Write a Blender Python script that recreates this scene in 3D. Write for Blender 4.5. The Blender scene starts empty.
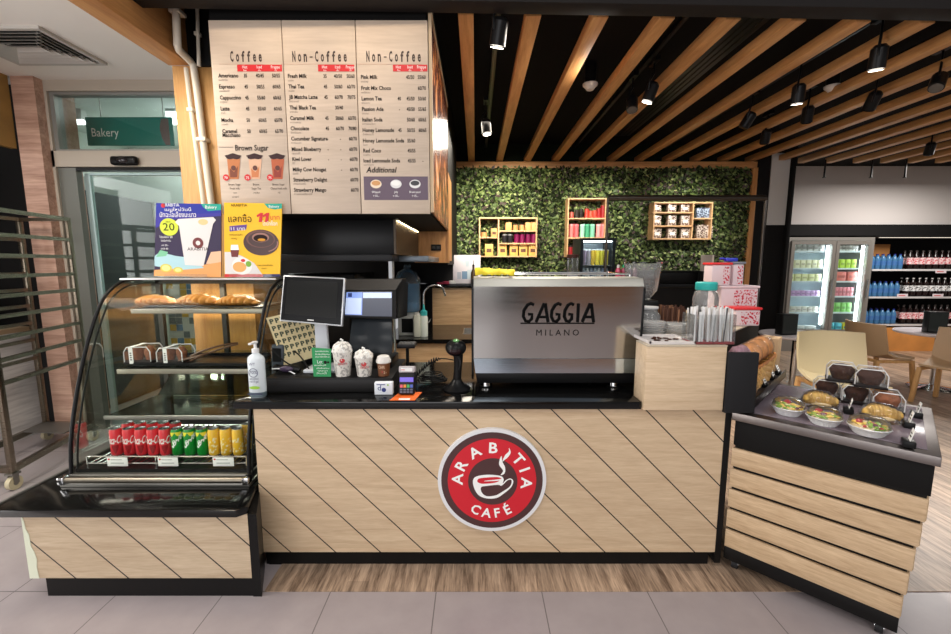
import bpy, bmesh, math, random
from mathutils import Vector, Matrix
random.seed(7)
C = bpy.context.scene.collection
PI = math.pi
R = math.radians

# ------------------------------------------------------------------ camera
CAMZ, FPX, PITCH = 1.638, 422.7, R(7.28)
cam_d = bpy.data.cameras.new('camera'); cam_d.lens = 16; cam_d.sensor_width = 36
cam_d.clip_start = 0.05; cam_d.clip_end = 60
cam = bpy.data.objects.new('camera', cam_d); C.objects.link(cam)
cam.location = (0, 0, CAMZ); cam.rotation_euler = (R(90) - PITCH, 0, 0)
bpy.context.scene.camera = cam

def ray(px, py):
    xc = (px - 475.5) / FPX; yc = (317 - py) / FPX
    return xc, math.cos(PITCH) + yc * math.sin(PITCH), -math.sin(PITCH) + yc * math.cos(PITCH)
def W(px, py, Y):            # where the sight line meets the upright plane at distance Y
    x, y, z = ray(px, py); t = Y / y
    return Vector((x * t, Y, CAMZ + z * t))
def G(px, py, z0):           # where it meets the level plane at height z0
    x, y, z = ray(px, py); t = (z0 - CAMZ) / z
    return Vector((x * t, y * t, z0))

# ------------------------------------------------------------------ materials
def lin(c):
    def f(v):
        v = v / 255.0
        return v / 12.92 if v <= 0.04045 else ((v + 0.055) / 1.055) ** 2.4
    return (f(c[0]), f(c[1]), f(c[2]), 1.0)
MATS = {}
def mat(name, rgb=(128, 128, 128), rough=0.5, metal=0.0, emit=0.0, ior=None, coat=0.0, noise=0.0, nscale=20.0, ecol=None, bump=0.0):
    if name in MATS: return MATS[name]
    m = bpy.data.materials.new(name); m.use_nodes = True
    nt = m.node_tree; b = nt.nodes['Principled BSDF']
    b.inputs['Base Color'].default_value = lin(rgb)
    b.inputs['Roughness'].default_value = rough
    b.inputs['Metallic'].default_value = metal
    if max(rgb) < 64 and rough >= 0.2 and not metal: b.inputs['Specular IOR Level'].default_value = 0.18
    if coat: b.inputs['Coat Weight'].default_value = coat
    if ior: b.inputs['IOR'].default_value = ior
    if emit:
        b.inputs['Emission Color'].default_value = lin(ecol or rgb); b.inputs['Emission Strength'].default_value = emit
    if noise or bump:
        tc = nt.nodes.new('ShaderNodeTexCoord'); n = nt.nodes.new('ShaderNodeTexNoise')
        n.inputs['Scale'].default_value = nscale; n.inputs['Detail'].default_value = 4
        nt.links.new(tc.outputs['Object'], n.inputs['Vector'])
        if noise:
            mx = nt.nodes.new('ShaderNodeMix'); mx.data_type = 'RGBA'
            a = lin([max(0, v * (1 - noise)) for v in rgb]); c = lin([min(255, v * (1 + noise)) for v in rgb])
            mx.inputs[6].default_value = a; mx.inputs[7].default_value = c
            nt.links.new(n.outputs['Fac'], mx.inputs[0]); nt.links.new(mx.outputs[2], b.inputs['Base Color'])
        if bump:
            bp = nt.nodes.new('ShaderNodeBump'); bp.inputs['Strength'].default_value = bump; bp.inputs['Distance'].default_value = 0.01
            nt.links.new(n.outputs['Fac'], bp.inputs['Height']); nt.links.new(bp.outputs['Normal'], b.inputs['Normal'])
    MATS[name] = m
    return m

def glass(name, tint=(235, 245, 240), refl=0.5, rough=0.02, haze=0.0):
    if name in MATS: return MATS[name]
    m = bpy.data.materials.new(name); m.use_nodes = True; nt = m.node_tree
    nt.nodes.remove(nt.nodes['Principled BSDF']); out = nt.nodes['Material Output']
    t = nt.nodes.new('ShaderNodeBsdfTransparent'); t.inputs['Color'].default_value = lin(tint)
    g = nt.nodes.new('ShaderNodeBsdfGlossy'); g.inputs['Roughness'].default_value = rough
    fr = nt.nodes.new('ShaderNodeFresnel'); fr.inputs['IOR'].default_value = 1.45
    ml = nt.nodes.new('ShaderNodeMath'); ml.operation = 'MULTIPLY'; ml.inputs[1].default_value = refl
    mx = nt.nodes.new('ShaderNodeMixShader')
    nt.links.new(fr.outputs[0], ml.inputs[0]); nt.links.new(ml.outputs[0], mx.inputs[0])
    base = t.outputs[0]
    if haze:
        df = nt.nodes.new('ShaderNodeBsdfDiffuse'); df.inputs['Color'].default_value = lin((236, 236, 236))
        hz = nt.nodes.new('ShaderNodeMixShader'); hz.inputs[0].default_value = haze
        nt.links.new(base, hz.inputs[1]); nt.links.new(df.outputs[0], hz.inputs[2]); base = hz.outputs[0]
    nt.links.new(base, mx.inputs[1]); nt.links.new(g.outputs[0], mx.inputs[2]); nt.links.new(mx.outputs[0], out.inputs[0])
    MATS[name] = m
    return m

def wood(name, dark, light, axis='x', grain=1.0, rough=0.45, groove=None, knots=True, plank=None, streak=1.0):
    """grain runs along axis; groove=(kx, kz, spacing, width, offset); plank=(axis across, width) tints boards"""
    if name in MATS: return MATS[name]
    m = bpy.data.materials.new(name); m.use_nodes = True; nt = m.node_tree; N = nt.nodes; L = nt.links
    b = N['Principled BSDF']; b.inputs['Roughness'].default_value = rough
    tc = N.new('ShaderNodeTexCoord'); mp = N.new('ShaderNodeMapping')
    s = {'x': (1.2, 14, 14), 'y': (14, 1.2, 14), 'z': (14, 14, 1.2)}[axis]
    mp.inputs['Scale'].default_value = [v * grain for v in s]
    L.new(tc.outputs['Object'], mp.inputs['Vector'])
    n1 = N.new('ShaderNodeTexNoise'); n1.inputs['Scale'].default_value = 1.6; n1.inputs['Detail'].default_value = 6; n1.inputs['Roughness'].default_value = 0.65
    n1.inputs['Distortion'].default_value = 0.6
    L.new(mp.outputs[0], n1.inputs['Vector'])
    n2 = N.new('ShaderNodeTexNoise'); n2.inputs['Scale'].default_value = 9; n2.inputs['Detail'].default_value = 3
    L.new(mp.outputs[0], n2.inputs['Vector'])
    ad = N.new('ShaderNodeMix'); ad.data_type = 'FLOAT'; ad.inputs[0].default_value = 0.3
    L.new(n1.outputs['Fac'], ad.inputs[2]); L.new(n2.outputs['Fac'], ad.inputs[3])
    fac = ad.outputs[0]
    cr = N.new('ShaderNodeValToRGB'); cr.color_ramp.elements[0].position = 0.5 - 0.16 / streak; cr.color_ramp.elements[1].position = 0.5 + 0.14 / streak
    cr.color_ramp.elements[0].color = lin(dark); cr.color_ramp.elements[1].color = lin(light)
    L.new(fac, cr.inputs[0]); col = cr.outputs[0]
    sep = N.new('ShaderNodeSeparateXYZ'); L.new(tc.outputs['Object'], sep.inputs[0])
    def M(op, a, bb=None):
        q = N.new('ShaderNodeMath'); q.operation = op
        for i, v in enumerate((a, bb)):
            if v is None: continue
            if isinstance(v, (int, float)): q.inputs[i].default_value = v
            else: L.new(v, q.inputs[i])
        return q.outputs[0]
    if plank:
        ax, w, ln = plank
        u = M('FLOOR', M('DIVIDE', sep.outputs['XYZ'.index(ax.upper())], w))
        other = sep.outputs['Y' if ax == 'x' else 'X']
        v = M('FLOOR', M('ADD', M('DIVIDE', other, ln), M('MULTIPLY', u, 0.37)))
        wn = N.new('ShaderNodeTexWhiteNoise'); wn.noise_dimensions = '2D'
        cb = N.new('ShaderNodeCombineXYZ'); L.new(u, cb.inputs[0]); L.new(v, cb.inputs[1]); L.new(cb.outputs[0], wn.inputs['Vector'])
        hs = N.new('ShaderNodeHueSaturation'); L.new(col, hs.inputs['Color'])
        L.new(M('ADD', M('MULTIPLY', wn.outputs['Value'], 0.45), 0.78), hs.inputs['Value']); col = hs.outputs[0]
    if groove:
        kx, kz, sp, w, off = groove
        u = M('ADD', M('ADD', M('MULTIPLY', sep.outputs['X'], kx), M('MULTIPLY', sep.outputs['Z'], kz)), off)
        fr = M('FRACT', M('DIVIDE', u, sp)); g = M('LESS_THAN', fr, w / sp)
        mx = N.new('ShaderNodeMix'); mx.data_type = 'RGBA'; L.new(g, mx.inputs[0]); L.new(col, mx.inputs[6]); mx.inputs[7].default_value = lin((22, 20, 19))
        col = mx.outputs[2]
    L.new(col, b.inputs['Base Color'])
    MATS[name] = m
    return m

def tiles(name, c1, c2, size, ox=0.0, oy=0.0, gap=0.004, rough=0.35):
    m = bpy.data.materials.new(name); m.use_nodes = True; nt = m.node_tree; N = nt.nodes; L = nt.links
    b = N['Principled BSDF']; b.inputs['Roughness'].default_value = rough
    tc = N.new('ShaderNodeTexCoord'); sep = N.new('ShaderNodeSeparateXYZ'); L.new(tc.outputs['Object'], sep.inputs[0])
    n = N.new('ShaderNodeTexNoise'); n.inputs['Scale'].default_value = 5; n.inputs['Detail'].default_value = 8; n.inputs['Roughness'].default_value = 0.6
    L.new(tc.outputs['Object'], n.inputs['Vector'])
    mx = N.new('ShaderNodeMix'); mx.data_type = 'RGBA'; mx.inputs[6].default_value = lin(c1); mx.inputs[7].default_value = lin(c2); L.new(n.outputs['Fac'], mx.inputs[0])
    def M(op, a, bb=None):
        q = N.new('ShaderNodeMath'); q.operation = op
        for i, v in enumerate((a, bb)):
            if v is None: continue
            if isinstance(v, (int, float)): q.inputs[i].default_value = v
            else: L.new(v, q.inputs[i])
        return q.outputs[0]
    gx = M('LESS_THAN', M('FRACT', M('DIVIDE', M('SUBTRACT', sep.outputs['X'], ox), size)), gap / size)
    gy = M('LESS_THAN', M('FRACT', M('DIVIDE', M('SUBTRACT', sep.outputs['Y'], oy), size)), gap / size)
    g = M('MAXIMUM', gx, gy)
    m2 = N.new('ShaderNodeMix'); m2.data_type = 'RGBA'; L.new(g, m2.inputs[0]); L.new(mx.outputs[2], m2.inputs[6]); m2.inputs[7].default_value = lin([v * 0.72 for v in c1])
    L.new(m2.outputs[2], b.inputs['Base Color'])
    MATS[name] = m
    return m

def splotch(name, base, spot, scale=60, thr=0.52, rough=0.3, kind='noise'):
    if name in MATS: return MATS[name]
    m = mat(name, base, rough); nt = m.node_tree; N = nt.nodes; L = nt.links; b = N['Principled BSDF']
    tc = N.new('ShaderNodeTexCoord'); n = N.new('ShaderNodeTexNoise'); n.inputs['Scale'].default_value = scale; n.inputs['Detail'].default_value = 1.5
    L.new(tc.outputs['Object'], n.inputs['Vector'])
    g = N.new('ShaderNodeMath'); g.operation = 'GREATER_THAN'; g.inputs[1].default_value = thr; L.new(n.outputs['Fac'], g.inputs[0])
    mx = N.new('ShaderNodeMix'); mx.data_type = 'RGBA'; L.new(g.outputs[0], mx.inputs[0]); mx.inputs[6].default_value = lin(base); mx.inputs[7].default_value = lin(spot)
    L.new(mx.outputs[2], b.inputs['Base Color'])
    return m

def brushed(name, rgb=(190, 190, 188), rough=0.28, axis='x'):
    if name in MATS: return MATS[name]
    m = mat(name, rgb, rough, 1.0); nt = m.node_tree; N = nt.nodes; L = nt.links; b = N['Principled BSDF']
    tc = N.new('ShaderNodeTexCoord'); mp = N.new('ShaderNodeMapping')
    mp.inputs['Scale'].default_value = {'x': (2, 250, 250), 'y': (250, 2, 250), 'z': (250, 250, 2)}[axis]
    n = N.new('ShaderNodeTexNoise'); n.inputs['Scale'].default_value = 1.0; n.inputs['Detail'].default_value = 2
    L.new(tc.outputs['Object'], mp.inputs[0]); L.new(mp.outputs[0], n.inputs['Vector'])
    mr = N.new('ShaderNodeMapRange'); mr.inputs['To Min'].default_value = rough * 0.75; mr.inputs['To Max'].default_value = rough * 1.35
    L.new(n.outputs['Fac'], mr.inputs[0]); L.new(mr.outputs[0], b.inputs['Roughness'])
    return m

# ------------------------------------------------------------------ text outlines
TXT = {}
def text_geo(s, font_res=2, bold=0.0):
    key = (s, bold)
    if key in TXT: return TXT[key]
    cu = bpy.data.curves.new('lettering', 'FONT'); cu.body = s; cu.size = 1.0; cu.resolution_u = font_res; cu.fill_mode = 'FRONT'; cu.offset = bold
    o = bpy.data.objects.new('lettering', cu); C.objects.link(o)
    dg = bpy.context.evaluated_depsgraph_get(); me = o.evaluated_get(dg).to_mesh()
    v = [(p.co.x, p.co.y) for p in me.vertices]; f = [tuple(p.vertices) for p in me.polygons]
    o.evaluated_get(dg).to_mesh_clear()
    bpy.data.objects.remove(o); bpy.data.curves.remove(cu)
    xs = [p[0] for p in v] or [0]; ys = [p[1] for p in v] or [0]
    TXT[key] = (v, f, min(xs), max(xs), min(ys), max(ys))
    return TXT[key]

# ------------------------------------------------------------------ mesh builder
class MB:
    def __init__(self, m=None):
        self.bm = bmesh.new(); self.mats = []; self.i = 0; self.T = None
        if m: self.m(m)
    def m(self, m):
        if m not in self.mats: self.mats.append(m)
        self.i = self.mats.index(m); return self
    def _fin(self, verts, faces, T=None):
        for f in faces: f.material_index = self.i
        T = T if T is not None else self.T
        if T is not None: bmesh.ops.transform(self.bm, matrix=T, verts=verts)
    def mesh(self, vs, fs, T=None):
        bv = [self.bm.verts.new(v) for v in vs]; bf = []
        for f in fs:
            try: bf.append(self.bm.faces.new([bv[i] for i in f]))
            except ValueError: pass
        self._fin(bv, bf, T); return self
    def box(self, x0, x1, y0, y1, z0, z1, bev=0.0, T=None, seg=2):
        if x0 > x1: x0, x1 = x1, x0
        if y0 > y1: y0, y1 = y1, y0
        if z0 > z1: z0, z1 = z1, z0
        t = bmesh.new()
        vs = [t.verts.new(p) for p in ((x0,y0,z0),(x1,y0,z0),(x1,y1,z0),(x0,y1,z0),(x0,y0,z1),(x1,y0,z1),(x1,y1,z1),(x0,y1,z1))]
        for f in ((0,3,2,1),(4,5,6,7),(0,1,5,4),(1,2,6,5),(2,3,7,6),(3,0,4,7)): t.faces.new([vs[i] for i in f])
        if bev > 0: bmesh.ops.bevel(t, geom=list(t.edges), offset=bev, segments=seg, affect='EDGES', profile=0.5)
        return self._merge(t, T)
    def _merge(self, t, T=None):
        t.verts.index_update()
        mp = [self.bm.verts.new(v.co) for v in t.verts]
        bf = []
        for f in t.faces:
            try: bf.append(self.bm.faces.new([mp[v.index] for v in f.verts]))
            except ValueError: pass
        t.free(); self._fin(mp, bf, T); return self
    def prism(self, pts, vec, T=None, bev=0.0):
        """closed polygon of 3D points swept along vec"""
        t = bmesh.new(); vec = Vector(vec); n = len(pts)
        a = [t.verts.new(p) for p in pts]; b = [t.verts.new(Vector(p) + vec) for p in pts]
        t.faces.new(a); t.faces.new(list(reversed(b)))
        for i in range(n): t.faces.new((a[i], b[i], b[(i + 1) % n], a[(i + 1) % n]))
        bmesh.ops.recalc_face_normals(t, faces=list(t.faces))
        if bev > 0: bmesh.ops.bevel(t, geom=list(t.edges), offset=bev, segments=2, affect='EDGES', profile=0.5)
        return self._merge(t, T)
    def cyl(self, p0, p1, r0, r1=None, n=16, caps=True, T=None):
        p0, p1 = Vector(p0), Vector(p1); r1 = r0 if r1 is None else r1
        d = (p1 - p0).normalized(); u = d.orthogonal().normalized(); v = d.cross(u)
        A = [p0 + (u * math.cos(2*PI*i/n) + v * math.sin(2*PI*i/n)) * r0 for i in range(n)]
        B = [p1 + (u * math.cos(2*PI*i/n) + v * math.sin(2*PI*i/n)) * r1 for i in range(n)]
        fs = [(i, (i+1) % n, n + (i+1) % n, n + i) for i in range(n)]
        if caps: fs += [tuple(range(n-1, -1, -1)), tuple(range(n, 2*n))]
        return self.mesh(A + B, fs, T)
    def lathe(self, prof, loc=(0, 0, 0), n=24, T=None, sx=1.0, sy=1.0):
        """profile [(radius, z)] from bottom to top, turned about the vertical through loc"""
        lx, ly, lz = loc; vs = []; fs = []; k = len(prof)
        rings = []
        for (r, z) in prof:
            if r < 1e-6: rings.append([len(vs)]); vs.append((lx, ly, lz + z))
            else:
                s = len(vs); rings.append(list(range(s, s + n)))
                vs += [(lx + sx * r * math.cos(2*PI*i/n), ly + sy * r * math.sin(2*PI*i/n), lz + z) for i in range(n)]
        for a, b in zip(rings, rings[1:]):
            if len(a) == 1 and len(b) == 1: continue
            for i in range(n):
                j = (i + 1) % n
                if len(a) == 1: fs.append((a[0], b[j], b[i]))
                elif len(b) == 1: fs.append((a[i], a[j], b[0]))
                else: fs.append((a[i], a[j], b[j], b[i]))
        return self.mesh(vs, fs, T)
    def tube(self, pts, r, n=8, T=None, closed=False, rr=None):
        pts = [Vector(p) for p in pts]; k = len(pts); vs = []; fs = []
        up = None
        for i, p in enumerate(pts):
            if closed: d = pts[(i+1) % k] - pts[i-1]
            else: d = pts[min(i+1, k-1)] - pts[max(i-1, 0)]
            d.normalize()
            if up is None: up = d.orthogonal().normalized()
            u = (up - d * up.dot(d))
            u = u.normalized() if u.length > 1e-6 else d.orthogonal().normalized()
            up = u; v = d.cross(u); q = rr[i] if rr else r
            vs += [p + (u * math.cos(2*PI*j/n) + v * math.sin(2*PI*j/n)) * q for j in range(n)]
        for i in range(k if closed else k - 1):
            a = i * n; b = ((i + 1) % k) * n
            for j in range(n): fs.append((a + j, a + (j+1) % n, b + (j+1) % n, b + j))
        if not closed: fs += [tuple(range(n-1, -1, -1)), tuple(range((k-1)*n, k*n))]
        return self.mesh(vs, fs, T)
    def ball(self, c, r, n=12, T=None, jit=0.0):
        if isinstance(r, (int, float)): r = (r, r, r)
        vs = []; fs = []; m = max(4, n // 2)
        for a in range(m + 1):
            th = PI * a / m
            for b in range(n):
                ph = 2 * PI * b / n; j = 1 + (random.uniform(-jit, jit) if 0 < a < m else 0)
                vs.append((c[0] + r[0] * math.sin(th) * math.cos(ph) * j, c[1] + r[1] * math.sin(th) * math.sin(ph) * j, c[2] - r[2] * math.cos(th) * j))
        for a in range(m):
            for b in range(n): fs.append((a*n + b, a*n + (b+1) % n, (a+1)*n + (b+1) % n, (a+1)*n + b))
        self.mesh(vs, fs, T); return self
    def plate(self, pts, T=None):
        return self.mesh(pts, [tuple(range(len(pts)))], T)
    def disc(self, c, r, ux=(1, 0, 0), uy=(0, 0, 1), n=32, r0=None, a0=0.0, a1=2 * PI, sy=1.0):
        c, ux, uy = Vector(c), Vector(ux), Vector(uy)
        full = abs(a1 - a0 - 2 * PI) < 1e-6; k = n if full else n + 1
        P = lambda rad, i: c + ux * (rad * math.cos(a0 + (a1-a0)*i/n)) + uy * (rad * sy * math.sin(a0 + (a1-a0)*i/n))
        out = [P(r, i) for i in range(k)]
        if r0 is None: return self.mesh(out, [tuple(range(k))])
        inn = [P(r0, i) for i in range(k)]
        return self.mesh(out + inn, [(i, (i+1) % k, k + (i+1) % k, k + i) for i in range(n)])
    def text(self, s, org, h, ux=(1, 0, 0), uy=(0, 0, 1), align='c', sx=1.0, width=None, wrap=None, shear=0.0, res=2, depth=0.0, bold=0.0):
        """h = cap height; org on the baseline; wrap=(centre, radius) bends the line round an upright cylinder seen from -Y"""
        v, f, x0, x1, y0, y1 = text_geo(s, res, bold)
        if not f: return self
        k = h / 0.70; kx = k * sx
        if width: kx = width / max(1e-6, (x1 - x0))
        ax = {'c': (x0 + x1) / 2, 'l': x0, 'r': x1}[align]
        org, ux, uy = Vector(org), Vector(ux), Vector(uy)
        vs = []
        for (x, y) in v:
            a = (x - ax) * kx + shear * y * k; b = y * k
            if wrap:
                (cx, cy), r, ang = wrap
                t = ang + a / r
                vs.append(Vector((cx + r * math.sin(t), cy - r * math.cos(t), org.z + b)))
            else: vs.append(org + ux * a + uy * b)
        if depth:
            nrm = ux.cross(uy).normalized() * -depth
            n = len(vs); cnt = {}
            for p in f:
                for i in range(len(p)):
                    e = (p[i], p[(i+1) % len(p)]); cnt[e] = 1
            side = [(a, b) for (a, b) in cnt if (b, a) not in cnt]
            vs2 = vs + [q + nrm for q in vs]
            return self.mesh(vs2, list(f) + [(b, a, n + a, n + b) for a, b in side])
        return self.mesh(vs, f)
    def build(self, name, parent=None, smooth=40, world=True):
        me = bpy.data.meshes.new(name)
        if parent is not None and world:
            bmesh.ops.transform(self.bm, matrix=MW[parent].inverted(), verts=list(self.bm.verts))
        self.bm.to_mesh(me); self.bm.free()
        for m in self.mats: me.materials.append(m)
        if smooth:
            me.polygons.foreach_set('use_smooth', [True] * len(me.polygons))
            try: me.set_sharp_from_angle(angle=R(smooth))
            except Exception: pass
        o = bpy.data.objects.new(name, me); C.objects.link(o)
        if parent is not None: o.parent = parent; MW[o] = MW[parent].copy()
        else: MW[o] = Matrix.Identity(4)
        return o
MW = {}
def tag(o, label, cat, group=None, kind=None):
    o['label'] = label; o['category'] = cat
    if group: o['group'] = group
    if kind: o['kind'] = kind
    return o
def thing(name, label, cat, loc=(0, 0, 0), rz=0.0, group=None):
    o = bpy.data.objects.new(name, None); C.objects.link(o); o.empty_display_size = 0.05
    o.location = loc; o.rotation_euler = (0, 0, rz)
    MW[o] = Matrix.Translation(Vector(loc)) @ Matrix.Rotation(rz, 4, 'Z')
    return tag(o, label, cat, group)
def structure(name, mb, smooth=30):
    o = mb.build(name, smooth=smooth); o['kind'] = 'structure'; return o
KIDS = {}
def copy_tree(o, parent=None):
    c = o.copy(); C.objects.link(c)
    if parent is not None: c.parent = parent
    for ch in list(o.children): copy_tree(ch, c)
    return c
def place(proto, used, loc, rz=0.0, label=None, group=None, scale=None):
    """first use moves the thing itself, later uses copy it with its parts"""
    o = proto if not used else copy_tree(proto)
    used.append(1)
    o.location = loc; o.rotation_euler = (0, 0, rz)
    if scale: o.scale = scale if not isinstance(scale, (int, float)) else (scale,) * 3
    if label: o['label'] = label
    if group: o['group'] = group
    return o
def bow(p0, p1, sag, n=12, axis=(0, 0, 1)):
    p0, p1, ax = Vector(p0), Vector(p1), Vector(axis)
    return [p0.lerp(p1, i/n) + ax * (sag * 4 * (i/n) * (1 - i/n)) for i in range(n + 1)]

# common finishes
BLACK = mat('black_laminate', (20, 19, 19), 0.35)
BLACKGLOSS = mat('black_stone_top', (14, 14, 14), 0.12, noise=0.3, nscale=150); BLACKGLOSS.node_tree.nodes['Principled BSDF'].inputs['Specular IOR Level'].default_value = 0.38
BLACKMATT = mat('black_matt', (17, 16, 16), 0.7)
BLACKPL = mat('black_plastic', (22, 22, 23), 0.3)
WHITEPL = mat('white_plastic', (232, 232, 232), 0.35)
PAPER = mat('white_paper', (238, 238, 236), 0.7)
STEEL = brushed('brushed_steel', (196, 195, 192), 0.3)
CHROME = mat('polished_chrome', (215, 215, 215), 0.08, 1.0)
DKSTEEL = brushed('dull_steel', (140, 138, 132), 0.38)
CLEAR = glass('clear_plastic', (250, 251, 251), 0.7, 0.04, 0.05)
RED = mat('red_print', (205, 30, 38), 0.45)
INK = mat('dark_ink', (34, 27, 26), 0.7)
WHITEINK = mat('white_ink', (245, 245, 242), 0.5)
# ================================================================== THE ROOM
CEIL_B, SLAT_Z, YB = 3.36, 3.10, 6.42
TILE = tiles('grey_stone_tile', (140, 131, 133), (168, 158, 159), 0.53, -0.2, 0.34, 0.005, 0.3)
structure('floor', MB(TILE).box(-6, 11, -4.5, 9.2, -0.1, 0))
PLANK = wood('floor_planks', (92, 72, 58), (186, 160, 136), 'y', 1.2, 0.35, plank=('x', 0.11, 0.9), streak=1.2)
structure('floor.001', MB(PLANK).box(-1.06, 11, 1.93, 9.2, 0.0, 0.004))
OAK = wood('oak_veneer', (176, 116, 62), (214, 158, 98), 'z', 0.7, 0.5)
OAKX = wood('oak_veneer_across', (170, 116, 66), (212, 158, 100), 'x', 0.7, 0.5)
OAKY = wood('oak_slat', (172, 118, 66), (208, 156, 98), 'y', 0.7, 0.5)
WHITECEIL = mat('white_painted_plaster', (240, 236, 230), 0.9)
structure('ceiling', MB(mat('black_painted_ceiling', (14, 12, 12), 0.9)).box(-2.12, 11, 2.7, 9.2, CEIL_B, CEIL_B + 0.1))
structure('ceiling.001', MB(WHITECEIL).box(-6, -2.03, -1.0, 4.2, 3.256, 3.36))
# timber battens under the black ceiling
n_trim = 1
def trim(mb):
    global n_trim
    o = structure('trim_%d' % n_trim, mb); n_trim += 1; return o
for k in range(26):
    x = -0.058 + 0.405 * k
    if x > 9.6: break
    trim(MB(OAKY).box(x - 0.046, x + 0.046, 2.72 + 0.03 * x, YB + 0.06, SLAT_Z, SLAT_Z + 0.07, 0.003))
# black fascia beam across the front of the ceiling (slightly askew), timber edge beam on the left
T = Matrix.Translation((0, 2.66, 0)) @ Matrix.Rotation(R(1.6), 4, 'Z')
trim(MB(mat('dark_beam', (30, 26, 25), 0.6)).box(-2.12, 11, -0.12, 0.0, 3.075, 3.8, 0.004, T=T))
trim(MB(OAKY).box(-2.04, -1.89, -1.0, 3.0, 2.94, 3.5, 0.004))
trim(MB(BLACKMATT).box(-1.89, -1.5, 2.975, 3.02, 2.93, 3.8))
trim(MB(wood('pillar_veneer', (168, 118, 62), (206, 158, 96), 'z', 0.6, 0.5)).box(-2.02, -1.575, 3.0, 3.35, 0, 2.94, 0.004))
# bulkhead that carries the menu, with the oven hood recess below
structure('wall_front', MB(BLACKMATT).box(-1.56, -0.29, 2.68, 4.25, 1.945, 3.36).m(OAK).box(-0.275, -0.262, 4.2, 4.72, 1.66, 2.5).box(-0.60, -0.262, 4.22, 4.28, 1.64, 1.945).m(BLACKMATT).box(-0.29, -0.277, 4.25, YB + 0.1, 1.62, 3.36))
structure('wall_middle', MB(mat('dark_wall', (26, 24, 24), 0.55)).box(-2.15, -0.95, 4.55, 4.65, 0.0, 1.95).box(-1.05, -0.29, 5.44, 5.52, 1.38, 3.3))
# living green wall backing and its timber frame
structure('wall_back', MB(mat('dark_green_backing', (18, 24, 14), 0.9)).box(-0.8, 4.06, YB + 0.02, YB + 0.12, 0, CEIL_B))
trim(MB(OAKX).box(-0.3, 4.1, YB - 0.09, YB + 0.02, 3.0, 3.09, 0.003))
trim(MB(OAK).box(4.0, 4.07, YB - 0.12, YB, 0.9, 3.0, 0.003))
PERF = mat('perforated_white', (196, 196, 192), 0.6)
def perf():
    m = PERF; nt = m.node_tree; N = nt.nodes; L = nt.links; b = N['Principled BSDF']
    tc = N.new('ShaderNodeTexCoord'); v = N.new('ShaderNodeTexVoronoi'); v.inputs['Scale'].default_value = 34; v.inputs['Randomness'].default_value = 0
    L.new(tc.outputs['Object'], v.inputs['Vector'])
    g = N.new('ShaderNodeMath'); g.operation = 'LESS_THAN'; g.inputs[1].default_value = 0.25; L.new(v.outputs['Distance'], g.inputs[0])
    mx = N.new('ShaderNodeMix'); mx.data_type = 'RGBA'; L.new(g.outputs[0], mx.inputs[0]); mx.inputs[6].default_value = lin((196, 194, 190)); mx.inputs[7].default_value = lin((92, 90, 90))
    L.new(mx.outputs[2], b.inputs['Base Color'])
perf()
structure('wall_right', MB(BLACKMATT).box(4.07, 4.53, YB - 0.1, YB + 0.1, 0, CEIL_B).box(4.53, 4.585, YB - 0.16, YB + 0.1, 0, CEIL_B, 0.004).m(PERF).box(4.26, 4.525, YB - 0.115, YB - 0.1, 2.19, 3.2))
structure('wall_far', MB(mat('bulkhead_white', (196, 190, 186), 0.85)).box(4.4, 11, 7.86, 9.1, 2.33, CEIL_B).m(BLACKMATT).box(4.4, 11, 7.80, 9.1, 2.13, 2.33).box(4.4, 11, 8.7, 8.8, 0, 2.13))
structure('wall_end', MB(mat('store_end_wall', (186, 182, 178), .85)).box(10.6, 10.7, -4.5, 9.2, 0, CEIL_B))
# left side: door wall, tiled pier, side recess
YD = 4.0
FRAMEC = mat('grey_beige_metal_frame', (172, 162, 150), 0.45, 0.3)
TILEP = tiles('travertine_tile', (176, 140, 122), (206, 172, 152), 0.30, 0, 0, 0.003, 0.5)
structure('wall_left', MB(mat('header_panel', (176, 166, 152), 0.5)).box(-3.86, -1.9, YD, YD + 0.12, 2.51, 2.65)
          .box(-3.86, -1.9, YD, YD + 0.12, 3.165, 3.26).box(-3.86, -3.835, YD, YD + 0.12, 0, 3.165))
pier = wood('pier_stone', (150, 112, 96), (206, 170, 150), 'x', 0.5, 0.5)
trim(MB(pier).box(-4.06, -3.86, 3.92, 4.3, 0, 3.256))
structure('wall_side', MB(mat('mustard_fascia', (150, 118, 62), 0.5, noise=0.25, nscale=3)).box(-4.13, -4.075, 2.4, 3.915, 2.645, 3.256)
          .m(wood('grey_marble', (160, 158, 158), (226, 224, 222), 'y', 0.35, 0.3)).box(-4.30, -4.24, 2.0, 3.98, 0, 1.0)
          .m(BLACKMATT).box(-5.2, -5.1, 2.0, 4.2, 0.9, 2.66).box(-5.2, -4.07, 4.1, 4.2, 0.0, 3.256).m(mat('shelf_board', (150, 128, 100), 0.6)).box(-5.1, -4.24, 2.0, 3.98, 1.0, 1.04))
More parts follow.
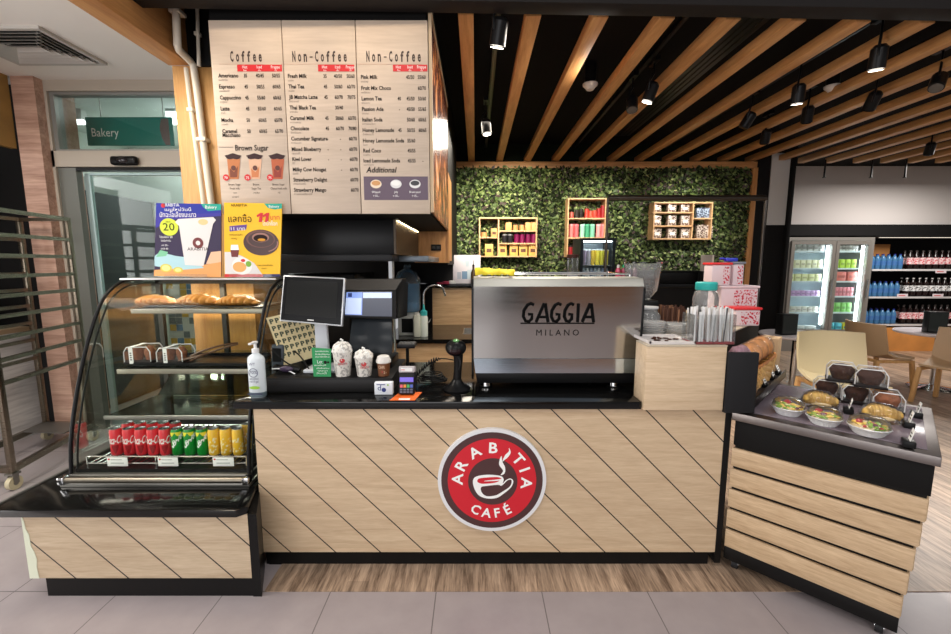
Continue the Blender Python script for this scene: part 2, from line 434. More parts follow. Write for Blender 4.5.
# door and transom light over it
GLASSD = glass('door_glass', (246, 251, 250), 0.35, 0.02)
w1 = thing('window_1', 'glass transom light over the sliding door', 'window', (-3.0, YD, 2.668)); w1['kind'] = 'structure'
MB(mat('transom_frame', (150, 150, 146), 0.4, 0.5)).box(-3.833, -3.795, YD + 0.02, YD + 0.1, 2.652, 3.163).box(-3.795, -2.0, YD + 0.02, YD + 0.1, 3.14, 3.163).box(-3.795, -2.0, YD + 0.02, YD + 0.1, 2.652, 2.668).build('frame', w1)
MB(GLASSD).box(-3.795, -2.0, YD + 0.055, YD + 0.065, 2.668, 3.14).build('pane', w1)
d1 = thing('door_1', 'glass sliding door half open under the transom', 'door', (-3.2, YD, 0)); d1['kind'] = 'structure'
ALU = mat('pale_aluminium', (176, 196, 196), 0.35, 0.6)
MB(mat('door_reveal_grey', (112, 114, 108), 0.4, 0.3)).box(-3.833, -3.67, YD + 0.02, YD + 0.08, 0, 2.505).m(BLACKPL).box(-3.67, -1.95, YD + 0.02, YD + 0.08, 2.48, 2.505).build('frame', d1)
MB(ALU).box(-3.66, -3.61, YD + 0.09, YD + 0.12, 0.02, 2.47).box(-2.32, -2.28, YD + 0.09, YD + 0.12, 0.02, 2.47).box(-3.61, -2.32, YD + 0.09, YD + 0.12, 0.02, 0.1).box(-3.61, -2.32, YD + 0.09, YD + 0.12, 2.455, 2.47).m(GLASSD).box(-3.61, -2.32, YD + 0.10, YD + 0.108, 0.1, 2.44).build('leaf', d1)
# bright room behind the door
PALE = mat('pale_green_wall', (214, 222, 214), 0.8)
structure('wall_behind_door', MB(PALE).box(-5.6, -1.7, 7.0, 7.1, 0, 3.5).box(-5.6, -5.5, 4.3, 7.0, 0, 3.5).box(-1.75, -1.66, 4.66, 7.0, 0, 3.5))
structure('ceiling.002', MB(mat('back_room_ceiling', (214, 222, 218), 0.85)).box(-5.6, -1.66, 4.25, 7.1, 3.45, 3.55))
trim(MB(PALE).box(-5.5, -1.76, 5.8, 6.0, 2.42, 2.78))
t = thing('steel_cold_cabinet', 'tall dark steel cabinet standing in the room behind the sliding door', 'cabinet', (-4.6, 5.0, 0))
MB(mat('cabinet_dark_steel', (58, 62, 61), 0.6, 0.0, noise=0.15, nscale=3)).box(-5.1, -4.11, 4.55, 5.55, 0.06, 2.40, 0.01).build('body', t)
MB(BLACKPL).box(-5.05, -4.15, 4.6, 5.5, 0.0, 0.06).build('plinth', t)
MB(DKSTEEL).box(-4.11, -4.10, 5.50, 5.53, 0.3, 2.38).build('edge_strip', t)
t = thing('patterned_screen', 'narrow white panel with yellow and blue squares behind the door', 'panel', (-3.8, 6.3, 0))
mb = MB(mat('screen_white', (226, 226, 220), 0.6)).box(-4.62, -4.1, 6.3, 6.34, 0, 2.3)
rr = random.Random(3)
for i in range(5):
    for j in range(20):
        if rr.random() < 0.6:
            mb.m([mat('sq_yellow', (228, 178, 40), 0.6), mat('sq_blue', (90, 132, 170), 0.6), mat('sq_grey', (120, 128, 130), 0.6)][rr.choice((0, 0, 1, 2))])
            mb.box(-4.6 + i * 0.1, -4.51 + i * 0.1, 6.292, 6.3, 0.1 + j * 0.105, 0.195 + j * 0.105)
mb.build('board', t)
t = thing('bakery_sign', 'teal hanging sign board with one white word seen through the transom', 'sign', (-3.49, 4.62, 2.86))
MB(mat('teal_sign', (0, 118, 108), 0.45)).box(W(85, 120, 4.62).x, W(171.5, 120, 4.62).x, 4.62, 4.64, W(100, 145.5, 4.62).z, W(100, 117, 4.62).z, 0.003).m(mat('sign_brown', (104, 84, 82), 0.5)).prism([W(168, 118.5, 4.618), W(161, 118.5, 4.618), W(159.5, 128, 4.618), W(162, 138, 4.618), W(166, 145, 4.618), W(170.5, 145, 4.618)], (0, 0.001, 0)).build('board', t)
mb = MB(WHITEINK); p = W(92, 136.5, 4.615); mb.text('Bakery', p, 0.085, align='l', width=W(118.5, 136, 4.615).x - W(91.5, 136, 4.615).x); mb.build('lettering', t)
MB(DKSTEEL).cyl((-3.9, 4.63, 3.1), (-3.9, 4.63, 3.45), 0.004).cyl((-3.25, 4.63, 3.1), (-3.25, 4.63, 3.45), 0.004).build('hanging_rod', t)
TUBEL = mat('tube_light', (255, 255, 255), emit=6)
for i, (x0, x1) in enumerate(((W(62, 122, 5.3).x, W(84, 122, 5.3).x), (W(168, 122, 5.3).x, W(186, 122, 5.3).x))):
    t = thing('tube_light', ['white tube light behind the left end of the teal sign', 'white tube light behind the right end of the teal sign'][i], 'light', ((x0 + x1) / 2, 5.3, 3.3))
    MB(WHITEPL).box(x0, x1, 5.27, 5.35, W(80, 120, 5.3).z, 3.45).build('housing', t)
    MB(TUBEL).cyl((x0 + 0.01, 5.30, W(80, 122, 5.3).z), (x1 - 0.01, 5.30, W(80, 122, 5.3).z), 0.03).build('tube', t)
t = thing('door_motion_detector', 'small black motion sensor on the header over the sliding door', 'sensor', tuple(W(127, 161, YD)))
c = W(127, 161, YD)
MB(BLACKPL).box(c.x - 0.12, c.x + 0.12, YD - 0.06, YD, c.z - 0.045, c.z + 0.035, 0.025, seg=3).build('housing', t)
MB(mat('sensor_lens', (40, 36, 40), 0.1)).ball((c.x, YD - 0.05, c.z - 0.01), (0.06, 0.035, 0.03)).build('lens', t)
# ceiling air diffuser
t = thing('air_diffuser', 'white square air diffuser in the pale ceiling above the door', 'vent', (-3.33, 3.4, 3.25))
WM = mat('diffuser_white', (190, 186, 180), 0.5); mb = MB(WM)
x0, x1, y0, y1 = -3.72, -3.0, 3.13, 3.68
for a, b, c_, d in ((x0, x1, y0, y0 + 0.03), (x0, x1, y1 - 0.03, y1), (x0, x0 + 0.03, y0 + 0.03, y1 - 0.03), (x1 - 0.03, x1, y0 + 0.03, y1 - 0.03)): mb.box(a, b, c_, d, 3.235, 3.256)
mb.build('frame', t)
for k in range(5):
    g = 0.05 + k * 0.045; mb = MB(WM)
    a0, a1, b0, b1 = x0 + g, x1 - g, y0 + g, y1 - g
    for (p, q) in (((a0, b0), (a1, b0)), ((a1, b0), (a1, b1)), ((a1, b1), (a0, b1)), ((a0, b1), (a0, b0))):
        d = Vector((q[0] - p[0], q[1] - p[1], 0)).normalized(); nn = Vector((-d.y, d.x, 0))
        P = Vector((p[0], p[1], 3.228)); Q = Vector((q[0], q[1], 3.228))
        mb.prism([P, P + nn * 0.028 + Vector((0, 0, 0.024)), P + nn * 0.031 + Vector((0, 0, 0.024)), P + nn * 0.003], Q - P)
    mb.build('louvre', t)
MB(mat('duct_dark', (40, 38, 36), 0.8)).box(x0 + 0.03, x1 - 0.03, y0 + 0.03, y1 - 0.03, 3.252, 3.2555).build('duct', t)
# pipes on the timber pillar
PIPE = mat('cream_pvc', (222, 212, 194), 0.4)
def pipe(name, lab, pts, r, clips):
    t = thing(name, lab, 'pipe', tuple(pts[-1]), group='cream pipes on the pillar')
    MB(PIPE).tube(pts, r, 12).build('run', t)
    for c in clips: MB(PIPE).box(c.x - r * 1.5, c.x + r * 1.5, c.y - r * 1.3, c.y + r * 2, c.z - 0.012, c.z + 0.012, 0.004).build('clip', t)
yp = 2.972
pipe('service_pipe', 'thick cream pipe bending down the timber pillar', [W(175, -6, 2.76), W(176, 10, 2.78), W(177.5, 46, 2.80), W(179, 50, 2.82), W(190, 61, 2.95), W(193.5, 66, yp), W(197, 90, yp), W(203, 140, yp), W(213, 215, yp)], 0.022, [W(176.5, 12, 2.79), W(203, 140, yp)])
pipe('service_pipe', 'thin cream pipe running beside the menu edge', [W(196.5, -16, 2.93), W(197.3, 12, 2.93), W(199, 66, 2.93)], 0.011, [W(197.5, 34, 2.93)])
pipe('service_pipe', 'middling cream pipe starting under the bend on the pillar', [W(186, 68, yp), W(191, 110, yp), W(196.5, 150, yp), W(205, 215, yp)], 0.014, [W(191, 110, yp)])

# ------------------------------------------------------------------ green wall
rr = random.Random(11)
LV = [mat('leaf_deep', (46, 56, 30), 0.5), mat('leaf_mid', (80, 100, 50), 0.5), mat('leaf_light', (122, 138, 78), 0.5), mat('leaf_purple', (78, 64, 60), 0.5), mat('leaf_dark', (28, 36, 20), 0.6), mat('leaf_pale', (160, 170, 110), 0.5)]
vs = []; fs = []; mi = []
for k in range(27000):
    x = rr.uniform(-0.27, 4.02); z = rr.uniform(1.25, 3.02); y = YB - 0.03 - rr.uniform(0.0, 0.08)
    s = rr.uniform(0.02, 0.042); a = rr.uniform(0, 2 * PI)
    n = Vector((rr.uniform(-.8, .8), -1, rr.uniform(-.3, 1.0))).normalized(); u = n.orthogonal().normalized(); v = n.cross(u)
    d = u * math.cos(a) + v * math.sin(a); e = n.cross(d); c = Vector((x, y, z)); b = len(vs)
    vs += [c - d * s, c + e * s * 0.62 - n * s * 0.18, c + d * s * 1.05, c - e * s * 0.62 - n * s * 0.18]
    fs += [(b, b + 1, b + 2), (b, b + 2, b + 3)]
    q = rr.choices(range(6), (5, 6, 4, 2.2, 5, 1.0))[0]; mi += [q, q]
me = bpy.data.meshes.new('wall_foliage'); me.from_pydata([tuple(v) for v in vs], [], fs)
for m in LV: me.materials.append(m)
me.polygons.foreach_set('material_index', mi)
o = bpy.data.objects.new('wall_foliage', me); C.objects.link(o)
tag(o, 'dense artificial green leaves covering the back wall', 'foliage', kind='stuff')
# ================================================================== ceiling fittings
LAMPON = mat('lamp_on', (255, 244, 226), emit=10)
LAMPOFF = mat('lamp_lens_off', (70, 66, 62), 0.15)
spots = [  # px, py, z, lit, aim, label
    (497, 47, 2.93, 1, (-.15, .35, -1), 'lit black spotlight at the front of the first ceiling track'),
    (487, 134, 2.93, 1, (.1, -.1, -1), 'lit black spotlight near the green wall on the first track'),
    (647, 102, 2.95, 1, (-.3, .2, -1), 'lit black spotlight hanging over the coffee machine, beside a dark one'),
    (632, 110, 2.95, 0, (-.2, -.6, -1), 'unlit black spotlight tucked beside the lit one over the coffee machine'),
    (876, 70, 2.93, 1, (.1, .2, -1), 'large lit black spotlight nearest the seating on the right'),
    (797, 104, 2.93, 1, (.1, .2, -1), 'lit black spotlight in the middle of the slatted ceiling over the tables'),
    (936, 88, 2.95, 0, (-.7, -.5, -1), 'black spotlight turned sideways at the right edge of the ceiling'),
    (868, 110, 2.95, 0, (.1, .7, -1), 'black spotlight turned away between slats below the large lit one'),
    (743, 128, 2.95, 0, (-.4, .4, -1), 'small dark spotlight above the right end of the green wall'),
    (806, 123, 2.95, 0, (.2, .4, -1), 'small dark spotlight just below the lit one over the tables'),
    (764, 144, 2.95, 0, (.1, .4, -1), 'smallest dark spotlight next to the timber end of the green wall'),
    (928, 155, 2.95, 0, (.2, .4, -1), 'far dark spotlight in front of the white bulkhead'),
]
for (px, py, z, lit, aim, lab) in spots:
    c = G(px, py, z); a = Vector(aim).normalized()
    t = thing('track_spotlight', lab, 'spotlight', tuple(c), group='track spotlights')
    e = a.orthogonal().normalized()
    back = c - a * 0.13
    mb = MB(BLACKPL); mb.cyl(c - a * 0.005, back, 0.048, 0.048, 20, caps=True); mb.cyl(back, back - a * 0.02, 0.048, 0.03, 20); mb.build('housing', t)
    mb = MB(BLACKPL); mb.tube([back + a * 0.05 + e * 0.05, back + a * 0.02 + e * 0.06 + Vector((0, 0, .03)), Vector((back.x, back.y, 3.16)), Vector((back.x, back.y, 3.25))], 0.008, 8); mb.box(back.x - 0.02, back.x + 0.02, back.y - 0.07, back.y + 0.07, 3.235, 3.27); mb.build('arm', t)
    mb = MB(LAMPON if lit else LAMPOFF); f = a.cross(e); mb.disc(c + a * 0.004, 0.04, e, f, 20); mb.build('lens', t)
tracks = [(0.12, 2.75, 6.3, 'black lighting track over the left half of the green wall'), (1.62, 2.8, 6.3, 'black lighting track running above the coffee machine'), (3.9, 2.9, 6.3, 'black lighting track over the round tables'), (5.3, 3.0, 6.4, 'black lighting track furthest from the menu board')]
for (x, y0, y1, lab) in tracks:
    x = {0: G(497, 47, 2.93).x + .02, 1: G(647, 102, 2.95).x, 2: G(876, 70, 2.93).x, 3: G(868, 110, 2.95).x}[tracks.index((x, y0, y1, lab))]
    t = thing('lighting_track', lab, 'track', (x, y0, 3.26), group='lighting tracks')
    MB(BLACKPL).box(x - 0.018, x + 0.018, y0, y1, 3.265, 3.30).build('rail', t)
    MB(mat('track_slot', (60, 60, 60), 0.4, 0.6)).box(x - 0.006, x + 0.006, y0, y1, 3.262, 3.265).build('slot', t)
for (px, py, lab) in ((590, 90, 'white round smoke detector over the middle of the counter'), (832, 92, 'white round smoke detector over the seating')):
    c = G(px, py, 3.14)
    t = thing('smoke_detector', lab, 'detector', tuple(c), group='smoke detectors')
    MB(mat('detector_white', (226, 220, 212), 0.5)).lathe([(0, 0), (0.03, 0), (0.045, 0.02), (0.062, 0.035), (0.065, 0.05), (0, 0.05)], tuple(c)).build('housing', t)
    MB(BLACKPL).cyl(c + Vector((0, 0, .05)), c + Vector((0, 0, .24)), 0.05, 0.05, 16).build('mount', t)
for (px, lab) in ((826, 'short black rod hanging near the left end of the white bulkhead'), (873, 'short black rod hanging between the other two before the white bulkhead'), (907, 'short black rod hanging nearest the right edge of the white bulkhead')):
    a = W(px, 158, YB - 0.15); o = MB(BLACKPL).cyl((a.x, a.y, 3.1), (a.x, a.y, 2.86), 0.012, n=8).cyl((a.x, a.y, 2.86), (a.x, a.y, 2.85), 0.022, n=10).build('hanging_rod')
    tag(o, lab, 'rod', 'black rods before the bulkhead')
for i, (xa, ya, yb_) in enumerate(((1.95, 3.0, 5.9),)):
    t = thing('slot_vent', ['black slot air diffuser with three bright lines between battens over the counter', 'dull black slot air diffuser between the first battens'][i], 'vent', (xa, ya, 3.3))
    MB(BLACKPL).box(xa - 0.1, xa + 0.1, ya, yb_, 3.32, 3.358).build('casing', t)
    for k in (-1, 0, 1): MB(mat('slot_edge', (44, 42, 40), 0.6)).box(xa + k * 0.05 - 0.005, xa + k * 0.05 + 0.005, ya, yb_, 3.315, 3.32).build('fin', t)

# ================================================================== menu board
YM = 2.65
CREAM = wood('menu_panel', (188, 170, 152), (206, 188, 170), 'x', 0.6, 0.55)
t = thing('menu_board', 'large cream three-panel coffee menu hanging above the counter', 'menu', (-0.91, YM, 1.94))
xs = [-1.553, -1.128, -0.699, -0.277]; zb, zt = 1.938, 3.035
panels = []
for i in range(3):
    panels.append(MB(CREAM).box(xs[i] + 0.002, xs[i + 1] - 0.003, YM, YM + 0.02, zb, zt, 0.001).build('panel', t))
MB(BLACK).box(-1.553, -0.277, YM + 0.02, YM + 0.032, zb, zt).build('backboard', t)
YT = YM - 0.0015
def mz(py): return W(400, py, YM).z
def rows(panel, names, xn, xp, ys, red):
    mb = MB(INK); tiny = MB(mat('menu_subtext', (96, 84, 80), 0.6))
    for (nm, th, pr), y in zip(names, ys):
        z = mz(y + 2)
        mb.text(nm, (xn, YT, z), 0.022, align='l', sx=0.84, bold=0.022)
        if th: tiny.text(th, (xn, YT, z - 0.019), 0.010, align='l')
        for p_, x in zip(pr, xp):
            if p_: mb.text(p_, (x, YT, z), 0.0205, sx=0.72, bold=0.02)
    mb.build('lettering', panel); tiny.build('subtitle', panel)
    x0, x1 = red
    mb = MB(RED).box(x0, x1, YT - 0.0005, YM, mz(71.5), mz(64.8)); mb.build('price_header', panel)
    mb = MB(WHITEINK)
    for s, x in zip(('Hot', 'Iced', 'Frappe'), xp):
        mb.text(s, (x, YT - 0.001, mz(68.6)), 0.017, sx=0.8); mb.text('ร้อน' if s == 'Hot' else 'เย็น' if s == 'Iced' else 'ปั่น', (x, YT - 0.001, mz(71.2)), 0.008)
    mb.build('header_lettering', panel)
def title(panel, s, px, w0, w1):
    mb = MB(mat('menu_title_ink', (64, 48, 44), 0.6))
    a = W(w0, 58, YM).x; b = W(w1, 58, YM).x
    n = len(s); st = (b - a) / n
    for i, ch in enumerate(s):
        if ch == '-': mb.box(a + st * (i + .3), a + st * (i + .8), YT, YM, mz(57.5), mz(56.6)); continue
        g = text_geo(ch); h = 0.06 if ch in 'CN' else 0.06
        v, f, x0, x1, y0, y1 = text_geo(ch, 2, 0.03); kx = st * 0.56 / (x1 - x0); ky = h / (y1 - y0) * (1.0 if ch in 'CNf' else 0.74)
        mb.mesh([((p[0] - x0) * kx + a + st * (i + .24), YT, (p[1] - y0) * ky + mz(62)) for p in v], f)
    mb.build('title', panel)
    MB(mat('menu_rule', (190, 150, 130), 0.6)).box(a - 0.06, b + 0.0, YT, YM, mz(64.3), mz(64.0)).build('rule', panel)
title(panels[0], 'Coffee', 246, 229, 263); title(panels[1], 'Non-Coffee', 319, 291, 348); title(panels[2], 'Non-Coffee', 393, 365, 422)
rows(panels[0], [('Americano', 'อเมริกาโน่', ('35', '40/45', '50/55')), ('Espresso', 'เอสเพรสโซ่', ('45', '50/55', '60/65')), ('Cappuccino', 'คาปูชิโน่', ('45', '55/60', '60/65')), ('Latte', 'ลาเต้', ('45', '55/60', '60/65')), ('Mocha', 'มอคค่า', ('50', '60/65', '65/70')), ('Caramel', '', ('50', '60/65', '65/70'))],
     -1.515, (-1.355, -1.27, -1.175), (75.5, 86.5, 97.5, 108.5, 120, 131), (-1.40, -1.137))
mb = MB(INK); mb.text('Macchiato', (-1.515, YT, mz(137)), 0.022, align='l', sx=0.84, bold=0.022); mb.build('lettering', panels[0])
rows(panels[1], [('Fresh Milk', 'นมสด', ('35', '40/50', '50/60')), ('Thai Tea', 'ชาไทย', ('45', '50/60', '60/70')), ('JB Matcha Latte', 'มัทฉะลาเต้', ('45', '60/70', '70/75')), ('Thai Black Tea', 'ชาดำเย็น', ('', '30/40', '')), ('Caramel Milk', 'คาราเมลนม', ('45', '50/60', '60/70')), ('Chocolate', 'ช็อกโกแลต', ('45', '60/70', '70/80')), ('Cucumber Signature', 'คิวคัมเบอร์', ('-', '-', '60/70')), ('Mixed Blueberry', 'บลูเบอร์รี่', ('-', '-', '60/70')), ('Kiwi Lover', 'กีวี', ('-', '-', '60/70')), ('Milky Cow Nougat', 'มิลค์กี้', ('', '-', '60/70')), ('Strawberry Delight', 'สตรอว์เบอร์รี่', ('', '', '60/70')), ('Strawberry Mango', 'สตรอว์เบอร์รี่มะม่วง', ('', '', '60/70'))],
     -1.105, (-0.886, -0.81, -0.735), (76, 86.5, 97, 107.5, 118, 128.3, 138.5, 149, 159, 169.3, 179.5, 189.7), (-0.925, -0.712))
rows(panels[2], [('Pink Milk', 'นมชมพู', ('', '45/50', '55/60')), ('Fruit Mix Choco', 'ผลไม้รวม', ('', '', '60/70')), ('Lemon Tea', 'ชามะนาว', ('40', '45/50', '50/60')), ('Passion Ade', 'เสาวรส', ('-', '45/50', '55/65')), ('Italian Soda', 'อิตาเลียนโซดา', ('', '50/60', '60/65')), ('Honey Lemonade', 'น้ำผึ้งมะนาว', ('45', '50/55', '60/65')), ('Honey Lemonade Soda', 'โซดา', ('', '55/60', '')), ('Red Coco', 'มะพร้าว', ('', '45/55', '')), ('Iced Lemonade Soda', 'มะนาวโซดา', ('', '45/55', '-'))],
     -0.675, (-0.452, -0.385, -0.317), (77, 88, 98.5, 109, 119.5, 130, 140.5, 150.5, 160.5), (-0.485, -0.283))
mb = MB(INK); mb.text('Additional', (-0.662, YT, mz(172.5)), 0.032, align='l', sx=0.95, shear=0.2, bold=.02); mb.build('lettering', panels[2])
PURP = mat('menu_purple', (98, 82, 98), 0.55)
MB(PURP).box(W(364, 188, YM).x, W(428, 188, YM).x, YT - 0.0003, YM, mz(200), mz(176.5)).build('purple_box', panels[2])
for px, c1, c2 in ((376, (232, 214, 190), (206, 152, 96)), (396, (222, 222, 222), (240, 240, 238)), (415, (226, 226, 226), (60, 60, 64))):
    c = W(px, 184, YT - 0.001); mb = MB(mat('bowl_%d' % px, c1, 0.5)); mb.disc(c, 0.034, n=20, sy=0.75)
    mb.m(mat('bowl_fill_%d' % px, c2, 0.5)).disc(c + Vector((0, -0.0005, 0.005)), 0.027, n=18, sy=0.55); mb.build('topping_picture', panels[2])
mb = MB(WHITEINK)
for px, s1, s2 in ((376, 'Whipped', '+10.-'), (396, 'Jelly', '+10.-'), (415, 'Brown pearl', '+15.-')):
    mb.text(s1, (W(px, 190, YM).x, YT - 0.001, mz(193)), 0.012, sx=0.8); mb.text(s2, (W(px, 190, YM).x, YT - 0.001, mz(197)), 0.013)
mb.build('topping_lettering', panels[2])
# brown sugar cups on the first panel
mb = MB(INK); mb.text('Brown Sugar', (W(252, 150, YM).x, YT, mz(150.5)), 0.032, sx=1.0, width=0.2, bold=.015); mb.box(W(219, 147, YM).x, W(233, 147, YM).x, YT, YM, mz(147.3), mz(147)); mb.build('subtitle', panels[0])
for k, px in enumerate((233, 254.5, 277)):
    mb = MB(mat('cup_mouth', (62, 44, 46), 0.6)); c = W(px, 156.5, YT - .0005)
    pts = [c + Vector((0.048 * math.cos(a) * (1 + .12 * math.sin(7 * a)), 0, 0.016 * math.sin(a) * (1 + .2 * math.sin(5 * a)))) for a in [2 * PI * i / 24 for i in range(24)]]
    col = [(186, 112, 62), (214, 170, 140), (176, 88, 52)][k]
    mb.m(mat('cup_tea_%d' % k, col, 0.5)); a = W(px - 6, 159, YT); b = W(px + 7.2, 159, YT); d = W(px - 4, 179, YT); e = W(px + 5.5, 179, YT)
    mb.plate([d, e, b, a]); mb.m(mat('cup_sugar_%d' % k, [(120, 58, 32), (196, 120, 74), (140, 48, 34)][k], 0.5))
    f = a.lerp(d, .45) + Vector((0, -.0004, 0)); g = b.lerp(e, .35) + Vector((0, -.0004, 0)); mb.plate([d + Vector((.008, -.0004, 0.01)), e + Vector((-.008, -.0004, 0.01)), g + Vector((-.01, 0, 0)), f.lerp(g, .5) + Vector((0, 0, -.03)), f + Vector((.01, 0, 0))])
    mb.m(mat('cup_brown_mark', (92, 44, 34), 0.5)).disc(W(px + .5, 168, YT - .001), 0.015, n=14)
    mb.m(MATS['cup_mouth']).plate(pts)
    mb.m(RED).disc(W(px - 7, 177.5, YT - .0015), 0.019, n=16); mb.build('cup_picture', panels[0])
    mb = MB(WHITEINK); mb.text(('70', '75', '75')[k], W(px - 7, 179, YT - .002), 0.015); mb.build('price_lettering', panels[0])
    mb = MB(INK)
    for q, s in enumerate((('Brown Sugar', 'Fresh milk', 'นมสด', 'บราวน์ชูการ์'), ('Brown', 'Sugar Tea', 'ชานมไข่มุก'), ('Brown Sugar', 'Choco fresh milk', 'โกโก้'))[k]):
        mb.text(s, (W(px + 1.5, 184, YT).x, YT, mz(185.5 + 4 * q)), 0.0125 if s.isascii() else 0.008, sx=0.8)
    mb.build('caption', panels[0])
# picture panel along the side of the bulkhead (faces the seating)
t = thing('side_picture_panel', 'dark brown picture panel of iced drinks on the side of the menu bulkhead', 'picture', (-0.27, 3.45, 1.95))
def picmat():
    m = mat('drink_photo', (70, 44, 40), 0.25); nt = m.node_tree; N = nt.nodes; L = nt.links; b = N['Principled BSDF']
    tc = N.new('ShaderNodeTexCoord'); mp = N.new('ShaderNodeMapping'); mp.inputs['Scale'].default_value = (1, 2.6, 1.1); L.new(tc.outputs['Object'], mp.inputs[0])
    n = N.new('ShaderNodeTexNoise'); n.inputs['Scale'].default_value = 3.2; n.inputs['Detail'].default_value = 6; n.inputs['Distortion'].default_value = 1.2; L.new(mp.outputs[0], n.inputs[0])
    cr = N.new('ShaderNodeValToRGB'); e = cr.color_ramp.elements
    e[0].position = .36; e[0].color = lin((52, 30, 34)); e[1].position = .80; e[1].color = lin((226, 210, 196))
    for p, c in ((.47, (84, 50, 52)), (.54, (170, 92, 48)), (.62, (214, 150, 96))): q = e.new(p); q.color = lin(c)
    L.new(n.outputs['Fac'], cr.inputs[0]); L.new(cr.outputs[0], b.inputs['Base Color'])
    return m
MB(picmat()).box(-0.277, -0.264, 2.69, 4.19, 1.95, 3.09).build('picture', t)
MB(mat('panel_edge_trim', (196, 172, 140), 0.5)).box(-0.277, -0.258, 2.69, 4.19, 3.09, 3.115).box(-0.277, -0.258, 2.67, 2.69, 1.95, 3.115).build('edge_trim', t)
# ================================================================== main counter
CW = wood('counter_laminate', (184, 156, 124), (216, 192, 160), 'x', 1.3, 0.45, streak=.75, groove=(1.0, 0.99, 0.242, 0.0085, -0.058 + 10 * 0.242))
Y0 = 2.10
t = thing('service_counter', 'long pale wood counter with diagonal black lines and a black top', 'counter', (0, 0, 0))
MB(CW).box(-1.145, 1.29, Y0, Y0 + 0.03, 0.092, 0.897).build('front_panel', t)
MB(BLACK).box(-1.13, 1.27, Y0 + 0.025, Y0 + 0.06, 0.0, 0.092).build('kickboard', t)
MB(BLACK).box(1.29, 1.322, Y0 - 0.004, 2.86, 0.03, 0.897, 0.002).build('end_panel', t)
MB(BLACK).box(-1.145, -1.115, Y0 + 0.03, 2.86, 0.0, 0.897).build('end_panel', t)
MB(BLACKGLOSS).prism([(-1.235, 2.08, .897), (0.846, 2.08, .897), (0.846, 2.215, .897), (1.29, 2.215, .897), (1.29, 2.95, .897), (-1.186, 2.95, .897), (-1.186, 2.19, .897), (-1.235, 2.14, .897)], (0, 0, 0.04), bev=0.003).build('worktop', t)
# raised right end: wood front box then a black diagonal return
RW = wood('raised_end_laminate', (192, 164, 130), (226, 202, 170), 'x', 1.3, 0.45, streak=.75)
t = thing('raised_counter_end', 'raised pale wood box ending the counter beside the coffee machine', 'counter', (1.05, 2.4, 0.926))
mb = MB(RW).box(0.851, 1.25, 2.062, 2.205, 0.899, 1.226, 0.002); mb.build('front_box', t)
MB(BLACKMATT).prism([(0.985, 2.218, .939), (1.285, 2.218, .939), (1.285, 2.94, .939), (0.985, 2.94, .939)], (0, 0, 0.287)).build('body', t)
MB(BLACKMATT).prism([(1.325, 2.275, .90), (2.0, 2.95, .90), (2.0, 3.25, .90), (1.325, 3.25, .90)], (0, 0, .326)).build('diagonal_body', t)
MB(mat('return_top', (196, 182, 160), 0.35)).prism([(0.851, 2.058, 1.227), (1.25, 2.058, 1.227), (1.25, 2.205, 1.227), (2.0, 2.955, 1.227), (2.0, 3.25, 1.227), (.985, 3.25, 1.227), (.985, 2.205, 1.227), (.851, 2.205, 1.227)], (0, 0, 0.006)).build('top', t)
# round sign on the counter front
c = Vector((0.086, Y0, 0.512)); RS = 0.283
t = thing('round_cafe_sign', 'round red and brown café sign with a steaming cup on the counter front', 'sign', (c.x, c.y, c.z - RS))
MB(mat('sign_rim', (224, 224, 226), 0.4)).cyl((c.x, Y0 - 0.022, c.z), (c.x, Y0 - 0.001, c.z), RS, n=72).build('rim', t)
SB = mat('sign_brown_ring', (74, 44, 44), 0.4)
SR = mat('sign_red', (206, 28, 44), 0.4)
yf = Y0 - 0.0225
MB(SB).disc((c.x, yf, c.z), RS * 0.935, n=72).build('brown_ring', t)
MB(SR).disc((c.x, yf - 0.0006, c.z), RS * 0.815, n=72).build('red_disc', t)
cc = c + Vector((0.004, 0, -0.004))
MB(SB).disc((cc.x, yf - 0.0012, cc.z), RS * 0.455, n=56).build('brown_disc', t)
mb = MB(WHITEINK)
def arc(ch, ang, rad, h, flip=False, sx=1.0):
    a = R(ang); p = Vector((c.x + rad * math.cos(a), yf - 0.0014, c.z + rad * math.sin(a)))
    up = Vector((math.cos(a), 0, math.sin(a))) * (-1 if flip else 1); ux = Vector((up.z, 0, -up.x))
    mb.text(ch, p - up * h / 2, h, ux, up, sx=sx, bold=.022)
for ch, ang in (('A', 177), ('R', 151.5), ('A', 120), ('B', 88), ('T', 41), ('I', 20), ('A', -4)):
    arc(ch, ang, RS * 0.64, 0.056, sx=1.08)
for ch, ang in (('C', 242), ('A', 261), ('F', 279), ('É', 297)): arc(ch, ang, RS * 0.635, 0.05 if ch != 'É' else 0.05, True, 1.0)
mb.build('lettering', t)
def q(x, y): return Vector((c.x + (x - 378) / 290 * RS, yf - 0.0018, c.z - (y - 316) / 290 * RS))
def smooth_curve(pts, n=8):
    pts = [Vector(p) for p in pts]; out = []; k = len(pts)
    for i in range(k):
        p0, p1, p2, p3 = pts[(i-1) % k], pts[i], pts[(i+1) % k], pts[(i+2) % k]
        for j in range(n):
            u = j / n; out.append(0.5 * ((2*p1) + (p2-p0)*u + (2*p0-5*p1+4*p2-p3)*u*u + (3*p1-p0-3*p2+p3)*u**3))
    return out
mb = MB(WHITEINK)
mb.plate(smooth_curve([q(276, 318), q(292, 292), q(350, 281), q(420, 287), q(440, 305), q(436, 330), q(452, 312), q(476, 302), q(492, 318), q(480, 352), q(446, 384), q(405, 412), q(352, 416), q(308, 398), q(284, 360)]))
mb.m(SB); off = Vector((0, -0.0005, 0))
mb.plate([p + off for p in smooth_curve([q(320, 352), q(352, 344), q(410, 338), q(430, 342), q(462, 312), q(482, 312), q(474, 346), q(432, 378), q(396, 398), q(350, 402), q(324, 382)])])
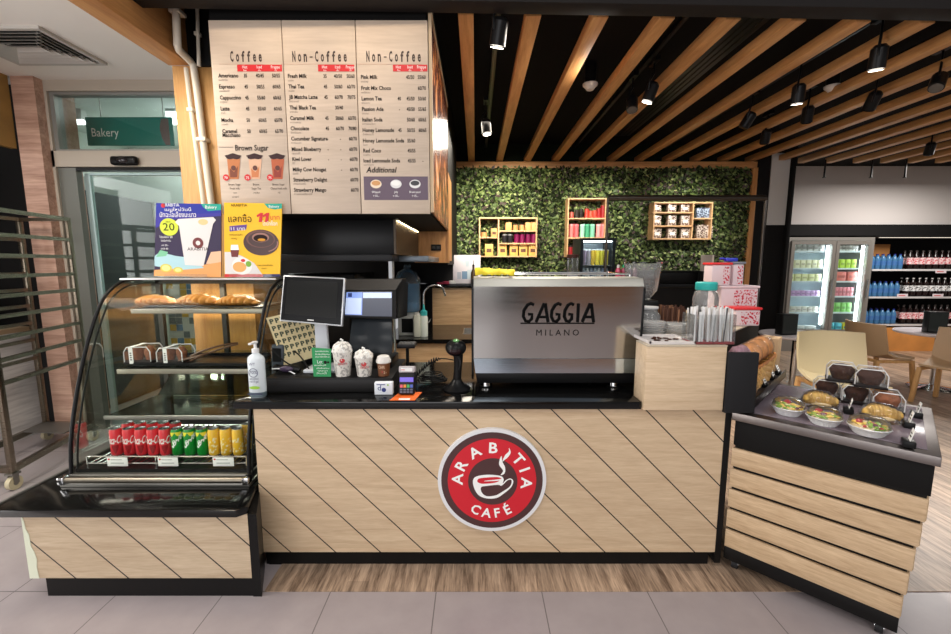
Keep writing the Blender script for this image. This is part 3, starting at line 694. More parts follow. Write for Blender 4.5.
mb.m(SR); mb.plate([p + off for p in smooth_curve([q(300, 312), q(318, 300), q(400, 294), q(428, 302), q(400, 308), q(345, 314), q(340, 318), q(400, 316), q(418, 314), q(392, 326), q(330, 332), q(304, 324)])])
mb.m(WHITEINK); mb.plate([p + off * 0.5 for p in smooth_curve([q(440, 278), q(424, 282), q(436, 258), q(416, 226), q(418, 196), q(428, 176), q(432, 206), q(446, 236), q(448, 262)])])
mb.plate([p + off * 0.5 for p in smooth_curve([q(432, 206), q(446, 172), q(466, 150), q(466, 130), q(476, 156), q(462, 182), q(444, 198)])])
mb.build('cup_emblem', t)

# ================================================================== low plinth on the left
PW = wood('plinth_laminate', (170, 146, 118), (206, 186, 158), 'x', 1.3, 0.45, streak=.75, groove=(1.0, 1.0, 0.26, 0.009, 1.612 + 0.26 * 10))
t = thing('low_plinth', 'low black-topped wood plinth carrying the glass display case', 'counter', (0, 0, 0))
MB(PW).box(-2.19, -1.10, 1.90, 1.93, 0.10, 0.435).build('front_panel', t)
MB(BLACK).box(-2.12, -1.10, 1.905, 1.94, 0, 0.10).build('kickboard', t)
MB(BLACK).prism([(-1.10, 1.90, 0), (-1.056, 1.90, 0), (-1.15, 2.12, 0), (-1.20, 2.12, 0)], (0, 0, .435)).build('end_panel', t)
MB(mat('plinth_side', (206, 196, 176), 0.6)).box(-2.19, -2.165, 1.93, 2.9, 0.10, 0.435).build('side_panel', t)
MB(BLACKGLOSS).prism([(-2.32, 1.875, .435), (-1.14, 1.875, .435), (-1.10, 1.91, .435), (-1.155, 2.09, .435), (-1.155, 2.92, .435), (-2.32, 2.92, .435)], (0, 0, .036), bev=0.003).build('worktop', t)
MB(mat('plinth_edge_metal', (136, 134, 130), 0.35, 0.7)).box(-2.335, -2.32, 1.875, 2.92, .44, .476).build('edge_strip', t)
chip = [(-2.162, .43), (-2.15, .40), (-2.145, .36), (-2.128, .33), (-2.126, .27), (-2.108, .24), (-2.098, .20), (-2.106, .16), (-2.10, .10), (-2.1655, .10), (-2.1655, .43)]
o = MB(mat('bare_board', (214, 218, 196), 0.8)).prism([(x - .0255 - max(0, x + 2.165) * .3, 1.898, z) for x, z in chip if z < .41 or x < -2.16], (0, 0.003, 0)).build('chipped_edge', t); o['label'] = 'torn pale edge where the laminate has come off'
# ================================================================== curved glass display case
t = thing('glass_display_case', 'curved glass pastry display case with black frame on the low plinth', 'display case', (-1.72, 2.4, 0.471))
XL, XR, ZB = -2.15, -1.205, 0.471
prof = [(2.125, 0.53), (2.145, 0.70), (2.19, 0.88), (2.25, 1.06), (2.32, 1.23), (2.41, 1.40), (2.49, 1.482), (2.58, 1.524), (2.66, 1.534), (2.86, 1.536)]
def sm(p, n=4):
    out = []
    for i in range(len(p) - 1):
        p0, p1, p2, p3 = [Vector((*p[max(0, min(len(p) - 1, i + d))], 0)) for d in (-1, 0, 1, 2)]
        for j in range(n):
            u = j / n; v = 0.5 * ((2*p1) + (p2-p0)*u + (2*p0-5*p1+4*p2-p3)*u*u + (3*p1-p0-3*p2+p3)*u**3); out.append((v.x, v.y))
    return out + [p[-1]]
prf = sm(prof)
MB(DKSTEEL).box(XL - 0.03, XR + 0.02, 2.085, 2.88, ZB, ZB + 0.022, 0.004).box(XL, XR, 2.115, 2.86, ZB + 0.022, ZB + 0.055, 0.004).m(BLACK).box(XL + 0.01, XR - 0.01, 2.14, 2.85, ZB + 0.055, ZB + 0.075).build('base_tray', t)
tube = MB(brushed('case_rail', (140, 132, 118), 0.3)).cyl((XL - 0.02, 2.095, ZB + 0.035), (XR + 0.01, 2.095, ZB + 0.035), 0.016, n=16); tube.build('front_rail', t)
MB(CHROME).box(XR - 0.015, XR + 0.02, 2.075, 2.12, ZB + 0.015, ZB + 0.055, 0.006).build('rail_end', t); MB(CHROME).box(XL - 0.035, XL + 0.0, 2.075, 2.12, ZB + 0.015, ZB + 0.055, 0.006).build('rail_end', t)
CASEG = glass('case_glass', (247, 250, 245), 0.16, 0.015)
gl = MB(CASEG)
for (a, b) in zip(prf[:-1], prf[1:]): gl.mesh([(XL, a[0], a[1]), (XR, a[0], a[1]), (XR, b[0], b[1]), (XL, b[0], b[1])], [(0, 1, 2, 3)])
bmesh.ops.remove_doubles(gl.bm, verts=list(gl.bm.verts), dist=1e-5); gl.build('curved_glass', t)
for x in (XL, XR):
    fr = MB(BLACKPL)
    fr.tube([(x, a, b) for a, b in prf], 0.0095, 10); fr.build('frame_hoop', t)
    inner = [(a + 0.035, b - 0.028) for a, b in prf[:-3]]
    fr = MB(mat('hoop_inner', (38, 40, 38), 0.3)); fr.tube([(x, a, b) for a, b in inner], 0.005, 8); fr.build('glass_seal', t)
    MB(glass('side_glass', (232, 238, 230), 0.3, 0.02)).plate([(x, a, b) for a, b in prf] + [(x, 2.86, 0.55), (x, 2.15, 0.55)]).build('side_glass', t)
MB(STEEL).box(XL, XR, 2.56, 2.88, 1.537, 1.547, 0.002).build('top_panel', t)
MB(mat('case_back_frame', (60, 58, 54), 0.4, 0.4)).box(XL, XL + 0.03, 2.84, 2.87, 0.55, 1.536).box(XR - 0.03, XR, 2.84, 2.87, 0.55, 1.536).box(XL, XR, 2.84, 2.87, 1.5, 1.536).box(XL, XR, 2.84, 2.87, 0.55, 0.60).box(-1.72, -1.69, 2.84, 2.87, 0.55, 1.5).build('back_frame', t)
MB(glass('case_back_glass', (250, 248, 242), 0.35, 0.02)).box(XL + .03, XR - .03, 2.852, 2.858, 0.6, 1.5).build('back_glass', t)
SHELFG = glass('shelf_glass', (226, 236, 230), 0.9, 0.03)
def shelf(x0, x1, y0, y1, z):
    s = MB(SHELFG).box(x0, x1, y0, y1, z, z + 0.008).build('shelf', t)
    MB(brushed('shelf_lip', (150, 144, 132), .4)).box(x0 - 0.02, x1 + 0.01, y0 - 0.012, y0, z - 0.026, z + 0.002, 0.002).build('front_lip', s)
    for x in (x0, x1 - .02): MB(DKSTEEL).box(x, x + 0.02, y0, 2.85, z - 0.022, z).build('bracket', s)
ZS1 = W(190, 309, 2.46).z; ZS2 = W(170, 369, 2.35).z; ZS3 = W(170, 417, 2.24).z
shelf(XL + .16, XR - .04, 2.46, 2.84, ZS1); shelf(XL + .135, XR - .04, 2.35, 2.84, ZS2)
s = MB(SHELFG).box(XL + .12, XR - .03, 2.24, 2.62, ZS3, ZS3 + .008).prism([(XL + .12, 2.62, ZS3 + .004), (XL + .12, 2.82, ZS3 + .16), (XL + .12, 2.82, ZS3 + .168), (XL + .12, 2.62, ZS3 + .012)], (XR - XL - .15, 0, 0)).build('sloping_cover', t)
MB(DKSTEEL).box(XL + .11, XR - .02, 2.228, 2.24, ZS3 - .012, ZS3 + .01, 0.002).build('front_lip', s)
rack = MB(CHROME); zr = ZB + 0.10
for k in range(26): x = XL + 0.08 + k * (XR - XL - .12) / 25; rack.cyl((x, 2.16, zr), (x, 2.70, zr), 0.0022, n=6)
for y in (2.16, 2.4, 2.7): rack.cyl((XL + .06, y, zr - .004), (XR - .03, y, zr - .004), 0.004, n=6)
rack.cyl((XL + .06, 2.16, zr + .035), (XR - .03, 2.16, zr + .035), 0.004, n=6)
for x in (XL + .06, XR - .03, -1.72): rack.cyl((x, 2.16, zr - .025), (x, 2.16, zr + .037), 0.004, n=6)
rack.build('wire_rack', t)
# pastries on the upper shelf
CROI = mat('golden_crust', (206, 138, 66), 0.45, noise=0.28, nscale=22, bump=0.4)
ALM = mat('almond_flakes', (232, 196, 140), 0.6)
t = thing('pastry_tray', 'thin dark tray under the pastries on the top glass shelf', 'tray', (-1.66, 2.6, ZS1 + .008))
MB(mat('tray_dark', (70, 66, 60), 0.3, 0.8)).box(XL + .19, XR - .06, 2.48, 2.78, ZS1 + .0085, ZS1 + .013).build('plate', t)
def pastry(cx, cy, rx, ry, rz_, lab, seed):
    rr = random.Random(seed); tt = thing('almond_croissant', lab, 'pastry', (cx, cy, ZS1 + .014), group='pastries on the top shelf')
    m = MB(CROI); z = ZS1 + .014
    for i in range(-4, 5):
        u = i / 4.4; r = math.sqrt(max(0.05, 1 - u * u))
        m.ball((cx + u * rx, cy - 0.02 * (1 - u * u) * 2, z + rz_ * r * 0.62), (rx * 0.23, ry * r + .01, rz_ * r * 0.62), 14, jit=.03)
    m.build('crust', tt)
    m = MB(ALM)
    for k in range(26):
        u = rr.uniform(-.75, .75); r = math.sqrt(1 - u * u); a = rr.uniform(-1.1, 1.1)
        p = Vector((cx + u * rx, cy - .02 + math.sin(a) * ry * r * .9, z + rz_ * r * (.62 + .60 * math.cos(a))))
        m.mesh([p + Vector((rr.uniform(-.012, .012), rr.uniform(-.012, .012), rr.uniform(-.003, .008))) for _ in range(4)], [(0, 1, 2), (0, 2, 3)])
    m.build('almond_flakes', tt)
pastry(W(158, 300, 2.58).x, 2.58, .105, .075, .05, 'golden flaky pastry at the end of the top shelf by the curved frame', 1)
pastry(W(201, 300, 2.58).x, 2.58, .125, .08, .055, 'golden pastry between the other two on the top shelf', 2)
pastry(W(239, 300, 2.58).x, 2.58, .115, .08, .05, 'browner pastry on the top shelf nearest the counter', 3)
# muffin boxes on the middle shelf
MUF = mat('brown_muffin', (134, 80, 50), 0.7, noise=0.4, nscale=60, bump=0.6)
BOXG = glass('clear_box', (252, 252, 252), 0.7, 0.06, 0.02)
DKM = mat('dark_chocolate_cake', (62, 36, 26), 0.7, noise=0.4, nscale=60, bump=0.6)
SILV = mat('silver_edge', (226, 226, 226), 0.25, 0.2)
def cake_box(loc, rz, w, d, h, m, lab, grp, band=None, n=2, part='muffin'):
    tt = thing('clear_cake_box', lab, 'food box', loc, rz, grp)
    T0 = MW[tt]
    b = MB(mat('box_black_base', (28, 22, 22), 0.35)).box(-w/2, w/2, -d/2, d/2, 0, 0.014, 0.004); b.build('base', tt, world=False)
    pts = [(-w/2 + .004, 0.014), (-w/2 + .004, h * .72), (-w/2 + .022, h), (w/2 - .022, h), (w/2 - .004, h * .72), (w/2 - .004, 0.014)]
    b = MB(BOXG)
    for (p, q_) in zip(pts[:-1], pts[1:]): b.mesh([(p[0], -d/2 + .004, p[1]), (q_[0], -d/2 + .004, q_[1]), (q_[0], d/2 - .004, q_[1]), (p[0], d/2 - .004, p[1])], [(0, 1, 2, 3)])
    for y in (-d/2 + .004, d/2 - .004): b.plate([(p[0], y, p[1]) for p in pts])
    b.build('lid', tt, smooth=0, world=False)
    b = MB(SILV)
    for y in (-d/2 + .004, d/2 - .004): b.tube([(p[0], y, p[1]) for p in pts], 0.003, 5)
    b.build('lid_edge', tt, world=False)
    for i in range(n):
        x = (i - (n - 1) / 2) * (w - .02) / n
        b = MB(m); r = min((w - .02) / n, d) / 2 - .004; b.lathe([(r * .72, 0), (r * .95, h * .36), (r, h * .42), (r * .96, h * .58), (r * .6, h * .78), (0, h * .86)], (x, 0, .015), 18, sx=(w / 2 - .012) / r if n == 1 else 1); b.build(part, tt, world=False)
    if band:
        x = band; b = MB(PAPER)
        b.box(x - .011, x + .011, -d/2 - .002, -d/2 - .0005, 0.004, h * .98).box(x - .011, x + .011, -d/2, d/2, h + .001, h + .003); b.m(INK)
        for k in range(4): b.box(x - .005, x + .004, -d/2 - .0026, -d/2 - .002, h * (.25 + .13 * k), h * (.31 + .13 * k))
        b.build('paper_band', tt, world=False)
    return tt
z = ZS2 + .009
t = thing('black_food_tray', 'long black tray on the middle glass shelf', 'tray', (-1.7, 2.5, z))
MB(BLACKPL).box(XL + .17, XR - .10, 2.39, 2.66, z, z + .006, .002).box(XL + .17, XR - .10, 2.655, 2.66, z + .006, z + .02).box(XL + .17, XR - .10, 2.39, 2.395, z + .006, z + .016).build('plate', t)
cake_box((W(138, 356, 2.45).x + .03, 2.46, z + .007), 0.1, .15, .13, .10, MUF, 'clear box of brown muffins at the curved-frame end of the middle shelf', 'muffin boxes in the display case', -.03)
cake_box((W(170, 356, 2.45).x + .03, 2.46, z + .007), 0.05, .15, .13, .095, MUF, 'clear box of brown muffins next to the tongs on the middle shelf', 'muffin boxes in the display case', -.02)
t = thing('serving_tongs', 'dark slotted serving tongs lying on the middle shelf', 'tongs', (-1.5, 2.5, z + .01))
MB(mat('tongs_brown', (92, 62, 40), 0.4)).tube(bow(W(190, 361, 2.42), W(238, 344, 2.52), .008), 0.006, 6).build('arm', t)
MB(MATS['tongs_brown']).tube(bow(W(191, 356, 2.45), W(238, 343, 2.54), .014), 0.006, 6).build('arm', t)
m = MB(MATS['tongs_brown']); a = W(178, 361, 2.40); b = W(200, 356, 2.42)
for k in range(7): p = a.lerp(b, k / 6); m.cyl(p, p + Vector((.025, .035, .012)), .0035, n=6)
m.cyl(a, b, .004, n=6); m.build('slotted_head', t)
# drink cans
LIDM = mat('can_lid', (190, 192, 194), 0.25, 0.9)
def can(name, lab, x, y, body, text, grp, style):
    h, r = 0.152, 0.0295; z0 = zr + .003
    tt = thing(name, lab, 'can', (x, y, z0), group=grp)
    MB(body).lathe([(r * .8, 0), (r, .008), (r, h - .016), (r * .86, h - .003)], (x, y, z0), 22).build('body', tt)
    MB(LIDM).lathe([(r * .86, h - .003), (r * .88, h), (r * .8, h), (r * .76, h - .004), (0, h - .004)], (x, y, z0), 22).box(x - .007, x + .007, y - .010, y + .008, z0 + h - .004, z0 + h - .001).build('lid', tt)
    ang = math.atan2(-x, y) * 1.0
    m = MB(WHITEINK)
    if style == 'red':
        m.text(text, (x, y, z0 + .07), .044, wrap=((x, y), r + .0006, 0.42), width=.098, shear=.2, bold=.02)
        m.m(mat('can_deep_red', (150, 10, 22), 0.3)); pts = []
        for i in range(9): aa = -0.1 + i * .13; pts.append((x + (r + .0005) * math.sin(aa), y - (r + .0005) * math.cos(aa), z0 + .062 - .012 * math.sin(i / 8 * PI) * 0))
        low = [(x + (r + .0005) * math.sin(-0.1 + i * .13), y - (r + .0005) * math.cos(-0.1 + i * .13), z0 + .05 - .036 * math.sin(i / 8 * PI)) for i in range(9)]
        m.mesh(pts + low, [(i, 9 + i, 10 + i, 1 + i) for i in range(8)])
    elif style == 'green':
        for k, ch in enumerate(text):
            aa = -0.62 + k * .34 + .35; m.text(ch, (x, y, z0 + .05 + k * .011), .042 if k == 0 else .036, wrap=((x, y), r + .0006, aa), sx=.62, shear=.2, bold=.03)
        m.m(mat('can_yellow_top', (236, 222, 60), 0.3)); q0 = []
        for i in range(11): aa = -.9 + i * .22; q0.append((x + (r + .0004) * math.sin(aa), y - (r + .0004) * math.cos(aa), z0 + h - .018 - .022 * abs(math.sin(i * .55 + .4))))
        q1 = [(p[0], p[1], z0 + h - .0165) for p in q0]; m.mesh(q0 + q1, [(i, i + 1, 12 + i, 11 + i) for i in range(10)])
    else:
        rr = random.Random(int(x * 1e4))
        m.m(mat('can_cream', (244, 232, 190), 0.35))
        for k in range(24):
            aa = rr.uniform(-.8, 1.4); zz = z0 + rr.uniform(.02, .10); s = rr.uniform(.003, .007)
            m.mesh([(x + (r + .0005) * math.sin(aa + da), y - (r + .0005) * math.cos(aa + da), zz + dz) for da, dz in ((-s * 26, -s), (s * 22, -s * .6), (s * 26, s), (-s * 22, s * .7))], [(0, 1, 2, 3)])
    m.build('lettering', tt)
CR = mat('can_red', (224, 52, 62), 0.28); CG = mat('can_green', (14, 142, 48), 0.28); CY = mat('can_yellow', (240, 190, 44), 0.3)
yc = 2.26
where = ['end can by the curved frame', 'second can from the curved frame', 'middle can of the five', 'fourth can from the curved frame', 'can touching the green ones']
for i, px in enumerate((117, 130, 142, 154, 166)): can('soda_can', 'red soda can with white script, ' + where[i], W(px, 445, yc).x, yc, CR, 'Coca-Cola', 'red soda cans', 'red')
where = ['next to the red cans', 'between two other green cans', 'next to the yellow cans']
for i, px in enumerate((178, 190.5, 203)): can('soda_can', 'green soda can with slanted white lettering, ' + where[i], W(px, 445, yc).x, yc, CG, 'Sprite', 'green soda cans', 'green')
where = ['next to the green cans', 'in the middle of the yellow row', 'behind the right frame hoop', 'seen through the end glass past the right hoop']
for i, px in enumerate((214.5, 226.5, 238.5, 249)): can('soda_can', 'yellow soda can with cream print, ' + where[i], W(px, 445, yc if i < 3 else yc + .06).x - (.012 if i == 3 else 0), yc if i < 3 else yc + .07, CY, '', 'yellow soda cans', 'yellow')
for i, px in enumerate((117, 130, 142, 154, 166)): can('soda_can', 'red soda can standing in the second row, directly behind the ' + ['end red can', 'second red can', 'middle red can', 'fourth red can', 'red can beside the green'][i], W(px, 445, yc).x, yc + .085, CR, 'Coca-Cola', 'red soda cans', 'red')
def tag_card(px0, px1, lab):
    a = W(px0, 457, 2.145); b = W(px1, 457, 2.145); tt = thing('price_card', lab, 'price card', tuple((a + b) / 2), group='price cards in the case')
    z0 = W(px0, 466.5, 2.145).z; z1 = W(px0, 457.5, 2.148).z
    MB(PAPER).box(a.x, b.x, 2.148, 2.150, z0, z1, 0.0005).build('card', tt)
    m = MB(mat('card_grey', (150, 150, 150), .6)); m.box(a.x + .02, b.x - .02, 2.1468, 2.148, z0 + .016, z0 + .020)
    m.box(a.x + .02, b.x - .03, 2.1468, 2.148, z1 - .014, z1 - .011); m.m(RED).box(a.x + .006, a.x + .016, 2.1468, 2.148, z1 - .014, z1 - .006); m.build('lettering', tt)
tag_card(106, 126.5, 'white price card before the red cans at the curved-frame end'); tag_card(157, 177, 'white price card before the join of red and green cans'); tag_card(212, 233, 'white price card before the yellow cans')
# ------------------------------------------------------------------ posters on the case
yp = 2.62
def wp(px, py, d=0): return W(px, py, yp - 0.001 - d)
t = thing('drink_poster', 'dark blue drink poster with a big white cup standing on the display case', 'poster', tuple(W(187, 277, yp)))
MB(mat('poster_night', (44, 30, 66), 0.4)).prism([W(154, 276, yp), W(221, 277, yp), W(221, 204, yp), W(156, 203, yp)], (0, 0.006, 0)).build('board', t)
m = MB(mat('poster_blue', (24, 38, 150), 0.4)); m.plate([wp(156, 215), wp(221, 213), wp(221, 204), wp(156, 203)])
m.m(mat('poster_blue_mid', (52, 44, 150), 0.4)).plate([wp(155.5, 228, .0002), wp(176, 219, .0002), wp(221, 216, .0002), wp(221, 213, .0002), wp(156, 215, .0002)])
m.m(mat('poster_teal', (20, 160, 140), 0.4)).plate([wp(203, 207, .0003), wp(208, 211, .0003), wp(221, 210, .0003), wp(221, 204, .0003), wp(201, 203.8, .0003)])
m.m(mat('poster_table', (226, 158, 92), 0.5)).plate([wp(154, 276, .0003), wp(221, 277, .0003), wp(221, 262, .0003), wp(190, 267, .0003), wp(154, 270, .0003)])
m.m(mat('poster_peach', (232, 186, 150), 0.5)).plate([wp(206, 264, .0002), wp(221, 263, .0002), wp(221, 251, .0002), wp(211, 252, .0002)])
m.m(mat('poster_ice', (168, 206, 214), 0.5)).plate([wp(154.5, 266, .0004), wp(180, 270, .0004), wp(204, 268, .0004), wp(192, 258, .0004), wp(176, 256, .0004), wp(160, 252, .0004), wp(154.5, 256, .0004)])
m.m(mat('poster_mint', (120, 190, 150), 0.5)).plate([wp(156, 257, .0005), wp(166, 256, .0005), wp(168, 252, .0005), wp(160, 250, .0005)])
m.m(mat('poster_lime', (212, 196, 74), 0.5)); m.disc(wp(166, 268, .0006), .036, n=20, sy=.7); m.disc(wp(178, 270, .0007), .03, n=20, sy=.6)
m.m(mat('poster_lime_rim', (226, 222, 140), 0.5)); m.disc(wp(166, 268, .0009), .026, n=20, sy=.7); m.disc(wp(178, 270, .001), .02, n=20, sy=.6)
m.m(mat('poster_badge', (206, 220, 60), 0.4)).disc(wp(169, 227, .0006), .056, n=28, sy=.93)
m.build('artwork', t)
m = MB(mat('poster_cup', (222, 216, 214), 0.5)); m.plate([wp(185, 265, .0008), wp(203.5, 266, .0008), wp(213, 224, .0008), wp(216, 220, .0008), wp(213, 217, .0008), wp(178, 219, .0008), wp(175, 222, .0008), wp(179, 226, .0008)])
m.m(mat('poster_straw', (226, 196, 140), 0.5)).disc(wp(203, 222, .001), .03, n=16, sy=.6)
m.m(mat('poster_cup_brown', (110, 40, 40), 0.5)).disc(wp(198, 243, .0011), .033, n=24)
m.m(MATS['poster_cup']).disc(wp(198, 243, .0013), .014, n=16)
m.m(INK).text('ARABITIA', wp(198, 250.5, .0012), .019, width=.13); m.build('cup_picture', t)
m = MB(WHITEINK); m.text('ARABITIA', wp(171, 206.5, .0012), .02, width=.1); m.m(RED).disc(wp(163, 205.5, .0012), .013, n=14); m.m(WHITEINK)
m.text('เมนูใหม่วันนี้', wp(178, 211, .0012), .018, width=.16); m.text('มัทฉะโอเลี้ยงมะนาว', wp(178, 217, .0012), .028, width=.22); m.text('Bakery', wp(211, 208.5, .0012), .018, sx=1)
m.text('โปรเดียว 20', wp(166, 238, .0012), .012); m.text('วันนี้เท่านั้น', wp(166, 241.5, .0012), .01); m.text('ลด 20.-', wp(165, 246, .0012), .01); m.text('ปกติ 40.-', wp(165, 249.5, .0012), .01)
m.m(INK).text('20', wp(169, 230.5, .0012), .045, sx=.9, width=.07); m.text('เพียง', wp(168, 222.5, .0012), .01); m.build('lettering', t)
t = thing('donut_poster', 'yellow poster with a chocolate ring donut standing on the display case', 'poster', tuple(W(252, 277, yp)))
MB(mat('poster_yellow', (240, 186, 16), 0.4)).prism([W(224.5, 277, yp), W(280, 276, yp), W(282, 203.5, yp), W(224, 202.5, yp)], (0, 0.006, 0)).build('board', t)
m = MB(mat('poster_teal', (20, 160, 140), 0.4)); m.plate([wp(264, 203.5), wp(268, 208, 0), wp(275, 209.5), wp(282, 208.5), wp(282, 203.5)])
m.m(mat('poster_grey', (218, 214, 212), 0.5)).plate([wp(225, 274), wp(262, 274), wp(254, 263), wp(242, 256), wp(230, 252), wp(224.5, 252)])
m.m(RED).plate([wp(224.5, 277, .0003), wp(263, 277, .0003), wp(263, 274.2, .0003), wp(224.5, 274.2, .0003)]); m.m(mat('poster_navy', (40, 40, 90), 0.5)).plate([wp(263, 277, .0003), wp(280, 276.6, .0003), wp(280, 274, .0003), wp(263, 274.2, .0003)])
m.m(mat('poster_violet', (92, 60, 140), 0.5)).plate([wp(229.5, 231.5, .0003), wp(246, 229.5, .0003), wp(247, 224.5, .0003), wp(229.5, 226, .0003)])
m.m(mat('plate_white', (238, 234, 228), 0.5)).disc(wp(242, 266, .0006), .062, n=28, sy=.85); m.m(mat('plate_food', (226, 168, 96), 0.5)).disc(wp(239.5, 267, .0009), .042, n=20, sy=.75); m.m(mat('plate_green', (120, 170, 50), 0.5)).disc(wp(248.5, 264, .001), .018, n=12); m.m(RED).disc(wp(243, 260.5, .001), .014, n=12, sy=.7)
m.m(mat('poster_cup_brown', (110, 40, 40), 0.5)).plate([wp(231.5, 257, .0005), wp(238, 257, .0005), wp(239, 250, .0005), wp(230.5, 250, .0005)]); m.m(WHITEINK).plate([wp(230.5, 250, .0006), wp(239, 250, .0006), wp(238, 244.8, .0006), wp(231, 244.8, .0006)])
m.build('artwork', t)
DON = mat('donut_brown', (64, 34, 30), 0.3); m = MB(DON)
m.disc(wp(261, 242.5, .0006), .108, n=40, sy=.72, r0=None); m.m(mat('donut_light', (104, 62, 52), 0.3)); m.disc(wp(260.5, 239, .001), .088, n=40, sy=.60); m.m(DON).disc(wp(261, 239.5, .0012), .078, n=36, sy=.58)
m.m(mat('donut_glint', (150, 104, 92), 0.3)).disc(wp(260.5, 237.5, .0014), .052, n=30, sy=.55); m.m(mat('donut_hole', (38, 20, 18), 0.5)).disc(wp(260.5, 238.2, .0016), .043, n=30, sy=.5); m.m(mat('poster_yellow_hole', (206, 140, 20), 0.5)).disc(wp(261.5, 239.8, .0018), .024, n=20, sy=.35)
m.m(MATS['donut_glint']); m.disc(wp(263, 243, .0015), .094, n=24, sy=.60, r0=.085, a0=R(-70), a1=R(10)); m.build('donut_picture', t)
m = MB(RED)
for dx in (0, 6.2): m.plate([wp(258.6 + dx, 222, .0013), wp(262 + dx, 222, .0013), wp(263 + dx, 212.8, .0013), wp(260.4 + dx, 212.8, .0013), wp(256.6 + dx, 215.2, .0013), wp(257 + dx, 217.2, .0013), wp(259.6 + dx, 216, .0013)])
m.text('บาท', wp(275, 219.5, .0012), .026, width=.055); m.m(WHITEINK).text('โดนัทช็อก', wp(270, 225.5, .0015), .024, width=.09)
m.m(INK).text('แลกซื้อ', wp(240, 222, .0012), .04, width=.14); m.text('ARABITIA', wp(239, 206.5, .0012), .016, width=.1); m.text('เมื่อซื้อเครื่องดื่ม', wp(236, 235.5, .0012), .009); m.text('ทุกเมนู', wp(234, 239, .0012), .009); m.text('รายละเอียดเพิ่มเติม', wp(265, 266, .0012), .009); m.text('เงื่อนไข', wp(264, 269, .0012), .008)
m.m(WHITEINK).text('11 บาท', wp(238, 230.3, .0012), .02, width=.085); m.text('Bakery', wp(274, 207.7, .0012), .016); m.build('lettering', t)
for i, px in enumerate((188, 252)):
    a = W(px, 277, yp); o = MB(CLEAR).box(a.x - .13, a.x + .13, 2.58, 2.72, 1.5475, 1.550).box(a.x - .13, a.x + .13, 2.598, 2.602, 1.550, 1.57).box(a.x - .13, a.x + .13, 2.632, 2.636, 1.550, 1.65).build('poster_stand')
    tag(o, ['clear acrylic stand holding the dark blue drink poster', 'clear acrylic stand holding the yellow donut poster'][i], 'stand', 'clear poster stands')
# ================================================================== espresso machine
MS = brushed('machine_steel', (186, 185, 182), 0.13)
ZC = 0.9378
t = thing('espresso_machine', 'wide polished steel espresso machine with black lettering on its back panel', 'coffee machine', (0.45, 2.55, ZC))
xa, xb = -0.022, 0.915
def side(y, z): return y, z
P_ = [(2.365, 1.555), (2.262, 1.512), (2.300, 1.113), (2.328, 1.030)]
b = MB(MS); xi0, xi1 = xa + .012, xb - .012
b.prism([(xi0, 2.272, 1.512), (xi0, 2.296, 1.113), (xi0, 2.34, 1.113), (xi0, 2.34, 1.512)], (xi1 - xi0, 0, 0)); b.build('back_panel', t)
b = MB(brushed('lip_blue_reflection', (214, 230, 244), 0.12)); b.prism([(xi0, 2.290, 1.112), (xi0 + .01, 2.287, 1.032), (xi0 + .01, 2.36, 1.028), (xi0, 2.36, 1.112)], (xi1 - xi0 - .01, 0, 0)); b.build('lower_lip', t)  # pale blue base colour stands in for a bright reflection on the lip
b = MB(brushed('machine_top_edge', (176, 174, 166), 0.5)); b.prism([(xi0, 2.2618, 1.5125), (xi0, 2.285, 1.556), (xi0, 2.42, 1.562), (xi0, 2.42, 1.5125)], (xi1 - xi0, 0, 0), bev=.002); b.build('top_edge', t)
b = MB(BLACKPL); b.prism([(xi0 + .01, 2.292, 1.03), (xi0 + .02, 2.30, .970), (xi0 + .02, 2.80, .970), (xi0 + .01, 2.80, 1.03)], (xi1 - xi0 - .03, 0, 0), bev=.006); b.build('base', t)
for x in (xa, xb - .012):
    b = MB(BLACKPL); b.prism([(x, 2.300, 1.515), (x, 2.268, 1.50), (x, 2.290, 1.113), (x, 2.285, 1.03), (x, 2.33, .985), (x, 2.84, .985), (x, 2.86, 1.2), (x, 2.84, 1.53), (x, 2.33, 1.555)], (.012, 0, 0), bev=.003); b.build('side_panel', t)
MB(mat('machine_body_dark', (52, 50, 48), .4, .6)).box(xi0 + .005, xi1 - .005, 2.345, 2.83, 1.03, 1.51).build('body', t)
b = MB(STEEL).box(xi0 + .01, xi1 - .01, 2.42, 2.83, 1.512, 1.518); b.build('cup_tray', t)
b = MB(CHROME)
for y in (2.43, 2.82): b.cyl((xi0 + .02, y, 1.575), (xi1 - .02, y, 1.575), .005, n=8)
for x in (xi0 + .02, xi1 - .02):
    b.cyl((x, 2.43, 1.575), (x, 2.82, 1.575), .005, n=8)
    for y in (2.43, 2.82): b.cyl((x, y, 1.515), (x, y, 1.575), .004, n=8)
b.build('cup_rail', t)
for px in (486, 615):
    for y in (2.36, 2.76):
        x = W(px, 390, 2.33).x; MB(CHROME).cyl((x, y, ZC), (x, y, .971), .033, .031, 18).m(BLACKPL).cyl((x, y, ZC), (x, y, ZC + .006), .035, n=18).build('foot', t)
b = MB(mat('machine_print', (6, 6, 6), 1))
sl = Vector((0, .024, -.399)).normalized()
def mp_(px, py):
    z = W(px, py, 2.275).z; f = (1.512 - z) / .399; y = 2.272 + .024 * f; w = W(px, py, y); return Vector((w.x, w.y - .0012, w.z))
up = -sl
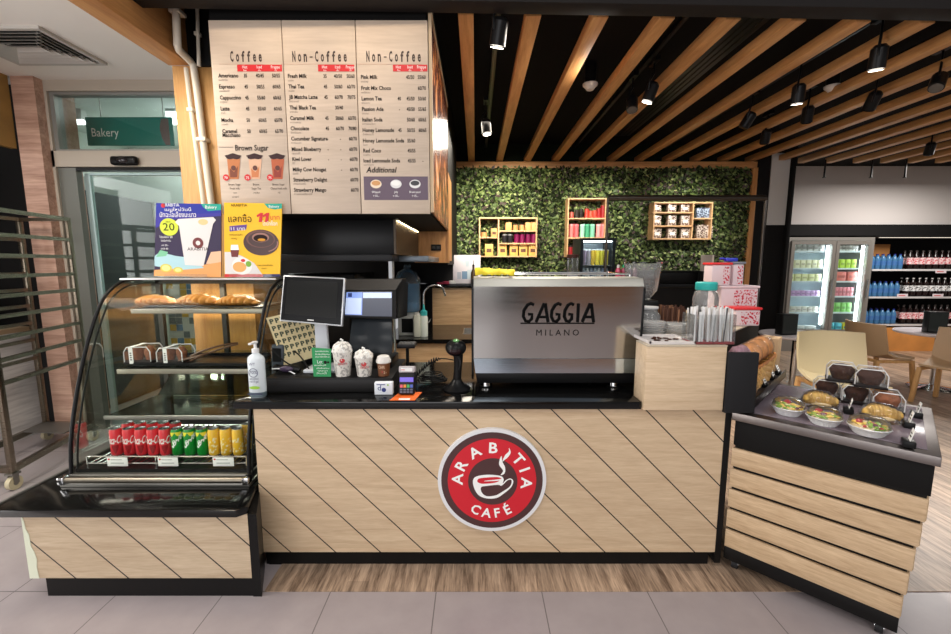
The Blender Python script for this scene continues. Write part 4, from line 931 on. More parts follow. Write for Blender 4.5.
def deco(ch, x0, x1, base, h, bar=.42):
    """tall thin capitals with a low waist, drawn in strokes"""
    w = x1 - x0; s = .0088
    o0 = mp_(533, 322); o0 = Vector((0, o0.y, o0.z))
    def pt(u, v): return Vector((x0 + u * w, o0.y, o0.z)) + up * (v * h) + Vector((0, -.001, 0))
    def stroke(pts, rr_=s): b.tube([pt(*p) for p in pts], rr_, 6)
    if ch == 'G': stroke([(.95, .93), (.7, 1.0), (.42, .92), (.14, .62), (.1, .3), (.3, .05), (.6, .03), (.82, .18), (.82, .42), (.5, .42)])
    if ch == 'A': stroke([(0, 0), (.62, 1.0), (.72, 1.0), (1, 0)]); stroke([(.15, .27), (.92, .27)], s * .8)
    if ch == 'I': stroke([(.5, 0), (.5, 1)])
for ch, p0, p1 in (('G', 522, 534), ('A', 536, 548), ('G', 550, 561), ('G', 563, 573.5), ('I', 574, 581), ('A', 582, 593.5)):
    deco(ch, mp_(p0, 322).x, mp_(p1, 322).x, 322, mp_(0, 303.5).z - mp_(0, 322).z)
p = mp_(520.5, 323.2); q_ = mp_(594.5, 323.2); b.box(p.x, q_.x, p.y - .001, p.y + .002, p.z - .004, p.z + .003)
p0 = mp_(557.5, 335.5); b.text('M I L A N O', p0, mp_(0, 329.5).z - p0.z, (1, 0, 0), tuple(up), width=mp_(579, 335).x - mp_(536.5, 335).x); b.build('lettering', t)
o = MB(mat('yellow_cloth', (226, 204, 46), .8, bump=.3))
rr = random.Random(4); nx, ny = 16, 7; x0 = W(476, 275, 2.45).x; x1 = W(512, 275, 2.45).x; vs = []
for j in range(ny):
    for i in range(nx):
        u, v = i / (nx - 1), j / (ny - 1); vs.append((x0 + u * (x1 - x0) + rr.uniform(-.006, .006), 2.30 + v * .10 + rr.uniform(-.004, .004), 1.565 + .042 * (0.35 + .65 * abs(math.sin(u * 7 + v * 3))) * (.15 if j in (0,) else 1) * (1 - .3 * u) + rr.uniform(0, .008)))
o.mesh(vs, [(j * nx + i, j * nx + i + 1, (j + 1) * nx + i + 1, (j + 1) * nx + i) for j in range(ny - 1) for i in range(nx - 1)])
o = o.build('cleaning_cloth', smooth=180); sol = o.modifiers.new('thickness', 'SOLIDIFY'); sol.thickness = .004; sol.offset = 1
tag(o, 'crumpled yellow cloth lying on top of the espresso machine', 'cloth')

# ================================================================== till corner
YL, ZL = 2.235, 1.018
t = thing('cash_drawer', 'low wide black cash drawer on the counter under the till screens', 'cash drawer', (-0.79, 2.43, ZC))
x0 = W(265, 388, YL).x; x1 = W(392, 388, YL).x
MB(mat('drawer_black', (26, 25, 25), .4)).box(x0, x1, YL, 2.70, ZC, ZL, .003).build('body', t)
MB(mat('drawer_front', (32, 31, 31), .35)).box(x0 + .008, x1 - .008, YL - .003, YL, ZC + .008, ZL - .01, .001).build('drawer_front', t)
# hand sanitiser bottle
x = -1.148; y = 2.165
t = thing('sanitizer_bottle', 'clear and white hand gel pump bottle on the left corner of the counter', 'bottle', (x, y, ZC))
GEL = mat('gel_label', (206, 216, 220), .35)
b = MB(mat('gel_bottle', (214, 222, 226), .2)); b.lathe([(.038, 0), (.044, .006), (.044, .20), (.040, .215), (.018, .232), (.016, .24)], (x, y, ZC), 24, sy=.72); b.build('bottle_body', t)
MB(glass('gel_base', (190, 200, 204), .8)).lathe([(.0445, .004), (.0446, .03)], (x, y, ZC), 24, sy=.73).build('clear_base', t)
b = MB(WHITEPL); b.lathe([(.018, .238), (.018, .258), (.008, .26), (.007, .285), (.014, .287), (.014, .296), (0, .298)], (x, y, ZC), 16); b.box(x - .008, x + .008, y - .055, y, ZC + .286, ZC + .296, .003); b.build('pump', t)
b = MB(mat('gel_blue', (52, 56, 96), .5)); fy = y - .0335
b.text('WT', (x - .006, fy, ZC + .175), .014); b.text('70%', (x - .002, fy, ZC + .13), .018); b.text('alcohol', (x, fy, ZC + .10), .011, width=.045); b.text('hand gel', (x, fy, ZC + .085), .011, width=.045)
b.m(mat('gel_green', (150, 196, 60), .5)).disc((x, fy, ZC + .057), .028, n=20, sy=.3); b.m(mat('gel_navy', (60, 64, 90), .5)).box(x - .038, x + .038, fy - .0005, fy + .001, ZC + .02, ZC + .026); b.m(MATS['gel_blue']).disc((x - .002, fy + .0002, ZC + .136), .024, n=24, r0=.021); b.build('print', t)
# customer screen
t = thing('customer_screen', 'tilted silver-framed black touch screen on a white stand facing the customer', 'monitor', tuple(W(323, 380, 2.36)))
cor = [W(279.5, 321, 2.345), W(342, 326.5, 2.325), W(345, 278, 2.37), W(283.5, 275, 2.39)]
n_ = (cor[1] - cor[0]).cross(cor[3] - cor[0]).normalized()
if n_.y > 0: n_ = -n_
SIL = mat('silver_bezel', (196, 198, 200), .3, .6)
b = MB(SIL); b.prism(cor, -n_ * .022, bev=.004); b.build('casing', t)
def inset(c4, m0, off):
    cx = sum(c4, Vector()) / 4; out = []
    ux = (c4[1] - c4[0]).normalized(); uy = (c4[3] - c4[0]).normalized()
    l, r_, bo, to = m0
    return [c4[0] + ux * l + uy * bo + n_ * off, c4[1] - ux * r_ + uy * bo + n_ * off, c4[2] - ux * r_ - uy * to + n_ * off, c4[3] + ux * l - uy * to + n_ * off]
b = MB(mat('bezel_black', (9, 9, 10), .25)); b.prism(inset(cor, (.008, .008, .008, .008), .0035), -n_ * .003); b.build('bezel', t)
b = MB(mat('screen_off', (24, 24, 23), .22)); b.plate(inset(cor, (.028, .036, .042, .028), .0045)); b.build('screen', t)
b = MB(WHITEINK); mid = inset(cor, (.16, .16, .018, .3), .0048); b.plate([mid[0], mid[1], mid[1] + Vector((0, 0, .005)), mid[0] + Vector((0, 0, .005))]); b.build('maker_mark', t)
b = MB(mat('stand_white', (196, 200, 206), .35)); cx = W(323, 340, 2.42).x; b.prism([(cx - .038, 2.40, ZL + .02), (cx + .038, 2.40, ZL + .02), (cx + .034, 2.385, 1.33), (cx - .034, 2.385, 1.33)], (0, .03, 0), bev=.005); b.box(cx - .05, cx + .05, 2.375, 2.40, 1.34, 1.45, .004); b.build('stand', t)
b = MB(MATS['stand_white']); b.box(cx - .09, cx + .09, 2.33, 2.52, ZL + .001, ZL + .02, .006); b.build('foot', t)
# staff screen
t = thing('till_screen', 'black till terminal with a lit blue and white screen behind the card reader', 'monitor', tuple(W(370, 380, 2.5)))
Yt = 2.50
b = MB(mat('till_black', (26, 25, 25), .28)); xw0, xw1 = W(343, 300, Yt).x, W(396, 300, Yt).x
b.prism([W(344, 318, Yt), W(396, 319, Yt), W(396, 290, Yt), W(403, 279, Yt + .10), W(345, 279, Yt + .10), W(346, 290, Yt)], (0, .10, 0)); b.build('casing', t)
MB(mat('till_top', (62, 60, 58), .25)).prism([W(346, 290, Yt - .002), W(395.5, 290, Yt - .002), W(402, 279.5, Yt + .098), W(345.5, 279.5, Yt + .098)], (0, 0, .002)).build('top_bevel', t)
b = MB(BLACKPL); b.prism([W(396, 319, Yt), W(396, 290, Yt), W(403, 279, Yt + .10), W(407, 284, Yt + .16), W(406, 316, Yt + .16)], (.004, .02, 0)); b.build('side_cheek', t)
scr = mat('screen_lit_white', (196, 212, 244), .2, emit=.55); b = MB(scr); d = Yt - .004
def sp(px, py, o=0): return W(px, py, d - o)
b.m(mat('screen_lit_dark', (74, 78, 92), .2, emit=.25)).plate([sp(344.5, 316), sp(392, 316.5), sp(392, 291.5), sp(346.5, 291.5)])
b.m(mat('screen_lit_blue', (132, 158, 224), .2, emit=.6)).plate([sp(345, 314.5, .001), sp(362, 315, .001), sp(362.5, 292.3, .001), sp(346.5, 292.3, .001)])
b.m(scr).plate([sp(363, 298, .001), sp(391.5, 298, .001), sp(391.5, 292.5, .001), sp(363, 292.5, .001)]); b.plate([sp(345, 314, .002), sp(361, 314.5, .002), sp(361.5, 298, .002), sp(346, 298, .002)])
b.m(mat('screen_lit_navy', (60, 74, 130), .2, emit=.3)).plate([sp(348, 297, .002), sp(352, 297, .002), sp(352, 293, .002), sp(348, 293, .002)]); b.build('screen', t)
b = MB(mat('till_stand', (42, 46, 50), .2)); b.prism([W(348, 352, 2.46), W(392, 354, 2.46), W(392, 319, 2.53), W(352, 319, 2.53)], (0, .05, 0), bev=.004); b.build('stand', t)
b = MB(BLACKPL); b.box(W(346, 350, 2.5).x, W(393, 350, 2.5).x, 2.45, 2.68, ZL + .001, ZL + .05, .006); b.build('foot', t)
# green leaflet holder
t = thing('green_sign', 'upright green card sign with white lines of text on the cash drawer', 'sign', tuple(W(322, 380, 2.262)))
MB(mat('sign_green', (22, 142, 78), .5)).prism([W(313.8, 380, 2.262), W(331, 380, 2.262), W(330.8, 349, 2.28), W(311.5, 347.5, 2.28)], (0, .004, 0)).build('card', t)
b = MB(WHITEINK); rr = random.Random(5)
for k, yy in enumerate((352, 355, 357.5, 366, 369, 371.5, 374)):
    b.text(('สแกนเพื่อชำระเงิน', 'รับสิทธิพิเศษ', 'สมาชิกใหม่', 'ลดทันที', 'เมื่อซื้อครบ', 'ทุกสาขา', 'วันนี้')[k], W(321.5 + rr.uniform(-1.5, 1.5), yy, 2.258 + .018 * (380 - yy) / 32), .008, width=rr.uniform(.05, .08))
b.m(mat('line_white', (240, 240, 240), .5)); w_ = W(322, 363, 2.262); b.text('Let', w_ + Vector((-.012, 0, -.002)), .018, sx=.9); b.m(INK).disc(w_ + Vector((.018, -.001, .004)), .009, n=12).disc(w_ + Vector((.034, -.001, .004)), .006, n=12); b.build('lettering', t)
# wrapped takeaway cups
WRAP = splotch('bagged_white', (226, 222, 214), (176, 172, 166), 55, .56, .35)
def cup(lab, px, ytop, wpx, Y):
    p = W(px, 380, Y); x = p.x; z0 = ZL + .001; hh = W(px, ytop, Y).z - z0; r = (W(px + wpx / 2, 360, Y).x - W(px, 360, Y).x)
    tt = thing('wrapped_cup', lab, 'paper cup', (x, Y, z0), group='plastic-wrapped paper cups')
    MB(WRAP).lathe([(0, 0), (r * .70, 0), (r * .72, .004), (r * .93, hh * .66), (r * .98, hh * .70), (r * .98, hh * .74), (r * .9, hh * .84), (r * .6, hh * .95), (0, hh)], (x, Y, z0), 22).build('cup_body', tt)
    b = MB(mat('wrap_film', (236, 236, 232), .15)); rr = random.Random(px)
    for k in range(7):
        a = rr.uniform(-1.3, 1.3); a2 = a + rr.uniform(-.5, .5); b.tube([(x + r * .99 * math.sin(a), Y - r * .99 * math.cos(a), z0 + hh * .70), (x + r * .8 * math.sin(a2), Y - r * .8 * math.cos(a2), z0 + hh * .88), (x + r * .3 * math.sin(a2), Y - r * .3 * math.cos(a2), z0 + hh * .985)], .0035, 5)
    b.tube([(x, Y, z0 + hh * .97), (x + .004, Y, z0 + hh * 1.02), (x - .008, Y - .004, z0 + hh * 1.06)], .006, 6); b.build('wrap', tt)
    b = MB(mat('cup_logo_red', (196, 60, 62), .5)); rl = r * .86 + .002; zl = z0 + hh * .45
    vs = [(x + rl * math.sin(.25 + .3 * math.cos(i * PI / 8)), Y - rl * math.cos(.25 + .3 * math.cos(i * PI / 8)), zl + .012 * math.sin(i * PI / 8) + .006) for i in range(16)]; b.plate(vs)
    b.text('ARABITIA', (x, Y, zl - .018), .013, wrap=((x, Y), rl, .3), width=.05); b.build('cup_emblem', tt)
cup('taller plastic-wrapped white cup with red print by the green sign', 343.5, 341, 20, 2.29)
cup('shorter plastic-wrapped white cup with red print beside the brown cup', 364.5, 349, 19, 2.29)
x = W(384, 380, 2.29).x; z0 = ZL + .001; r = .036
t = thing('brown_cup', 'brown paper cup with a white lid at the right end of the cash drawer', 'paper cup', (x, 2.29, z0))
MB(mat('cup_kraft_brown', (112, 66, 36), .5)).lathe([(0, 0), (r * .82, 0), (r, .075), (0, .075)], (x, 2.29, z0), 24).build('cup_body', t)
MB(mat('lid_white', (216, 212, 206), .3)).lathe([(r * 1.02, .072), (r * 1.14, .076), (r * 1.14, .088), (r * 1.02, .094), (r * .9, .108), (r * .6, .114), (0, .112)], (x, 2.29, z0), 24).build('lid', t)
b = MB(mat('cup_print_cream', (232, 200, 170), .5)); b.text('CAFE', (x - .006, 2.29, z0 + .046), .016, wrap=((x, 2.29), r + .001, -.1), width=.036, shear=-.1); b.m(MATS['cup_logo_red']).text('c', (x, 2.29, z0 + .022), .016, wrap=((x, 2.29), r * .93, .0)); b.m(MATS['cup_print_cream']).text('2.-', (x, 2.29, z0 + .018), .012, wrap=((x, 2.29), r * .93, .45)); b.build('lettering', t)
a = W(375.5, 396, 2.21); e = W(393.5, 396, 2.21)
t = thing('sample_box', 'small white box with a blue drawing in front of the cash drawer', 'box', ((a.x + e.x) / 2, 2.215, ZC))
h = W(384, 382, 2.205).z - ZC
MB(mat('box_white', (224, 228, 234), .5)).box(a.x, e.x, 2.19, 2.225, ZC + .001, ZC + h, .002).build('carton', t)
b = MB(mat('box_blue', (40, 52, 120), .5)); mx_ = (a.x + e.x) / 2; b.text('d', (mx_ - .022, 2.1888, ZC + .025), .03); b.disc((mx_ + .002, 2.1888, ZC + .028), .012, n=14); b.box(mx_ - .036, mx_ + .01, 2.1885, 2.1895, ZC + h - .012, ZC + h - .008); b.m(MATS['gel_green']).disc((mx_ + .024, 2.1888, ZC + h - .012), .005, n=8); b.build('print', t)
# card terminal on orange leaflet
c = W(407, 396, 2.19)
o = MB(mat('orange_leaflet', (236, 106, 34), .5)).prism([(c.x - .075, 2.095, ZC + .001), (c.x + .055, 2.095, ZC + .001), (c.x + .075, 2.235, ZC + .001), (c.x - .045, 2.235, ZC + .001)], (0, 0, .0015)).build('leaflet'); tag(o, 'orange leaflet under the card reader at the counter edge', 'leaflet')
t = thing('card_reader', 'black card payment terminal with a purple screen on the orange leaflet', 'card reader', (c.x, 2.2, ZC + .003))
T = Matrix.Translation((c.x, 2.19, ZC + .004)) @ Matrix.Rotation(R(-14), 4, 'X')
b = MB(mat('reader_black', (34, 33, 36), .35)); b.box(-.042, .042, -.02, .03, 0, .15, .008, T=T); b.build('body', t)
b = MB(mat('reader_grey', (178, 170, 172), .4)); b.box(-.043, .043, -.024, .034, .115, .15, .006, T=T); b.m(mat('paper_roll', (222, 222, 220), .6)).box(-.03, .03, -.0255, -.02, .122, .14, T=T); b.m(RED).box(-.03, -.01, -.0265, -.0255, .128, .131, T=T); b.build('printer_head', t)
MB(mat('reader_screen', (96, 76, 190), .2, emit=.4)).box(-.036, .036, -.0225, -.02, .066, .09, T=T).build('screen', t)
b = MB(BLACKPL)
for i, col in enumerate(((214, 90, 110), (226, 140, 50), (64, 170, 90), (74, 100, 190))):
    b.m(mat('key_%d' % i, col, .5)).box(-.034 + i * .018, -.02 + i * .018, -.023, -.02, .036, .052, T=T)
for j in range(2):
    for i in range(4): b.m(mat('key_grey', (90, 92, 110), .5)).box(-.034 + i * .018, -.021 + i * .018, -.023, -.02, .008 + j * .013, .017 + j * .013, T=T)
b.build('keypad', t)
MB(mat('reader_sticker', (236, 236, 236), .5)).box(c.x - .03, c.x + .028, 2.1, 2.125, ZC + .0026, ZC + .0032).build('sticker', t)
# receipt printer top / keypad on a stem
c = W(407, 345, 2.55)
t = thing('key_tray', 'small black ridged pad on a thin stem behind the card reader', 'keypad', (c.x, 2.55, ZC))
b = MB(BLACKPL); b.box(c.x - .055, c.x + .055, 2.50, 2.60, c.z - .012, c.z + .012, .004); b.build('pad', t)
b = MB(mat('pad_grey', (92, 90, 88), .5))
for i in range(5):
    for j in range(3): b.box(c.x - .046 + i * .02, c.x - .032 + i * .02, 2.505 + j * .03, 2.525 + j * .03, c.z + .0115, c.z + .016, .002)
b.build('keys', t)
b = MB(BLACKPL); b.cyl((c.x, 2.56, ZC + .01), (c.x, 2.56, c.z - .01), .010, n=10); b.cyl((c.x, 2.56, ZC + .001), (c.x, 2.56, ZC + .012), .06, .055, 20); b.build('stem', t)
# scanner on stand
c = W(457, 390, 2.28); x, y = c.x, 2.29
t = thing('barcode_scanner', 'black hand barcode scanner standing upright beside the espresso machine', 'scanner', (x, y, ZC))
b = MB(BLACKPL); b.lathe([(0, .0005), (.074, .0005), (.076, .008), (.06, .02), (.04, .032), (.03, .05), (.024, .06)], (x, y, ZC), 24); b.build('stand_base', t)
b = MB(BLACKPL); b.tube([(x, y, ZC + .045), (x + .004, y, ZC + .11), (x + .008, y + .005, ZC + .18), (x + .004, y + .004, ZC + .235)], .02, 12, rr=[.024, .022, .026, .032]); b.build('handle', t)
b = MB(BLACKPL); b.ball((x - .005, y - .016, ZC + .24), (.058, .075, .046), 18); b.build('head', t); MB(mat('scanner_green', (96, 150, 90), .3)).ball((x - .002, y - .03, ZC + .28), (.02, .026, .012), 10).build('lamp', t)
MB(mat('scan_window', (34, 18, 20), .2)).ball((x - .006, y - .078, ZC + .232), (.034, .014, .02), 12).build('window', t)
b = MB(BLACKPL); b.tube([(x + .01, y - .018, ZC + .2), (x + .022, y - .034, ZC + .16), (x + .014, y - .03, ZC + .12)], .006, 6); b.build('trigger', t)
CORD = mat('cord_black', (18, 18, 18), .5)
o = MB(CORD); a0 = Vector((x - .02, y + .03, ZC + .16)); a1 = Vector((x - .26, 2.42, ZC + .03))
pts = []
for i in range(140):
    u = i / 139; q_ = a0.lerp(a1, u) + Vector((0, 0, .05 * math.sin(u * PI))); rr_ = .014 * min(1, max(0, (u - .3) * 6)); pts.append(q_ + Vector((0, rr_ * math.sin(i * .75), rr_ * math.cos(i * .75))))
o.tube(pts, .0036, 6); o = o.build('coiled_cord'); tag(o, 'coiled black cord running from the barcode scanner to the left', 'cord')
o = MB(CORD); pts = []
for i in range(90):
    a = i * .42; rad = .055 + .012 * math.sin(i * .9); pts.append((x - .15 + rad * 1.3 * math.cos(a), 2.42 + rad * math.sin(a), ZC + .006 + .0006 * i))
o.tube(pts, .0034, 6); o = o.build('cable_loop'); tag(o, 'loose loop of thin black cable between the card reader and the scanner', 'cable')
# stamp sheet and tangle
t = thing('stamp_sheet', 'tilted cream sheet printed with rows of green marks behind the customer screen', 'sheet', tuple(W(290, 365, 2.44)))
cr_ = [W(284, 366, 2.41), None, W(312, 307, 2.51), W(266, 318, 2.39)]; cr_[1] = cr_[0] + cr_[2] - cr_[3]
MB(mat('sheet_cream', (222, 206, 160), .6)).prism(cr_, (0, .003, 0)).build('sheet', t)
b = MB(mat('sheet_green', (70, 76, 56), .6)); ux = (cr_[2] - cr_[3]).normalized(); dn = (cr_[0] - cr_[3]); 
for j in range(6):
    for i in range(8):
        p = cr_[3] + ux * (.022 + .029 * i) + dn.normalized() * (.04 + .042 * j) + Vector((0, -.0015, 0))
        b.text('P', p, .026, tuple(ux), tuple(-dn.normalized()), sx=1.1, bold=.05)
b.build('printed_marks', t)
t = thing('label_gun', 'black label gun with tangled leads on the left end of the cash drawer', 'label gun', tuple(W(288, 380, 2.36)))
b = MB(BLACKPL); b.tube([W(276, 368, 2.33), W(284, 369, 2.33), W(292, 369, 2.34), W(300, 370, 2.34)], .02, 10, rr=[.012, .022, .024, .014]); b.ball(tuple(W(277, 368, 2.34)), (.026, .03, .022), 12); b.build('body', t)
b = MB(mat('gun_violet', (62, 48, 72), .3)); b.ball(tuple(W(286, 369, 2.31)), (.04, .012, .018), 12); b.build('cover', t)
b = MB(CORD); pts = [W(300, 377, 2.32) + Vector((.05 * math.sin(i * .5) + .0012 * i, .02 * math.cos(i * .33), .008 + .010 * abs(math.sin(i * .7)))) for i in range(60)]; b.tube(pts, .0035, 6); b.tube(bow(W(272, 350, 2.36), W(300, 368, 2.36), -.02), .004, 6); b.tube(bow(W(285, 350, 2.5), W(312, 375, 2.34), .05), .004, 6); b.build('lead', t)
b = MB(WHITEPL); b.tube(bow(W(272, 369, 2.31), W(295, 374, 2.305), .012), .004, 6); b.tube(bow(W(300, 379, 2.3), W(314, 378.5, 2.3), .008), .0045, 6); b.build('cable_tie', t)
c = W(305, 368, 2.50)
o = MB(mat('dome_black', (24, 24, 25), .3)).lathe([(0, 0), (.07, 0), (.074, .02), (.07, .10), (.05, .15), (0, .16)], (c.x, 2.625, ZL + .001), 24).build('receipt_printer'); tag(o, 'rounded black receipt printer behind the green sign', 'printer')
c = W(256, 355, 2.33)
t = thing('card_swipe_unit', 'dark grey handset behind the hand gel bottle', 'handset', (c.x, 2.42, ZL))
b = MB(mat('handset_grey', (64, 72, 80), .4)); T = Matrix.Translation((c.x + .075, 2.40, ZC + .012)) @ Matrix.Rotation(R(3), 4, 'Y'); b.box(-.035, .035, 0, .05, 0, .22, .012, T=T); b.build('body', t)
MB(BLACKPL).box(-.026, .026, -.002, 0, .12, .2, T=T).build('face', t)
MB(BLACKPL).box(c.x + .03, c.x + .13, 2.38, 2.50, ZC, ZC + .014, .004).build('foot', t)
# ================================================================== things on the raised end
ZR = 1.2335
CLR2 = glass('acrylic', (252, 253, 253), .7, .03, .035)
LIDW = glass('cloudy_lid', (250, 250, 250), .8, .05, .3); HOPC = glass('cloudy_hopper', (250, 250, 250), .9, .04, .2)
t = thing('white_tray', 'low white tray with dark crumbs at the front of the raised counter end', 'tray', (1.0, 2.2, ZR))
b = MB(mat('tray_white', (214, 208, 206), .25)); b.box(.87, 1.10, 2.075, 2.30, ZR, ZR + .006, .002)
for p in ((.87, .878, 2.075, 2.30), (1.092, 1.10, 2.075, 2.30), (.87, 1.10, 2.075, 2.083), (.87, 1.10, 2.292, 2.30)): b.box(*p, ZR + .005, ZR + .016)
b.build('tray_body', t)
b = MB(DKM); rr = random.Random(8)
for k in range(14): b.ball((rr.uniform(.93, 1.06), rr.uniform(2.12, 2.24), ZR + .010), (rr.uniform(.008, .02), rr.uniform(.006, .012), .004), 6)
b.build('crumbs', t)
t = thing('lid_stack', 'stack of clear flat plastic lids beside the straw holder', 'lids', (1.06, 2.45, ZR))
for k in range(6):
    MB(LIDW).lathe([(.075, 0), (.08, .004), (.08, .008), (.06, .014), (0, .014)], (1.02 + .006 * (k % 2), 2.43, ZR + .001 + .012 * k), 24).build('lid', t)
t = thing('lid_stack', 'second stack of clear plastic lids behind the first, by the brown sleeves', 'lids', (1.16, 2.56, ZR))
for k in range(5):
    MB(LIDW).lathe([(.075, 0), (.08, .004), (.08, .008), (.06, .014), (0, .014)], (1.17 + .005 * (k % 2), 2.42, ZR + .001 + .012 * k), 24).build('lid', t)
# grinder with bean hopper
x, y = 1.10, 2.80
t = thing('coffee_grinder', 'coffee grinder with a tall clear bean hopper behind the espresso machine', 'grinder', (x, y, ZR))
MB(BLACKPL).box(x - .08, x + .08, y - .10, y + .10, ZR, 1.40, .015).build('body', t)
MB(HOPC).lathe([(.05, 1.40), (.098, 1.46), (.118, 1.635)], (x, y, 0), 28).build('hopper', t)
MB(glass('hopper_lid', (150, 150, 150), 1)).lathe([(0, 1.645), (.122, 1.645), (.122, 1.636), (0, 1.636)], (x, y, 0), 28).build('hopper_lid', t)
b = MB(mat('beans', (62, 38, 26), .45)); rr = random.Random(9)
for k in range(230):
    a = rr.uniform(0, 2 * PI); zz = rr.uniform(1.41, 1.535); r = (.048 + .035 * min(1, (zz - 1.40) / .06)) * (rr.random() ** .3) * .95
    b.ball((x + r * math.cos(a), y + r * math.sin(a), zz), (.007, .005, .005), 6)
o = b.build('coffee_beans', t); o['kind'] = 'stuff'
x, y = 1.045, 2.56
t = thing('clear_jar', 'clear rounded jar with dark contents below the bean hopper', 'jar', (x, y, ZR))
MB(HOPC).lathe([(0, 0), (.07, 0), (.078, .02), (.078, .09), (.06, .115), (.062, .13)], (x, y, ZR), 26).build('glass_body', t)
MB(mat('jar_dark', (48, 44, 44), .4, noise=.4)).lathe([(0, .004), (.066, .004), (.072, .05), (0, .055)], (x, y, ZR), 22).build('contents', t)
MB(mat('jar_lid_white', (200, 200, 202), .3)).lathe([(.062, .13), (.066, .132), (.066, .142), (0, .146)], (x, y, ZR), 24).build('lid', t)
t = thing('sleeve_stack', 'bundle of dark brown stirrers standing between the lids and the straw holder', 'stirrers', (1.24, 2.62, ZR))
rr = random.Random(12); b = MB(mat('stir_brown', (86, 52, 36), .6)); b2 = MB(mat('stir_tan', (150, 104, 74), .6))
for k in range(70):
    px_, py_ = rr.uniform(1.16, 1.29), rr.uniform(2.58, 2.68); h = rr.uniform(.115, .145)
    (b if k % 4 else b2).box(px_ - .005, px_ + .005, py_ - .004, py_ + .004, ZR + .004, ZR + h)
o = b.build('dark_stirrer', t); o['kind'] = 'stuff'; o = b2.build('light_stirrer', t); o['kind'] = 'stuff'; MB(CLR2).box(1.148, 1.302, 2.568, 2.692, ZR + .0005, ZR + .003).build('base', t)
# straw box
sx0, sx1, sy0, sy1 = 1.085, 1.295, 2.078, 2.20
t = thing('straw_holder', 'clear acrylic box packed with white and striped drinking straws', 'straw holder', ((sx0 + sx1) / 2, 2.14, ZR))
b = MB(CLR2); hz = .15
for p in ((sx0, sx0 + .003, sy0, sy1), (sx1 - .003, sx1, sy0, sy1), (sx0, sx1, sy0, sy0 + .003), (sx0, sx1, sy1 - .003, sy1), ((sx0 + sx1) / 2 - .001, (sx0 + sx1) / 2 + .002, sy0, sy1)): b.box(*p, ZR + .001, ZR + hz)
b.build('box', t); MB(mat('holder_red', (190, 60, 66), .4)).box(sx0 + .003, sx1 - .003, sy0 + .003, sy1 - .003, ZR + .001, ZR + .012).build('base', t)
rr = random.Random(13); SW = [mat('straw_white', (232, 232, 232), .4), mat('straw_clear', (214, 210, 206), .3), mat('straw_red', (206, 84, 88), .4), mat('straw_black', (70, 66, 66), .4), mat('straw_kraft', (190, 164, 130), .5)]
for k in range(80):
    m_ = SW[rr.choices(range(5), (9, 6, 2, 1.2, 1))[0]]
    x = sx0 + .012 + (sx1 - sx0 - .024) * rr.random(); y = sy0 + .010 + (sy1 - sy0 - .02) * rr.random() ** 1.6
    b = MB(m_); a = Vector((x, y, ZR + .013)); b.cyl(a, a + Vector((rr.uniform(-.012, .012), rr.uniform(-.004, .004), rr.uniform(.145, .178))), .0048, n=7); b.build('straw', t)
# jar with teal lid
x, y = 1.375, 2.52
t = thing('teal_lid_jar', 'big clear plastic jar with a teal screw lid behind the straws', 'jar', (x, y, ZR))
MB(HOPC).lathe([(0, 0), (.066, 0), (.07, .01), (.07, .20), (.06, .235), (.05, .245), (.05, .255)], (x, y, ZR), 28).build('glass_body', t)
MB(mat('teal_lid', (52, 182, 176), .35)).lathe([(.056, .245), (.06, .25), (.06, .287), (.054, .293), (0, .293)], (x, y, ZR), 28).build('lid', t)
MB(mat('jar_cloudy', (214, 206, 206), .4)).lathe([(0, .004), (.062, .004), (.064, .06), (0, .075)], (x, y, ZR), 24).build('contents', t)
# red flowered food boxes
FLW = splotch('flower_print', (226, 204, 208), (196, 24, 52), 70, .545, .3); PINKB = mat('box_pink', (228, 208, 212), .3); REDL = mat('lid_red', (226, 48, 52), .35)
def fbox(name, lab, x0, x1, y0, y1, z0, z1, lid, side0=.35, lid_m=None):
    tt = thing(name, lab, 'food box', ((x0 + x1) / 2, (y0 + y1) / 2, z0), group='flower-printed food boxes')
    MB(PINKB).box(x0, x1, y0, y1, z0, z1, .008).build('tub', tt)
    MB(FLW).box(x0 + (x1 - x0) * side0, x1 - .008, y0 - .0015, y0 + .001, z0 + .01, z1 - .012).box(x1 - .001, x1 + .0015, y0 + .01, y0 + (y1 - y0) * .7, z0 + .01, z1 - .012).build('flower_print', tt)
    if lid: MB(lid_m or REDL).box(x0 - .008, x1 + .008, y0 - .008, y1 + .008, z1, z1 + .016, .006).build('lid', tt)
p = W(735, 321, 2.70); q_ = W(760, 321, 2.70)
fbox('food_box', 'low flower-printed box with a red lid, lowest and nearest of the pile', p.x, q_.x, 2.70, 2.82, ZR + .001, ZR + .105, True, .2)
p = W(715, 300, 2.95); q_ = W(751, 300, 2.95)
fbox('food_box', 'wide flower-printed box without a lid under the two upright ones', p.x, q_.x, 2.88, 3.05, ZR + .001, ZR + .235, True, .35, PINKB)
zt = ZR + .252; p = W(708.5, 290, 2.92); q_ = W(727, 290, 2.92)
fbox('food_box', 'upright flower-printed box with a red lid on top of the pile', p.x, q_.x, 2.89, 3.0, zt, zt + .14, True, .6)
p = W(728.5, 290, 2.95); q_ = W(739, 290, 2.95)
fbox('food_box', 'narrow grey flower-printed box beside the red-lidded upright one', p.x, q_.x, 2.91, 3.02, zt, zt + .145, True, .4, mat('lid_grey', (120, 124, 134), .4))
t = thing('blue_clip', 'small bright blue plastic scoop lying on the narrow upper box', 'scoop', (W(728, 266, 2.95).x, 2.95, zt + .162))
